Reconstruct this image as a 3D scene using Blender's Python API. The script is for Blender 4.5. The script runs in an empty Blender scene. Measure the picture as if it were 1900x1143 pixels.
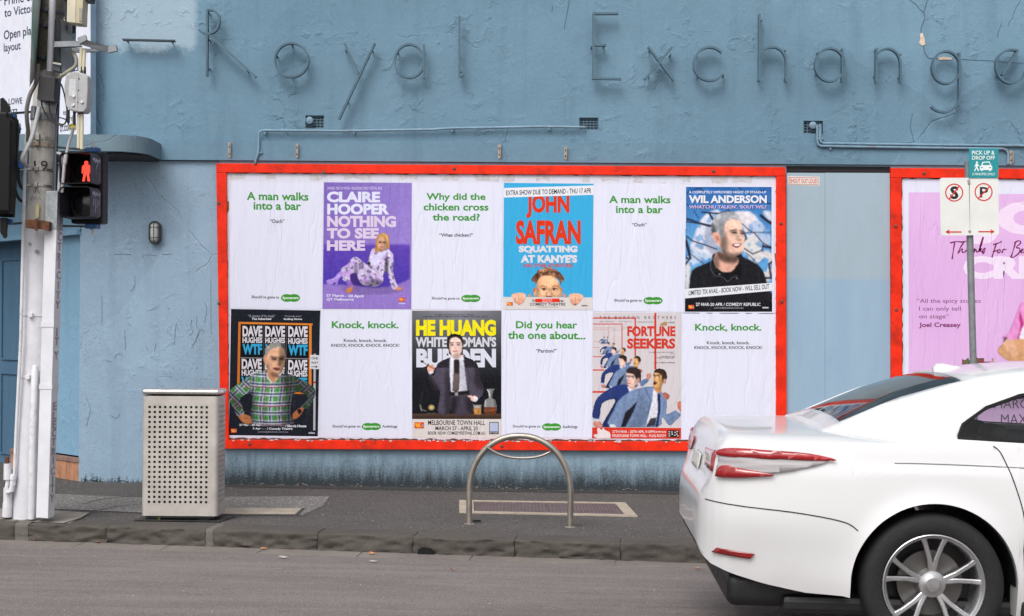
import bpy, bmesh, math, random
import numpy as np
from mathutils import Vector, Matrix
from mathutils.geometry import tessellate_polygon
from mathutils.bvhtree import BVHTree

random.seed(7); np.random.seed(7)
S = bpy.context.scene
COL = S.collection

# ------------------------------------------------------------------ camera
FPX = 2640.0; CAMY = -13.47; CAMZ = 1.505; HY = 610.0; TH = 0.0068
cam_d = bpy.data.cameras.new('camera'); cam = bpy.data.objects.new('camera', cam_d); COL.objects.link(cam)
cam_d.sensor_width = 36.0; cam_d.lens = 36.0 * FPX / 1900.0
cam_d.shift_y = (HY - 571.5) / 1900.0
cam_d.clip_start = 0.1; cam_d.clip_end = 2000
cam.location = (0, CAMY, CAMZ)
cam.rotation_euler = (Matrix.Rotation(math.pi / 2, 3, 'X') @ Matrix.Rotation(TH, 3, 'Z')).to_euler()
S.camera = cam
S.render.resolution_x = 1024; S.render.resolution_y = 616

# ------------------------------------------------------------------ world, sun, exposure
SUN_EL = math.radians(49); SUN_AZ = math.radians(-22)      # azimuth measured from -Y (behind the camera) towards -X
w = bpy.data.worlds.new("World"); S.world = w; w.use_nodes = True
nt = w.node_tree; nt.nodes.clear()
sky = nt.nodes.new('ShaderNodeTexSky'); sky.sky_type = 'NISHITA'; sky.sun_disc = False
sdir = Vector((math.cos(SUN_EL) * math.sin(SUN_AZ), -math.cos(SUN_EL) * math.cos(SUN_AZ), math.sin(SUN_EL)))
sky.sun_elevation = SUN_EL
sky.sun_rotation = math.atan2(sdir.x, sdir.y)
sky.air_density = 1.0; sky.dust_density = 4.0; sky.ozone_density = 1.0
hs = nt.nodes.new('ShaderNodeHueSaturation'); hs.inputs['Saturation'].default_value = 0.22
bg = nt.nodes.new('ShaderNodeBackground'); bg.inputs['Strength'].default_value = 0.15
wo = nt.nodes.new('ShaderNodeOutputWorld')
nt.links.new(sky.outputs[0], hs.inputs['Color']); nt.links.new(hs.outputs[0], bg.inputs[0]); nt.links.new(bg.outputs[0], wo.inputs[0])
sl = bpy.data.lights.new('sun', 'SUN'); sl.energy = 1.1; sl.angle = math.radians(35); sl.color = (1.0, 0.97, 0.93)
so = bpy.data.objects.new('sun', sl); COL.objects.link(so)
so.rotation_euler = (-sdir).to_track_quat('-Z', 'Y').to_euler(); so.location = (0, -8, 20)
S.view_settings.view_transform = 'Standard'; S.view_settings.look = 'None'
S.view_settings.gamma = 1; S.view_settings.use_curve_mapping = False
S.view_settings.exposure = 0.22

# ------------------------------------------------------------------ photograph pixel -> place
_c, _s = math.cos(TH), math.sin(TH)
def uv(px, py):
    a, b = px - 950.0, py - HY
    return (a * _c + b * _s) / FPX, (-a * _s + b * _c) / FPX
def P(px, py, Y):                     # point of the vertical plane y = Y
    u, v = uv(px, py); D = Y - CAMY
    return Vector((u * D, Y, CAMZ - v * D))
def W(px, py, d=0.0): return P(px, py, -d)
def gz(x): return -0.0097 * (x + 1.3)
def G(px, py, base=0.0):              # point of the ground
    u, v = uv(px, py)
    D = (CAMZ + 0.0097 * 1.3 - base) / (v - 0.0097 * u)
    return Vector((u * D, CAMY + D, CAMZ - v * D))
CORN = W(147, 600).x                  # street corner where the facade turns
SA = math.radians(46); SDIR = Vector((-math.cos(SA), math.sin(SA), 0)); SNRM = Vector((-math.sin(SA), -math.cos(SA), 0))
def SP(px, py, off=0.0, c=None):      # point of the splayed corner wall
    c = Vector((CORN, 0, 0)) if c is None else c
    u, v = uv(px, py); d = Vector((u, 1, -v)); o = Vector((0, CAMY, CAMZ))
    t = ((c + SNRM * off) - o).dot(SNRM) / d.dot(SNRM)
    return o + d * t

# ------------------------------------------------------------------ colour + material helpers
def lin(c):
    return tuple(((x / 255.0) / 12.92 if x / 255.0 <= 0.04045 else ((x / 255.0 + 0.055) / 1.055) ** 2.4) for x in c[:3])
def rgba(c): return (*lin(c), 1.0)

class NT:
    def __init__(s, name, rough=0.7, metal=0.0, spec=0.5):
        s.m = bpy.data.materials.new(name); s.m.use_nodes = True; s.t = s.m.node_tree
        s.b = s.t.nodes['Principled BSDF']; s.b.inputs['Roughness'].default_value = rough
        s.b.inputs['Metallic'].default_value = metal; s.b.inputs['Specular IOR Level'].default_value = spec
        s.geo = s.t.nodes.new('ShaderNodeNewGeometry'); s.pos = s.geo.outputs['Position']
    def n(s, typ, **k):
        x = s.t.nodes.new(typ)
        for a, b in k.items(): setattr(x, a, b)
        return x
    def l(s, a, b): s.t.links.new(a, b)
    def scaled(s, sc, loc=(0, 0, 0)):
        mp = s.n('ShaderNodeMapping'); mp.inputs['Scale'].default_value = sc; mp.inputs['Location'].default_value = loc
        s.l(s.pos, mp.inputs['Vector']); return mp.outputs[0]
    def noise(s, scale, detail=4, rough=0.55, vec=None, dist=0.0):
        x = s.n('ShaderNodeTexNoise'); x.inputs['Scale'].default_value = scale; x.inputs['Detail'].default_value = detail
        x.inputs['Roughness'].default_value = rough; x.inputs['Distortion'].default_value = dist
        s.l(vec if vec is not None else s.pos, x.inputs['Vector']); return x.outputs['Fac']
    def voro(s, scale, vec=None, feature='F1', out='Distance'):
        x = s.n('ShaderNodeTexVoronoi'); x.feature = feature; x.inputs['Scale'].default_value = scale
        s.l(vec if vec is not None else s.pos, x.inputs['Vector']); return x.outputs[out]
    def ramp(s, fac, a, b, va=0.0, vb=1.0):
        x = s.n('ShaderNodeMapRange'); x.inputs['From Min'].default_value = a; x.inputs['From Max'].default_value = b
        x.inputs['To Min'].default_value = va; x.inputs['To Max'].default_value = vb; s.l(fac, x.inputs['Value']); return x.outputs[0]
    def math(s, op, a, b=None):
        x = s.n('ShaderNodeMath', operation=op)
        for i, v in enumerate((a, b)):
            if v is None: continue
            if isinstance(v, (int, float)): x.inputs[i].default_value = v
            else: s.l(v, x.inputs[i])
        return x.outputs[0]
    def mix(s, fac, a, b, blend='MIX'):
        x = s.n('ShaderNodeMix', data_type='RGBA', blend_type=blend)
        for i, v in ((0, fac), (6, a), (7, b)):
            if isinstance(v, (int, float)): x.inputs[i].default_value = v
            elif isinstance(v, tuple): x.inputs[i].default_value = v
            else: s.l(v, x.inputs[i])
        return x.outputs[2]
    def xyz(s):
        x = s.n('ShaderNodeSeparateXYZ'); s.l(s.pos, x.inputs[0]); return x.outputs
    def base(s, c):
        if isinstance(c, tuple): s.b.inputs['Base Color'].default_value = c
        else: s.l(c, s.b.inputs['Base Color'])
    def rough(s, r): s.l(r, s.b.inputs['Roughness'])
    def bump(s, h, dist=0.01, strength=1.0):
        x = s.n('ShaderNodeBump'); x.inputs['Distance'].default_value = dist; x.inputs['Strength'].default_value = strength
        if hasattr(s, '_nb'): s.l(s._nb, x.inputs['Normal'])
        s.l(h, x.inputs['Height']); s._nb = x.outputs[0]; s.l(s._nb, s.b.inputs['Normal'])

def plain(name, col, rough=0.6, metal=0.0, var=0.12, scale=9.0, bump=0.0, spec=0.5, dirt=None):
    m = NT(name, rough, metal, spec); c = rgba(col)
    n = m.noise(scale, 5, 0.6)
    lo = tuple(x * (1 - var * 1.6) for x in c[:3]) + (1,); hi = tuple(min(1, x * (1 + var)) for x in c[:3]) + (1,)
    o = m.mix(m.ramp(n, 0.3, 0.7), lo, hi)
    if dirt:
        d = m.ramp(m.noise(scale * 0.6, 8, 0.7), 0.55, 0.7)
        o = m.mix(m.math('MULTIPLY', d, 0.55), o, rgba(dirt))
    m.base(o)
    m.rough(m.ramp(m.noise(scale * 3, 3), 0.3, 0.7, max(0, rough - 0.08), min(1, rough + 0.08)))
    if bump: m.bump(m.noise(scale * 8, 4), bump)
    return m.m

def wall_paint(name, ca, cb, patch=None, grime=None, lumps=1.0, speck=0.0, top_dirt=None):
    m = NT(name, 0.85, 0, 0.3); X, Y, Z = m.xyz()
    big = m.noise(0.55, 3, 0.5); mid = m.noise(2.3, 6, 0.62)
    o = m.mix(m.ramp(big, 0.35, 0.65), rgba(ca), rgba(cb))
    o = m.mix(m.math('MULTIPLY', m.ramp(mid, 0.4, 0.75), 0.28), o, tuple(x * 0.78 for x in rgba(ca)[:3]) + (1,))
    vc = m.n('ShaderNodeTexVoronoi'); vc.inputs['Scale'].default_value = 0.75
    wv = m.n('ShaderNodeMix', data_type='VECTOR'); wn = m.n('ShaderNodeTexNoise'); wn.inputs['Scale'].default_value = 2.2; wn.inputs['Detail'].default_value = 7; m.l(m.pos, wn.inputs['Vector'])
    wv.inputs[0].default_value = 0.25; m.l(m.pos, wv.inputs[4]); m.l(wn.outputs['Color'], wv.inputs[5]); m.l(wv.outputs[1], vc.inputs['Vector'])
    vs_ = m.n('ShaderNodeSeparateColor'); m.l(vc.outputs['Color'], vs_.inputs[0])
    o = m.mix(m.ramp(vs_.outputs[0], 0, 1, 0, .24), o, tuple(x * 0.74 for x in rgba(ca)[:3]) + (1,))
    o = m.mix(m.ramp(vs_.outputs[1], .6, 1, 0, .20), o, tuple(min(1, x * 1.3) for x in rgba(cb)[:3]) + (1,))
    fine = m.noise(24, 5, 0.7); o = m.mix(m.math('MULTIPLY', m.ramp(fine, 0.45, 0.75), 0.22), o, tuple(min(1, x * 1.25) for x in rgba(cb)[:3]) + (1,))
    st = m.noise(1.0, 6, 0.6, vec=m.scaled((6, 6, 0.5)))
    o = m.mix(m.math('MULTIPLY', m.ramp(st, 0.52, 0.76), 0.34), o, tuple(x * 0.6 for x in rgba(ca)[:3]) + (1,))
    if speck:
        sp = m.ramp(m.noise(60, 3, 0.6), 0.60, 0.66); msk = m.ramp(m.noise(0.9, 4), 0.42, 0.62)
        o = m.mix(m.math('MULTIPLY', m.math('MULTIPLY', sp, msk), speck), o, rgba((70, 78, 82)))
    if patch:                                  # worn/lighter repaint patches of its own shape
        px0, px1, pz0, pz1, pc = patch
        e = m.math('MULTIPLY', m.ramp(X, px0, px0 + 0.06), m.ramp(X, px1, px1 - 0.06))
        wob = m.math('ADD', Z, m.math('MULTIPLY', m.math('SUBTRACT', m.noise(1.9, 6, 0.65), 0.5), 0.55))
        e = m.math('MULTIPLY', e, m.math('MULTIPLY', m.ramp(wob, pz0, pz0 + 0.05), m.ramp(Z, pz1, pz1 - 0.05)))
        o = m.mix(m.math('MULTIPLY', e, 0.75), o, rgba(pc))
    if grime:                                  # black splash dirt at the foot of the wall
        gb, gh = grime
        zz = m.math('ADD', m.math('SUBTRACT', Z, gb), m.math('MULTIPLY', m.math('SUBTRACT', m.noise(1, 6, 0.7, vec=m.scaled((16, 16, 2.5))), 0.5), 0.30))
        zz = m.math('ADD', zz, m.math('MULTIPLY', m.math('SUBTRACT', m.noise(60, 4, 0.8), 0.5), 0.34))
        zz = m.math('ADD', zz, m.math('MULTIPLY', X, 0.0097))
        o = m.mix(m.ramp(zz, gh * 1.15, gh * 0.15, 0, 0.92), o, rgba((30, 30, 31)))
    m.base(o)
    m.bump(m.noise(75, 4, 0.65), 0.0040 * lumps)
    rid = m.math('MULTIPLY', m.ramp(m.noise(9.5, 5, 0.55, dist=0.35), 0.52, 0.72), m.ramp(m.noise(1.7, 3, 0.5), 0.46, 0.62))
    m.bump(rid, 0.009 * lumps)
    m.bump(m.noise(2.6, 3, 0.5), 0.010 * lumps)
    m.bump(m.noise(22, 3, 0.5), 0.0018 * lumps)
    cr = m.n('ShaderNodeTexVoronoi'); cr.feature = 'DISTANCE_TO_EDGE'; cr.inputs['Scale'].default_value = 0.8
    dv = m.n('ShaderNodeMix', data_type='VECTOR')
    nz = m.n('ShaderNodeTexNoise'); nz.inputs['Scale'].default_value = 3.0; nz.inputs['Detail'].default_value = 6; m.l(m.pos, nz.inputs['Vector'])
    dv.inputs[0].default_value = 0.22; m.l(m.pos, dv.inputs[4]); m.l(nz.outputs['Color'], dv.inputs[5]); m.l(dv.outputs[1], cr.inputs['Vector'])
    line = m.ramp(cr.outputs['Distance'], 0.0, 0.006); keep = m.ramp(m.noise(1.1, 2), 0.56, 0.60)
    m.bump(m.math('SUBTRACT', 1.0, m.math('MULTIPLY', m.math('SUBTRACT', 1.0, line), keep)), 0.005 * lumps)
    return m.m

def asphalt(name, ca, cb, grain=1.0, light=0.5, streak=False, kerb_dark=None):
    m = NT(name, 0.9, 0, 0.25)
    a = m.noise(1.3, 5, 0.6); o = m.mix(m.ramp(a, 0.3, 0.7), rgba(ca), rgba(cb))
    g = m.voro(190 / grain, out='Color'); gs = m.n('ShaderNodeSeparateColor'); m.l(g, gs.inputs[0])
    o = m.mix(m.ramp(gs.outputs[0], 0, 1, 0.0, 0.42), o, rgba((38, 36, 36)))
    fg = m.noise(110 / grain, 2, 0.8); o = m.mix(m.math('MULTIPLY', m.ramp(fg, 0.52, 0.62), 0.30), o, tuple(min(1, x * 1.9) for x in rgba(cb)[:3]) + (1,)); o = m.mix(m.math('MULTIPLY', m.ramp(fg, 0.46, 0.38), 0.30), o, tuple(x * .55 for x in rgba(ca)[:3]) + (1,))
    o = m.mix(m.math('MULTIPLY', m.ramp(gs.outputs[1], 0.9, 1.0), light), o, rgba((190, 184, 178)))
    o = m.mix(m.math('MULTIPLY', m.ramp(m.noise(7, 8, 0.75), 0.56, 0.72), 0.35), o, rgba((60, 57, 55)))
    if streak:
        s2 = m.noise(1, 5, 0.6, vec=m.scaled((0.35, 5, 1)))
        o = m.mix(m.math('MULTIPLY', m.ramp(s2, 0.45, 0.7), 0.35), o, tuple(x * 0.72 for x in rgba(ca)[:3]) + (1,))
        o = m.mix(m.math('MULTIPLY', m.ramp(s2, 0.5, 0.3), 0.22), o, tuple(x * 1.25 for x in rgba(cb)[:3]) + (1,))
        ck = m.ramp(m.math('ABSOLUTE', m.math('SUBTRACT', m.noise(1.0, 8, 0.6, vec=m.scaled((0.9, 3.2, 1))), 0.5)), 0.0, 0.004)
        keep = m.ramp(m.noise(0.8, 2), 0.56, 0.6)
        oil = m.math('MULTIPLY', m.ramp(m.noise(0.45, 4, .6, vec=m.scaled((.6, 1.6, 1), (3, 9, 0))), 0.52, 0.72), .35)
        o = m.mix(oil, o, rgba((70, 66, 65)))
        o = m.mix(m.math('MULTIPLY', m.math('SUBTRACT', 1.0, ck), m.math('MULTIPLY', keep, 0.6)), o, rgba((40, 38, 37)))
    m.base(o)
    m.bump(gs.outputs[2], 0.004); m.bump(m.noise(5, 4), 0.008)
    return m.m

def paper_mat(name, col=None):
    m = NT(name, 0.8, 0, 0.12)
    if col is None:
        at = m.n('ShaderNodeAttribute', attribute_name='Col'); c = at.outputs['Color']
    else: c = rgba(col)
    wr = m.noise(1, 5, 0.6, vec=m.scaled((9, 9, 1.3)), dist=0.8)
    d = m.math('MULTIPLY', m.ramp(wr, 0.58, 0.78), 0.09)
    c = m.mix(d, c, rgba((120, 118, 130)))
    c = m.mix(m.math('MULTIPLY', m.ramp(m.noise(55, 4, 0.7), 0.5, 0.8), 0.025), c, rgba((225, 222, 225)))
    m.base(c)
    m.bump(m.ramp(wr, 0.3, 0.7), 0.004)
    v = m.ramp(m.math('ABSOLUTE', m.math('SUBTRACT', m.noise(1, 4, 0.5, vec=m.scaled((3.4, 3.4, 0.55), (7, 0, 2)), dist=0.5), 0.5)), 0, 0.02)
    m.bump(v, 0.0022)
    m.bump(m.noise(70, 3), 0.001)
    return m.m

def steel(name, col, rough=0.35, bands=None, dirt=(90, 80, 65)):
    m = NT(name, rough, 0.85)
    o = m.mix(m.ramp(m.noise(6, 6, 0.6), 0.3, 0.75), rgba(col), tuple(x * 0.72 for x in rgba(col)[:3]) + (1,))
    o = m.mix(m.math('MULTIPLY', m.ramp(m.noise(14, 8, 0.75), 0.58, 0.72), 0.4), o, rgba(dirt))
    m.base(o); m.rough(m.ramp(m.noise(18, 4), 0.3, 0.7, rough - 0.07, rough + 0.16))
    m.bump(m.noise(1, 4, 0.6, vec=m.scaled((12, 12, 220))), 0.0004)
    return m.m

# ------------------------------------------------------------------ object helpers
WL = {}
def thing(name, label, cat, loc, group=None):
    o = bpy.data.objects.new(name, None); COL.objects.link(o); o.location = loc; o.empty_display_size = 0.2
    o['label'] = label; o['category'] = cat
    if group: o['group'] = group
    WL[o.name] = Vector(loc); return o
def tag(o, label=None, cat=None, group=None, kind=None):
    if label: o['label'] = label
    if cat: o['category'] = cat
    if group: o['group'] = group
    if kind: o['kind'] = kind
    return o
def mk(name, vs, fs, mat, parent=None, smooth=False, col=None, label=None):
    """mesh given in world coordinates; its origin goes to the middle of its foot"""
    vs = np.asarray([tuple(v) for v in vs], dtype=np.float64)
    mn, mx = vs.min(0), vs.max(0); org = Vector(((mn[0] + mx[0]) / 2, (mn[1] + mx[1]) / 2, mn[2]))
    me = bpy.data.meshes.new(name)
    me.from_pydata((vs - np.array(org)).tolist(), [], [tuple(f) for f in fs])
    mats = mat if isinstance(mat, list) else [mat]
    for x in mats: me.materials.append(x)
    if smooth: me.shade_smooth()
    if col is not None:
        ca = me.color_attributes.new('Col', 'FLOAT_COLOR', 'POINT')
        arr = np.empty((len(vs), 4), dtype=np.float32); arr[:, 3] = 1
        arr[:, :3] = np.asarray(col, dtype=np.float32)
        ca.data.foreach_set('color', arr.ravel())
    me.update()
    o = bpy.data.objects.new(name, me); COL.objects.link(o)
    if parent is not None:
        o.parent = parent; o.location = org - WL[parent.name]
    else: o.location = org
    WL[o.name] = org
    if label: o['label'] = label
    return o

class MB:
    def __init__(s): s.v = []; s.f = []
    def add(s, vs, fs):
        k = len(s.v); s.v += [Vector(v) for v in vs]; s.f += [tuple(i + k for i in f) for f in fs]; return s
    def box(s, a, b, mat=None):
        (x0, y0, z0), (x1, y1, z1) = a, b
        vs = [Vector(p) for p in ((x0, y0, z0), (x1, y0, z0), (x1, y1, z0), (x0, y1, z0), (x0, y0, z1), (x1, y0, z1), (x1, y1, z1), (x0, y1, z1))]
        if mat is not None: vs = [mat @ v for v in vs]
        return s.add(vs, [(0, 3, 2, 1), (4, 5, 6, 7), (0, 1, 5, 4), (1, 2, 6, 5), (2, 3, 7, 6), (3, 0, 4, 7)])
    def rbox(s, a, b, r=0.01, mat=None, seg=2):
        bm = bmesh.new()
        bmesh.ops.create_cube(bm, size=1)
        for v in bm.verts:
            v.co = Vector([(a[i] + b[i]) / 2 + v.co[i] * (b[i] - a[i]) for i in range(3)])
        bmesh.ops.bevel(bm, geom=list(bm.edges), offset=r, segments=seg, affect='EDGES', profile=0.6)
        if mat is not None: bmesh.ops.transform(bm, matrix=mat, verts=bm.verts)
        bm.verts.ensure_lookup_table()
        s.add([v.co.copy() for v in bm.verts], [[v.index for v in f.verts] for f in bm.faces]); bm.free(); return s
    def slab(s, quad, depth):
        """quad of 4 points on a plane, thickened by the vector depth"""
        q = [Vector(p) for p in quad]; d = Vector(depth)
        return s.add(q + [p + d for p in q], [(3, 2, 1, 0), (4, 5, 6, 7), (0, 1, 5, 4), (1, 2, 6, 5), (2, 3, 7, 6), (3, 0, 4, 7)])
    def prism(s, pts, depth):
        n = len(pts); q = [Vector(p) for p in pts]; d = Vector(depth)
        tri = [tuple(t) for t in tessellate_polygon([q])]
        s.add(q + [p + d for p in q], [t for t in tri] + [tuple(i + n for i in reversed(t)) for t in tri] + [(i, (i + 1) % n, (i + 1) % n + n, i + n) for i in range(n)])
        return s
    def tube(s, pts, r, n=10, cap=True):
        pts = [Vector(p) for p in pts]; R = r if isinstance(r, (list, tuple)) else [r] * len(pts)
        rings = []; prev = None
        for i, p in enumerate(pts):
            t = (pts[min(i + 1, len(pts) - 1)] - pts[max(i - 1, 0)]).normalized()
            if prev is None:
                a = Vector((0, 0, 1)) if abs(t.z) < 0.9 else Vector((1, 0, 0)); u = t.cross(a).normalized()
            else: u = (prev - t * prev.dot(t)).normalized()
            prev = u; v = t.cross(u)
            rings.append([p + (u * math.cos(2 * math.pi * k / n) + v * math.sin(2 * math.pi * k / n)) * R[i] for k in range(n)])
        vs = [q for rg in rings for q in rg]; fs = []
        for i in range(len(pts) - 1):
            for k in range(n):
                a = i * n + k; b = i * n + (k + 1) % n; fs.append((a, b, b + n, a + n))
        if cap: fs += [tuple(range(n))[::-1], tuple((len(pts) - 1) * n + k for k in range(n))]
        return s.add(vs, fs)
    def strip(s, pts, th, nrm, dep, closed=False):
        """flat bar following pts in a plane; th wide in the plane, dep deep along nrm"""
        pts = [Vector(p) for p in pts]; nrm = Vector(nrm).normalized(); N = len(pts); vs = []
        for i, p in enumerate(pts):
            if closed: t = pts[(i + 1) % N] - pts[i - 1]
            else: t = pts[min(i + 1, N - 1)] - pts[max(i - 1, 0)]
            t.normalize(); q = t.cross(nrm).normalized() * th / 2
            vs += [p + q, p - q, p - q + nrm * dep, p + q + nrm * dep]
        fs = []
        for i in range(N if closed else N - 1):
            a = i * 4; b = ((i + 1) % N) * 4
            for k in range(4): fs.append((a + k, a + (k + 1) % 4, b + (k + 1) % 4, b + k))
        if not closed: fs += [(3, 2, 1, 0), tuple((N - 1) * 4 + k for k in range(4))]
        return s.add(vs, fs)
    def lathe(s, prof, n, M):
        vs = []; fs = []
        for (r, z) in prof:
            for k in range(n): vs.append(M @ Vector((r * math.cos(2 * math.pi * k / n), r * math.sin(2 * math.pi * k / n), z)))
        for i in range(len(prof) - 1):
            for k in range(n):
                a = i * n + k; b = i * n + (k + 1) % n; fs.append((a, b, b + n, a + n))
        return s.add(vs, fs)
    def build(s, name, mat, parent=None, smooth=False, sharp=38, **k):
        o = mk(name, s.v, s.f, mat, parent, smooth, **k)
        bm = bmesh.new(); bm.from_mesh(o.data); bmesh.ops.recalc_face_normals(bm, faces=bm.faces)
        if smooth:
            for e in bm.edges:
                if len(e.link_faces) == 2 and e.calc_face_angle(0) > math.radians(sharp): e.smooth = False
        bm.to_mesh(o.data); bm.free()
        return o
def spline(pts, n=6, closed=False):
    P_ = [Vector(p) for p in pts]; N = len(P_); out = []
    for i in range(N if closed else N - 1):
        if closed: a, b, c, d = P_[i - 1], P_[i], P_[(i + 1) % N], P_[(i + 2) % N]
        else: a, b, c, d = P_[max(i - 1, 0)], P_[i], P_[i + 1], P_[min(i + 2, N - 1)]
        for k in range(n):
            t = k / n
            out.append(0.5 * ((2 * b) + (c - a) * t + (2 * a - 5 * b + 4 * c - d) * t * t + (3 * b - a - 3 * c + d) * t ** 3))
    if not closed: out.append(P_[-1])
    return out

_tc = {}
def text_geom(txt, bold=0.0, shear=0.0, space=1.0, res=3):
    key = (txt, bold, shear, space, res)
    if key in _tc: return _tc[key]
    cu = bpy.data.curves.new('t', 'FONT'); cu.body = txt; cu.size = 1; cu.offset = bold; cu.shear = shear
    cu.space_character = space; cu.resolution_u = res; cu.fill_mode = 'BOTH'; cu.align_x = 'LEFT'
    ob = bpy.data.objects.new('t', cu); me = bpy.data.meshes.new_from_object(ob)
    v = np.array([tuple(x.co)[:2] for x in me.vertices]); f = [tuple(p.vertices) for p in me.polygons]
    bpy.data.objects.remove(ob); bpy.data.meshes.remove(me); bpy.data.curves.remove(cu)
    _tc[key] = (v, f); return v, f
# ================================================================== materials
M_up = wall_paint('upper_wall_paint', (106, 138, 158), (118, 150, 170), patch=(CORN - 0.2, W(370, 0).x, W(0, 88).z, 99, (168, 188, 202)), lumps=1.25)
M_band = wall_paint('band_paint', (104, 135, 155), (116, 147, 167), lumps=0.8)
M_lowL = wall_paint('lower_pier_paint', (140, 164, 185), (152, 176, 196), grime=(-0.02, 0.04), speck=0.5, lumps=0.9)
M_low = wall_paint('lower_wall_paint', (146, 172, 190), (158, 184, 202), grime=(0.0, 0.27), lumps=0.8)
M_recess = wall_paint('corner_wall_paint', (118, 156, 182), (130, 168, 194), lumps=0.5)
M_door = wall_paint('door_paint', (74, 108, 134), (82, 116, 142), lumps=0.2)
M_dark = plain('dark_void', (14, 15, 17), 0.9, var=0.1)
M_letter = plain('letter_paint', (76, 104, 121), 0.55, var=0.12, scale=20)
M_letterd = plain('letter_paint_dark', (52, 66, 76), 0.55, var=0.15, scale=20)
M_pipe = plain('pipe_paint', (120, 150, 170), 0.5, var=0.12, scale=14, dirt=(110, 80, 60))
M_foot = asphalt('footpath_asphalt', (86, 82, 80), (98, 94, 91), 1.3, 0.5)
M_foot2 = asphalt('patched_asphalt', (118, 115, 112), (132, 129, 125), 2.6, 0.9)
M_footd = asphalt('dark_asphalt', (70, 68, 68), (80, 77, 76), 1.0, 0.25)
M_conc = plain('worn_concrete', (148, 139, 128), 0.9, var=0.16, scale=5, bump=0.004, dirt=(100, 95, 90))
M_conc2 = plain('pit_concrete', (172, 160, 144), 0.9, var=0.12, scale=9, bump=0.003, dirt=(130, 120, 108))
M_road = asphalt('road_asphalt', (130, 122, 119), (143, 134, 131), 1.1, 0.5, streak=True)
M_blue = None

def bluestone(name, c):
    m = NT(name, 0.85, 0, 0.35)
    o = m.mix(m.ramp(m.noise(2.5, 5, 0.6), 0.3, 0.7), rgba(c), tuple(x * 0.72 for x in rgba(c)[:3]) + (1,))
    o = m.mix(m.math('MULTIPLY', m.ramp(m.noise(45, 5, 0.7), 0.5, 0.75), 0.4), o, tuple(min(1, x * 1.5) for x in rgba(c)[:3]) + (1,))
    o = m.mix(m.math('MULTIPLY', m.ramp(m.noise(11, 8, 0.75), 0.60, 0.72), 0.5), o, rgba((52, 48, 45)))
    m.base(o); m.bump(m.noise(60, 5), 0.004); m.bump(m.noise(12, 4), 0.006)
    return m.m
M_kerb = bluestone('kerb_bluestone', (86, 81, 76))
M_kerb2 = bluestone('kerb_pale_stone', (108, 103, 98))
M_chan = bluestone('channel_stone', (134, 126, 121))

# ================================================================== ground
def sheet(name, pts, mat, lift, parent=None, kind='structure', label=None, th=0.0):
    vs = [Vector((x, y, gz(x) + lift)) for x, y in pts]
    fs = [tuple(t) for t in tessellate_polygon([vs])]
    bm = bmesh.new(); vv = [bm.verts.new(v) for v in vs]; bm.faces.new(vv)
    bmesh.ops.triangulate(bm, faces=bm.faces); bm.normal_update()
    if bm.faces[:][0].normal.z < 0: bmesh.ops.reverse_faces(bm, faces=bm.faces)
    bm.verts.ensure_lookup_table(); v2 = [v.co.copy() for v in bm.verts]; f2 = [[v.index for v in f.verts] for f in bm.faces]; bm.free()
    o = mk(name, v2, f2, mat, parent)
    if parent is None: tag(o, kind=kind)
    if label: o['label'] = label
    return o

KA = G(0, 1003, -0.13); KB = G(1240, 1045, -0.13)
kd = (Vector((KB.x - KA.x, KB.y - KA.y, 0))).normalized(); kn = Vector((-kd.y, kd.x, 0))    # kn points to the wall
def K(t, s, z=None):                  # t along the kerb from KA, s away from the road
    p = Vector((KA.x, KA.y, 0)) + kd * t + kn * s
    p.z = gz(p.x) + (z if z is not None else 0); return p
kb0 = K(-26, 0.26); kb1 = K(26, 0.26)
footpath = sheet('footpath', [(kb0.x, kb0.y), (kb1.x, kb1.y), (30, 0.3), (CORN, 0.3), (-30, 30)], M_foot, 0.0)
def crown(x, y):
    s_ = -((Vector((x, y, 0)) - Vector((KA.x, KA.y, 0))).dot(kn)); return 0.044 * min(max(s_ - .2, 0), 3.4)
def rz(x, y): return gz(x) - 0.13 + crown(x, y)
V_r, F_r = [], []; srow = [-.05, .2, .6, 1.2, 2.0, 2.8, 3.4, 3.6, 3.8, 6, 12, 30, 58]
for s_ in srow:
    for t_ in (-60, 60): q = K(t_, -s_); V_r.append(Vector((q.x, q.y, gz(q.x) - 0.13 + 0.044 * min(max(s_ - .2, 0), 3.4))))
for i in range(len(srow) - 1): F_r.append((2 * i, 2 * i + 2, 2 * i + 3, 2 * i + 1))
road = tag(mk('road', V_r, F_r, M_road), kind='structure')
sheet('ground', [(-300, -300), (300, -300), (300, 300), (-300, 300)], M_road, -4.0)

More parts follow.
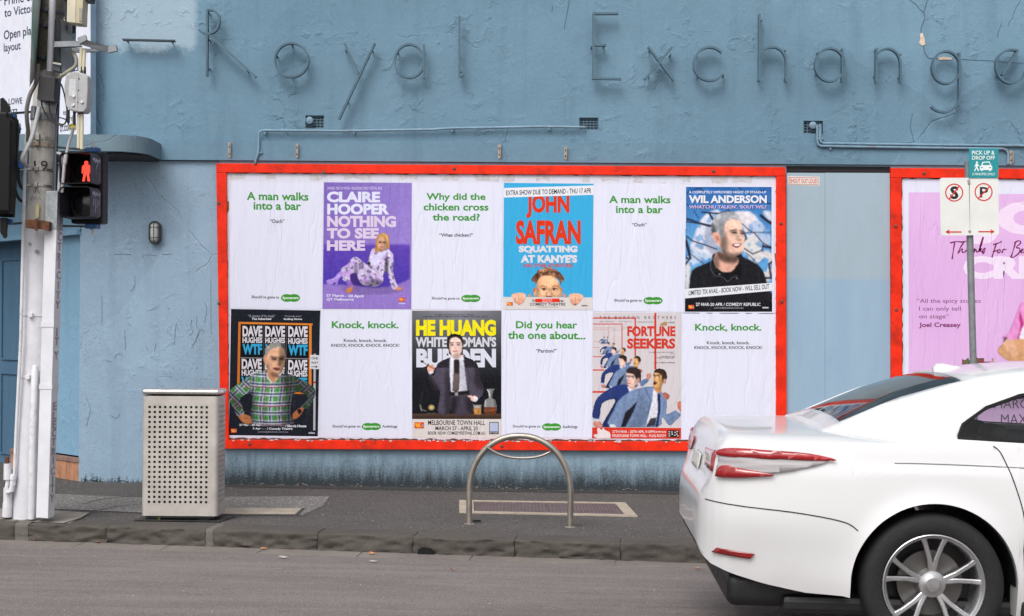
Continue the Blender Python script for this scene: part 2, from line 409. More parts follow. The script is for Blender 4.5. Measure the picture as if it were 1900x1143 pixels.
# kerb stones, each its own block with a split-faced front
kerb = thing('kerb', 'x', 'x', tuple(K(0, 0, -0.13)))
del kerb['label']; del kerb['category']; kerb['kind'] = 'structure'
def kerb_t(px, py=1020):
    p = G(px, py, 0.0); return (Vector((p.x, p.y, 0)) - Vector((KA.x, KA.y, 0))).dot(kd)
joints = [kerb_t(x, y) for x, y in ((14, 975), (36, 977), (183, 982), (371, 987), (386, 988), (585, 992), (765, 996), (955, 1001), (1151, 1007), (1350, 1014))]
while joints[0] > -8: joints.insert(0, joints[0] - random.uniform(0.6, 0.95))
while joints[-1] < 9: joints.append(joints[-1] + random.uniform(0.65, 0.9))
from mathutils import noise as mn
def rough_stone(t0, t1, s0, s1, z0, z1, amp, seed, mat, name, parent, nz=7):
    L = t1 - t0; nx = max(5, int(L / 0.028)); prof = []
    r = 0.015
    front = [(s0 + 0.008, z0 + (z1 - z0 - r) * k / nz) for k in range(nz + 1)]
    top = [(s0 + 0.008 + r * 0.35, z1 - r * 0.35), (s0 + r + 0.008, z1)] + [(s0 + r + (s1 - s0 - r) * k / 4, z1) for k in range(1, 5)] + [(s1, z0)]
    prof = front + top; vs = []; fs = []; n = len(prof)
    for i in range(nx + 1):
        t = t0 + L * i / nx
        for j, (s, z) in enumerate(prof):
            p = Vector((t * 5.0 + seed, s * 5, z * 14))
            a = mn.fractal(p * 1.1, 1.1, 2.0, 3)
            isf = j <= nz and j > 0
            dz = 0.0
            ds = 0.0
            if isf:
                lowness = 1 - j / (nz + 1)
                ds = amp * (abs(a) * 1.5 - 0.25) * (0.35 + 1.2 * lowness) + amp * 0.30 * mn.noise(Vector((t * 17 + seed, z * 34, 3)))
            elif j < n - 1:
                dz = 0.005 * mn.noise(Vector((t * 7 + seed, s * 8, 0))) - (0.007 * abs(mn.noise(Vector((t * 11, seed, 5)))) if j <= nz + 2 else 0)
            e = min(i, nx - i)
            edge = 0.004 if e == 0 else 0
            tt = t + (0.0015 if i == 0 else -0.0015 if i == nx else 0)
            q = K(tt, s + ds + edge * (1 if j <= nz + 2 else 0), z + dz - edge * (0.6 if nz < j < n - 1 else 0)); vs.append(q)
    for i in range(nx):
        for j in range(n - 1):
            a = i * n + j; fs.append((a, a + n, a + n + 1, a + 1))
    fs.append(tuple(range(n))); fs.append(tuple(nx * n + k for k in range(n))[::-1])
    mb = MB(); mb.add(vs, fs); return mb.build(name, mat, parent, smooth=True, sharp=75)
for i in range(len(joints) - 1):
    short = joints[i + 1] - joints[i] < 0.15
    rough_stone(joints[i], joints[i + 1], 0.0, 0.28 + random.uniform(-0.008, 0.008), -0.20, 0.004 + random.uniform(-0.004, 0.004),
                0.012 if short else 0.036, i * 3.7, M_kerb2 if short else M_kerb, 'kerb_stone', kerb, nz=12)
chan = thing('street_channel', 'x', 'x', tuple(K(0, -0.2, -0.13))); del chan['label']; del chan['category']; chan['kind'] = 'structure'
t = -8.0
while t < 9:
    L = random.uniform(0.55, 1.25)
    mb = MB(); q = [K(t + 0.004, -0.20 + random.uniform(-.006, .006), -0.126), K(t + L - 0.004, -0.20 + random.uniform(-.006, .006), -0.126), K(t + L - 0.004, 0.03, -0.124), K(t + 0.004, 0.03, -0.124)]
    mb.slab(q, (0, 0, -0.08)).build('channel_stone', M_chan, chan); t += L

mb = MB(); td = kerb_t(762, 1020); mb.prism([K(td + a, -0.020 + .01 * abs(a) / .07, z) for a, z in ((-.06, -.135), (-.05, -.09), (-.02, -.075), (.04, -.08), (.06, -.10), (.065, -.135))], kn * .05); mb.build('drain_outlet', M_dark, kerb)
# patches and pits of the footpath
def gq(*pp): return [tuple(G(x, y).xy) for x, y in pp]
sheet('asphalt_patch', gq((98, 917), (265, 924), (612, 921), (598, 940), (560, 957), (260, 952), (100, 945)), M_foot2, 0.004, footpath)
sheet('dark_strip', [(-2.9, -0.02), (6, -0.02), (6, -0.24), (1.0, -0.22), (-1, -0.26), (-2.9, -0.22)], M_footd, 0.004, footpath)
sheet('concrete_pad', gq((-60, 942), (98, 948), (166, 952), (150, 962), (128, 972), (-80, 962)), M_conc, 0.004, footpath)
def pit(name, q, inset, lidmat, framemat, split=None):
    """q: TL TR BR BL on the ground"""
    q = [Vector((x, y, gz(x) + 0.006)) for x, y in q]
    c = sum(q, Vector()) / 4
    ob = MB(); inner = []
    for i, p in enumerate(q):
        a = q[i - 1]; b = q[(i + 1) % 4]
        inner.append(p + (a - p).normalized() * inset[i][0] + (b - p).normalized() * inset[i][1])
    up = Vector((0, 0, 0.006))
    for i in range(4):
        j = (i + 1) % 4
        ob.slab([q[i] + up, q[j] + up, inner[j] + up, inner[i] + up], (0, 0, -0.03))
    fr = ob.build('frame', framemat, None)
    return fr, inner
M_seam = plain('tar_seam', (58, 55, 53), .9, var=.2)
for path, wd in (([(262, 953), (200, 950), (165, 954), (150, 963), (120, 972)], .018), ([(155, 936), (190, 927), (240, 922)], .012), ([(166, 951), (215, 941), (262, 936)], .012), ([(410, 959), (566, 960)], .012), ([(0, 925), (90, 930)], .012)):
    pts = [G(x, y) + Vector((0, 0, .0065)) for x, y in path]; mb = MB(); mb.strip(pts, wd * .7, (0, 0, 1), .001); mb.build('tar_seam', M_seam, footpath)
pitroot = thing('service_pit', 'two plate steel service pit cover set in a pale concrete surround behind the bicycle hoop', 'pit cover', tuple(G(1010, 945)))
q = gq((852, 929.5), (1160, 934), (1183, 959.5), (852, 952))
q3 = [Vector((x, y, gz(x) + 0.010)) for x, y in q]
def lerpq(u, v): return q3[0].lerp(q3[1], u).lerp(q3[3].lerp(q3[2], u), v)
fr = MB()
def cellq(u0, v0, u1, v1, dz): return [lerpq(u0, v0) + Vector((0, 0, dz)), lerpq(u1, v0) + Vector((0, 0, dz)), lerpq(u1, v1) + Vector((0, 0, dz)), lerpq(u0, v1) + Vector((0, 0, dz))]
for a in ((0, 0, 1, .07), (0, .9, 1, 1), (0, .07, .085, .9), (.935, .07, 1, .9)): fr.slab(cellq(*a, 0), (0, 0, -0.03))
fr.build('surround', M_conc2, pitroot)
mpl = NT('pit_plate', 0.55, 0.3); X, Y, Z = mpl.xyz()
o = mpl.mix(mpl.ramp(mpl.noise(6, 5), 0.3, 0.7), rgba((96, 84, 84)), rgba((118, 104, 102)))
stp = mpl.ramp(mpl.math('ABSOLUTE', mpl.math('SUBTRACT', mpl.math('FRACT', mpl.math('MULTIPLY', X, 34)), 0.5)), 0.15, 0.35)
mpl.base(mpl.mix(mpl.math('MULTIPLY', stp, 0.3), o, rgba((60, 54, 54)))); mpl.bump(stp, 0.003); M_plate = mpl.m
for u0, u1 in ((.09, .512), (.517, .93)):
    mb = MB(); mb.slab(cellq(u0, .085, u1, .885, -0.006), (0, 0, -0.02)); mb.build('cover_plate', M_plate, pitroot)
mb = MB(); mb.slab(cellq(.07, .05, .95, .93, -0.016), (0, 0, -0.02)); mb.build('pit_bed', M_dark, pitroot)
pr2 = thing('service_pit', 'pale concrete pit lid in the footpath beside the metal litter bin', 'pit cover', tuple(G(480, 951)))
mb = MB(); qq = [Vector((x, y, gz(x) + 0.012)) for x, y in gq((395, 944.5), (560, 945.5), (548, 956), (395, 955.5))]
mb.slab(qq, (0, 0, -0.03)); mb.build('cover_plate', M_conc2, pr2)
mb = MB(); qq = [Vector((x, y, gz(x) + 0.008)) for x, y in gq((392, 943.6), (566, 944.5), (554, 957.3), (392, 956.8))]
mb.slab(qq, (0, 0, -0.03)); mb.build('frame', M_footd, pr2)

# a few fallen leaves and scraps
M_leaf = plain('dry_leaf', (196, 134, 88), 0.8, var=0.25, scale=60)
M_scrap = plain('paper_scrap', (190, 186, 180), 0.8, var=0.1)
M_scrap2 = plain('dull_scrap', (172, 166, 160), 0.9, var=0.1)
def scrap(px, py, base, w_, mat, name, label, cat, grp):
    p = G(px, py, base)
    for _ in range(6): p = G(px, py, base + crown(p.x, p.y))
    p = p + Vector((0, 0, 0.006)); a = random.uniform(0, 3.1); pts = []
    for k in range(7):
        an = 2 * math.pi * k / 7; rr = w_ * (0.5 + 0.3 * random.random())
        x, y = math.cos(an) * rr, math.sin(an) * rr * 0.5
        pts.append(p + Vector((x * math.cos(a) - y * math.sin(a), x * math.sin(a) + y * math.cos(a), 0.010 * random.random() + 0.01 * abs(x) / w_)))
    vs = [p + Vector((0, 0, 0.002))] + pts
    mb = MB(); mb.add(vs, [(0, i, i % 7 + 1) for i in range(1, 8)]); tag(mb.build(name, mat), label, cat, grp)
for (x, y, lb) in ((66, 1004, 'curled orange leaf lying in the gutter, leftmost of the fallen leaves'), (182, 1008, 'small orange leaf in the gutter below the kerb joint near the pole'),
                   (491, 1021, 'orange leaf in the gutter below the kerb stone right of the bin'), (690, 1029.5, 'brown leaf in the gutter left of the bicycle hoop'),
                   (840, 1059, 'pale orange leaf lying out on the road surface'), (1297, 1058, 'tan leaf on the road close to the rear bumper of the white car')):
    scrap(x, y, -0.126, 0.045, M_leaf, 'fallen_leaf', lb, 'leaf', 'fallen leaves along the gutter')
for (x, y, lb) in ((525, 1037, 'thin pale scrap lying on the road in front of the kerb'), (692, 1044, 'long white paint scrap on the road surface left of the hoop')):
    scrap(x, y, -0.13, 0.055, M_scrap2, 'paper_scrap', lb, 'litter', 'paper scraps on the road')
p = G(884, 969) + Vector((0, 0, .006)); mb = MB(); mb.rbox((p.x - .03, p.y - .012, p.z), (p.x + .035, p.y + .012, p.z + .012), .005)
tag(mb.build('litter', M_dark), 'small black scrap of rubbish beside the left leg of the hoop', 'litter')
# small chips and grit (stuff)
mb = MB()
for k in range(420):
    if k < 230:
        x = random.uniform(-4.5, 4.2); y = random.uniform(-3.0, -0.05) ; z = gz(x) + 0.002
        if k % 2: y = -abs(random.gauss(0, 0.18)) - 0.02
        kk = (Vector((x, y, 0)) - Vector((KA.x, KA.y, 0))).dot(kn)
        if kk < 0.1: continue
    else:
        x = random.uniform(-4.6, 4.4); y = random.uniform(-8, -3.2); z = rz(x, y) + .001
        kk = (Vector((x, y, 0)) - Vector((KA.x, KA.y, 0))).dot(kn)
        if kk > -0.03: continue
    r = random.uniform(0.0025, 0.0065)
    a = random.uniform(0, 6); u = Vector((math.cos(a), math.sin(a), 0)) * r; v = Vector((-u.y, u.x, 0)) * 0.6; p = Vector((x, y, z))
    mb.add([p - u, p + v, p + u, p - v, p + Vector((0, 0, r * .8))], [(0, 4, 3), (1, 4, 0), (2, 4, 1), (3, 4, 2)])
tag(mb.build('grit', M_scrap), 'pale grit and chips scattered over footpath and road', kind='stuff')

# ================================================================== the pub building
pub = thing('pub_building', 'pale blue rendered pub building with a corner canopy and metal lettering', 'building', (0, 0, -0.1))
ZB = W(950, 265).z; ZB2 = W(950, 301.5).z        # painted band above the hoardings
XR = 9.5; ZT = 7.0
holes = []
for (a, b, c, d) in ((567, 214, 601, 238), (1075, 218, 1110, 241), (1491, 224, 1527, 248)):
    p = W(a, b); q = W(c, d); holes.append((p.x, q.x, q.z, p.z))
def holed(x0, x1, z0, z1, Y, hs, name, mat):
    xs = sorted({x0, x1, *[h[0] for h in hs], *[h[1] for h in hs]}); zs = sorted({z0, z1, *[h[2] for h in hs], *[h[3] for h in hs]})
    mb = MB()
    for i in range(len(xs) - 1):
        for j in range(len(zs) - 1):
            cx, cz = (xs[i] + xs[i + 1]) / 2, (zs[j] + zs[j + 1]) / 2
            if any(h[0] < cx < h[1] and h[2] < cz < h[3] for h in hs): continue
            mb.add([(xs[i], Y, zs[j]), (xs[i + 1], Y, zs[j]), (xs[i + 1], Y, zs[j + 1]), (xs[i], Y, zs[j + 1])], [(0, 1, 2, 3)])
    for h in hs:
        for a, b in (((h[0], h[2]), (h[1], h[2])), ((h[1], h[2]), (h[1], h[3])), ((h[1], h[3]), (h[0], h[3])), ((h[0], h[3]), (h[0], h[2]))):
            mb.add([(a[0], Y, a[1]), (b[0], Y, b[1]), (b[0], Y + .09, b[1]), (a[0], Y + .09, a[1])], [(0, 1, 2, 3)])
    return mk(name, mb.v, mb.f, mat, pub)
CU = W(170, 100).x
holed(CU, XR, ZB, ZT, 0.0, holes, 'upper_wall', M_up)
mb = MB(); mb.box((CU - 0.03, -0.03, ZB2), (XR, 0.25, ZB)); mb.build('string_course', M_band, pub)
mb = MB(); mb.box((CU, 0.10, ZB + 0.005), (XR, 0.4, ZT)); mb.build('wall_core', M_dark, pub)
mb = MB(); mb.box((CORN, 0.012, -0.35), (W(405, 500).x, 0.3, ZB2 - 0.006)); mb.build('pier_wall', M_lowL, pub)
mb = MB(); mb.box((W(405, 500).x + .001, 0.0, -0.35), (XR, 0.3, ZB2 - 0.002)); mb.build('lower_wall', M_low, pub)
# splayed corner wall
def sp(t, off, z): return Vector((CORN, 0, 0)) + SDIR * t + SNRM * off + Vector((0, 0, z))
zc = ZB2 + 0.03
o0 = CU - CORN
up0 = Vector((CU, 0, 0))
mb = MB(); mb.add([up0 + Vector((0, 0, zc)), up0 + SDIR * 6 + Vector((0, 0, zc)), up0 + SDIR * 6 + Vector((0, 0, ZT)), up0 + Vector((0, 0, ZT))], [(0, 1, 2, 3)])
mb.build('corner_upper_wall', M_up, pub)
zl = SP(120, 432).z
mb = MB(); mb.slab([sp(0.0, -0.0, zl), sp(5, 0, zl), sp(5, 0, ZB2), sp(0.0, 0, ZB2)], -SNRM * 0.2); mb.build('door_head', M_recess, pub)
mb = MB(); mb.slab([sp(0.0, 0.035, zl - .03), sp(4, 0.035, zl - .03), sp(4, 0.035, zl + .02), sp(0.0, 0.035, zl + .02)], -SNRM * 0.1); mb.build('door_head_trim', M_recess, pub)
tdoor = (SP(38, 600) - Vector((CORN, 0, 0))).dot(SDIR)
zbot = SP(120, 846).z
mb = MB(); mb.slab([sp(0.0, -0.05, zbot + .01), sp(tdoor, -0.05, zbot + .01), sp(tdoor, -0.05, zl), sp(0.0, -0.05, zl)], -SNRM * 0.1); mb.build('door_side_panel', M_recess, pub)
door = MB(); door.slab([sp(tdoor + .003, -0.22, -0.1), sp(tdoor + 2.2, -0.22, -0.1), sp(tdoor + 2.2, -0.22, zl), sp(tdoor + .003, -0.22, zl)], -SNRM * 0.06)
door = door.build('door', M_door, pub)
mb = MB()
for (a, b, z0, z1) in ((0.10, 0.9, 0.15, 1.0), (0.10, 0.9, 1.15, zl - .2)):
    mb.strip([sp(tdoor + a, -0.215, z0), sp(tdoor + b, -0.215, z0), sp(tdoor + b, -0.215, z1), sp(tdoor + a, -0.215, z1)], 0.03, SNRM, 0.012, closed=True)
mb.build('moulding', M_door, door)
# exposed boards at the foot of the corner
M_board = plain('bare_timber', (178, 128, 98), 0.8, var=0.18, scale=14, dirt=(110, 76, 58))
tb0 = -0.0; x0 = 0.005
bt = [0.0, 0.13, 0.28, 0.43, 0.60, 0.74, 0.9, 1.05, 1.2, 1.36, 1.5]
ztop = SP(120, 856).z
for i in range(len(bt) - 1):
    mb = MB(); d = random.uniform(-.004, .004)
    mb.slab([sp(bt[i] + .004, -0.02 + d, -0.3), sp(bt[i + 1] - .002, -0.02 + d, -0.3), sp(bt[i + 1] - .002, -0.02 + d, ztop), sp(bt[i] + .004, -0.02 + d, ztop)], -SNRM * 0.03)
    mb.build('board', M_board, pub)
mb = MB(); mb.slab([sp(0.004, -0.01, ztop + .004), sp(1.5, -0.01, ztop + .004), sp(1.5, -0.01, ztop + .045), sp(0.004, -0.01, ztop + .045)], -SNRM * 0.05); mb.build('skirting_rail', plain('weathered_timber', (140, 112, 100), .8, var=.2), pub)
mb = MB(); mb.slab([sp(0, -0.3, -0.35), sp(5, -0.3, -0.35), sp(5, -0.3, ZB2), sp(0, -0.3, ZB2)], -SNRM * 0.1); mb.build('inner_wall', M_dark, pub)
# corner canopy, rounded at its right end
zc0 = P(240, 281, -0.65).z; zc1 = P(150, 251, -0.6).z
pr = W(300, 280).x
outl = [(pr, -0.02)] + [(pr - 0.30 + 0.30 * math.cos(a), -0.36 - 0.30 * math.sin(a)) for a in [math.radians(k) for k in range(0, 91, 9)]] + [(CORN - 0.45, -0.66)]
e1 = Vector((CORN - 0.45, -0.66, 0)) + SDIR * 2.6; e2 = Vector((CORN, 0, 0)) + SDIR * 2.6
outl += [(e1.x, e1.y), (e2.x, e2.y), (CORN, -0.02)]
mb = MB(); mb.prism([(x, y, zc0) for x, y in outl], (0, 0, zc1 - zc0))
M_can = wall_paint('canopy_paint', (100, 122, 134), (116, 138, 150), lumps=0.6)
mb.build('canopy', M_can, pub)
inn = [(CORN + (x - CORN) * 0.97 + 0.0, y * 0.93 - 0.0) for x, y in outl]
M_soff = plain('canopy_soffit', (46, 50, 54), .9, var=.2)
mb = MB(); mb.prism([(x, y, zc0 - 0.02) for x, y in inn[:12]] + [(CORN, -0.05, zc0 - .02)], (0, 0, 0.018)); mb.build('soffit', M_soff, pub)
# window-less roof line and return walls so that the building closes
mb = MB(); mb.box((CU - 0.04, -0.06, ZT), (XR, 0.5, ZT + 0.25)); mb.build('coping', M_band, pub)
# flaking plaster and cracks near the lettering
M_plaster = plain('bare_plaster', (222, 200, 180), 0.9, var=0.15, scale=30)
M_crack = plain('crack_line', (66, 84, 96), 0.9)
q7 = lambda x, y, d=0.0: W(1050 + x * 850 / 1900, y * 850 / 1900, d)
mb = MB(); mb.prism([q7(*a, 0.001) for a in ((1468, 140), (1478, 137), (1487, 160), (1490, 184), (1478, 190), (1464, 180), (1470, 162))], (0, -0.004, 0)); mb.build('bare_plaster_patch', M_plaster, pub)
mb = MB(); mb.prism([q7(*a, 0.001) for a in ((1545, 240), (1565, 236), (1600, 240), (1602, 247), (1570, 249), (1546, 248))], (0, -0.004, 0)); mb.build('bare_plaster_patch', M_plaster, pub)
mb = MB()
for path, wd in ((((1500, -5), (1492, 30), (1484, 50), (1488, 80), (1474, 110), (1472, 140)), 5), (((1484, 190), (1488, 215), (1500, 235), (1510, 242), (1545, 243)), 6),
                 (((1420, -5), (1450, 18), (1470, 38), (1484, 52)), 4), (((1640, 245), (1700, 250), (1760, 252), (1830, 258), (1900, 262)), 3),
                 (((1805, 95), (1795, 130), (1788, 155)), 3), (((1440, 470), (1430, 520), (1436, 560), (1442, 590)), 4), (((-5, 120), (-2, 90), (6, 50), (12, 10), (14, -5)), 4),
                 (((-55, 20), (-58, 40), (-60, 50)), 3)):
    pts = [q7(x + random.uniform(-2, 2), y, 0.0012) for x, y in path]
    mb.strip(spline(pts, 3), wd * .0023 * .35, (0, -1, 0), 0.0025)
mb.build('wall_crack', M_crack, pub)

mb = MB()
for path in ([(232, 612), (233, 650)], [(213, 665), (216, 658), (222, 656), (229, 661)], [(242, 541), (250, 529), (249, 512)], [(212, 471.5), (243, 472)], [(265, 473), (290, 474)], [(300, 472), (320, 471)], [(188, 548), (189, 603)], [(355, 594), (353, 606), (358, 615), (352, 622)],
             [(366, 588), (364, 605), (371, 612), (366, 622), (374, 610), (380, 618)], [(362, 628), (368, 620), (356, 645)], [(379, 600), (384, 575), (380, 560)], [(391, 520), (392, 590), (391, 618)], [(330, 614), (326, 600), (323, 640)], [(238, 600), (243, 606)], [(196, 668), (208, 672)], [(274, 650), (270, 642)], [(310, 574), (316, 572)],
             [(160, 740), (168, 760), (160, 790)], [(205, 770), (215, 776), (222, 768)], [(290, 636), (287, 652)], [(436, 842), (440, 852), (434, 860), (438, 848)], [(462, 842), (470, 862)], [(697, 846), (700, 866)], [(712, 850), (708, 870)], [(745, 850), (752, 856), (748, 868)], [(808, 852), (816, 866), (812, 872)], [(500, 862), (498, 884)], [(610, 866), (608, 880)]):
    mb.strip(spline([W(x + random.uniform(-1, 1), y, -.0105 if x < 405 else .0012) for x, y in path], 3), random.uniform(.0018, .0042), (0, -1, 0), .0022)
mb.build('wall_crack', plain('scratch_mark', (104, 128, 146), .9, var=.2), pub)
mb = MB()
for k in range(150):
    x = random.uniform(W(412, 900).x, W(1240, 900).x); z = gz(x) + abs(random.gauss(0, .012)); r = random.uniform(.004, .018)
    mb.add([(x - r, -.002, z), (x + r, -.004 - r * .4, z - .002), (x + r * .6, -.003, z + r * .5), (x - r * .5, -.003, z + r * .4)], [(0, 1, 2, 3)])
tag(mb.build('mortar_crumbs', plain('mortar_crumb', (112, 104, 98), .9, var=.35, scale=60)), 'broken mortar crust along the foot of the pub wall', kind='stuff')
# ------------------------------------------------------------------ vents
for i, h in enumerate(holes):
    lb = ['square air vent with a round cap, leftmost of the three vents', 'grid air vent at the right end of the long conduit, below the capital E', 'air vent with a round cap and two pipes dropping out of it'][i]
    t = thing('air_vent', lb, 'air vent', ((h[0] + h[1]) / 2, 0.03, h[2]), 'air vents in the pub wall')
    e = .003; x0, x1, z0, z1 = h[0] + e, h[1] - e, h[2] + e, h[3] - e
    n, mrow = 5, 4; b = 0.011
    mb = MB()
    for k in range(n + 1):
        x = x0 + b / 2 + (x1 - x0 - b) * k / n; mb.box((x - b / 2, 0.028, z0), (x + b / 2, 0.042, z1))
    for k in range(mrow + 1):
        z = z0 + b / 2 + (z1 - z0 - b) * k / mrow; mb.box((x0, 0.0265, z - b / 2), (x1, 0.0405, z + b / 2))
    mb.build('grille', M_letter, t)
    mb = MB(); mb.box((x0, 0.075, z0), (x1, 0.085, z1)); mb.build('vent_back', M_dark, t)
    if i != 1:
        cx = W(575, 224).x if i == 0 else W(1507.5, 233).x; cz = W(575, 224).z if i == 0 else W(1507.5, 233).z
        R = 0.034
        mb = MB(); Mx = Matrix.Translation((cx, 0.02, cz)) @ Matrix.Rotation(math.pi / 2, 4, 'X')
        mb.lathe([(0.0, 0.055), (R * .7, 0.054), (R, 0.05), (R, -0.004)], 20, Mx); mb.build('round_cap', M_pipe, t, smooth=True)
        mb = MB(); mb.tube(spline([(cx - .02, 0, cz - .03), (cx - .005, 0, cz - .055), (cx + .02, 0, cz - .05), (cx + .045, 0.01, cz - .03)], 4), .005, 6); mb.build('cable_tail', M_letter, t, smooth=True)

# ------------------------------------------------------------------ conduits
def conduit(pts, r, Y, label, clips=()):
    c = spline([W(x, y, Y) for x, y in pts], 1)
    # rounded bends: short chords already in the traced points
    t = thing('conduit', label, 'conduit', tuple(c[0]), 'painted conduits on the wall')
    mb = MB(); mb.tube([W(x, y, Y) for x, y in pts], r, 10); mb.build('pipe', M_pipe, t, smooth=True)
    for x, y, vert in clips:
        p = W(x, y, Y); mb = MB()
        if vert: mb.box((p.x - r * 1.9, p.y - .002, p.z - .009), (p.x + r * 2.4, p.y + .03, p.z + .009))
        else: mb.box((p.x - .009, p.y - .002, p.z - r * 2.4), (p.x + .009, p.y + .03, p.z + r * 1.5))
        mb.build('clip', M_pipe, t)
    return t
conduit([(473, 303), (475, 295), (479, 285), (480, 270), (480, 250), (481.5, 245), (485, 242.5), (495, 242), (560, 242.5), (640, 243), (720, 241.5), (800, 240.5), (838, 238), (900, 237), (1000, 235), (1086, 236)], .0125, .045,
        'long painted conduit running above the hoarding and bending down at its left end', [(481, 283, True), (492, 242, False), (657, 242, False), (839, 238, False), (1019, 235, False)])
conduit([(1516.5, 232), (1516.5, 262), (1518, 268), (1523, 271), (1600, 272.5), (1700, 274), (1860, 276), (1867, 278), (1870.5, 284), (1870.5, 304)], .0125, .05,
        'lower of the two conduits from the right vent, ending in a downward elbow', [(1541, 271.5, False)])
conduit([(1521.5, 230), (1521.5, 257), (1523, 263), (1528, 266), (1600, 267), (1700, 268.5), (1900, 270.5), (2300, 273)], .0125, .05,
        'upper of the two conduits from the right vent, running off past the signs', [(1522, 256, True), (1745, 269, False)])
# rusty fixing brackets
M_rust = plain('rusty_bracket', (172, 160, 148), 0.8, var=0.3, scale=50, dirt=(110, 66, 44))
for (x, y0, y1, lb) in ((426, 264, 293, 'small rusty wall bracket above the top left corner of the red frame'), (551.5, 267, 293, 'rusty wall bracket between the conduit bend and the first vent'),
                        (926.5, 268, 294, 'rusty wall bracket with a hook beside it, under the conduit'), (1049.5, 272, 296, 'rusty wall bracket below the middle vent'), (1876, 279, 304, 'rusty wall bracket beside the conduit elbow near the signs')):
    t = thing('wall_bracket', lb, 'bracket', tuple(W(x, y1, .03)), 'rusty brackets under the string course')
    a = W(x - 2.6, y0, .031); b = W(x + 2.6, y1, .031)
    mb = MB(); mb.box((a.x, -.037, b.z), (b.x, -.031, a.z)); mb.build('plate', M_rust, t)
    mb = MB(); mb.box((b.x - .006, -.06, b.z + .01), (b.x, -.0372, a.z - .01)); mb.build('web', M_rust, t)
    mb = MB()
    for f in (.25, .7):
        z = b.z + (a.z - b.z) * f; mb.box(((a.x + b.x) / 2 - .007, -.0375, z - .008), ((a.x + b.x) / 2 + .004, -.0371, z + .008))
    mb.build('slot', M_dark, t)
# cage bulkhead lamp
t = thing('bulkhead_lamp', 'small oval caged bulkhead lamp on the blue wall above the bin', 'lamp', tuple(W(289, 453, 0)))
c = W(289, 432, 0); Rw, Rh = .055, .108
mb = MB(); n = 24
def stad(w_, h_, y):
    out = []
    for k in range(n):
        a = 2 * math.pi * k / n; x = math.cos(a) * w_; z = math.sin(a) * w_ + math.copysign(h_ - w_, math.sin(a)); out.append((c.x + x, y, c.z + z))
    return out
def loft(rs, mb, cap=True):
    k = len(rs[0]); vs = [p for r_ in rs for p in r_]; fs = []
    for i in range(len(rs) - 1):
        for j in range(k): fs.append((i * k + j, i * k + (j + 1) % k, (i + 1) * k + (j + 1) % k, (i + 1) * k + j))
    if cap: fs.append(tuple((len(rs) - 1) * k + j for j in range(k)))
    mb.add(vs, fs)
loft([stad(Rw, Rh, .012), stad(Rw, Rh, -.03), stad(Rw * .9, Rh * .95, -.036)], mb); mb.build('base', plain('lamp_grey', (84, 90, 92), .6), t, smooth=True)
mb = MB(); loft([stad(Rw * .72, Rh * .84, -.034), stad(Rw * .7, Rh * .82, -.06), stad(Rw * .5, Rh * .7, -.075), stad(Rw * .2, Rh * .5, -.08)], mb)
mb.build('glass', plain('lamp_glass', (176, 178, 176), .25, var=.1), t, smooth=True)
mb = MB()
for y, a, b in ((-.04, 1.0, 1.0), (-.066, .86, .93)): mb.tube(stad(Rw * a, Rh * b, y) + [stad(Rw * a, Rh * b, y)[0]], .0045, 6, cap=False)
for f in (-.45, .45): mb.tube([(c.x - Rw, -.036, c.z + Rh * f), (c.x - Rw * .8, -.078, c.z + Rh * f), (c.x + Rw * .8, -.078, c.z + Rh * f), (c.x + Rw, -.036, c.z + Rh * f)], .004, 6)
mb.tube([(c.x, -.036, c.z - Rh), (c.x, -.082, c.z - Rh * .8), (c.x, -.082, c.z + Rh * .8), (c.x, -.036, c.z + Rh)], .004, 6)
mb.build('cage', plain('cage_metal', (58, 62, 66), .5), t, smooth=True)

# ------------------------------------------------------------------ wall lettering
sign = thing('wall_lettering', 'thin blue metal letters reading Royal Exchange standing off the upper wall', 'lettering', (0.9, -0.1, W(950, 220).z))
def q6(x, y): return (200 + x * 850 / 1900, y * 850 / 1900)
def q7p(x, y): return (1050 + x * 850 / 1900, y * 850 / 1900)
OFF = 0.075; DEP = 0.052
def ell(cx, cy, rx, ry, a0=0, a1=360, n=36): return [(cx + rx * math.cos(math.radians(a0 + (a1 - a0) * k / n)), cy - ry * math.sin(math.radians(a0 + (a1 - a0) * k / n))) for k in range(n + 1)]
def letter(ch, fn, strokes, pins, mat=None, dep=DEP, th=.019):
    L = []
    mb = MB()
    for i, st in enumerate(strokes):
        closed = st[0] == 'c'; pts = st[1]
        pw = [W(*fn(*p), OFF + i * .0015) for p in pts]
        if closed: pw = pw[:-1]
        mb.strip(pw, th, (0, -1, 0), dep - i * .003, closed=closed)
    for p in pins:
        a = W(*fn(*p), 0); mb.tube([a + Vector((0, 0.01, 0)), a + Vector((0, -OFF - .01, 0))], .008, 6)
    return mb.build('letter', mat or M_letter, sign, label='metal letter ' + ch)
letter('dash', q6, [('o', [(67, 168), (282, 173)])], [(85, 174), (270, 177)], M_letterd, .06, .014)
letter('R', q6, [('o', [(416, 42), (414, 318)]), ('o', spline_2d := [tuple(v)[:2] for v in spline([Vector((x, y, 0)) for x, y in ((417, 44), (440, 46), (458, 62), (465, 88), (458, 118), (440, 137), (418, 143), (396, 138), (381, 127))], 4)]), ('o', [(422, 145), (617, 322)])], [(425, 60), (425, 290), (425, 170), (585, 300)])
letter('o', q6, [('c', ell(764, 252, 69, 70))], [(705, 238), (766, 190), (828, 280), (768, 320)])
letter('y', q6, [('o', [(1108, 183), (960, 498)]), ('o', [(983, 183), (1042, 306)])], [(1100, 215), (998, 425), (990, 215)])
letter('a', q6, [('c', ell(1252, 256, 61, 69)), ('o', [(1312, 188), (1312, 328)])], [(1205, 222), (1310, 205)])
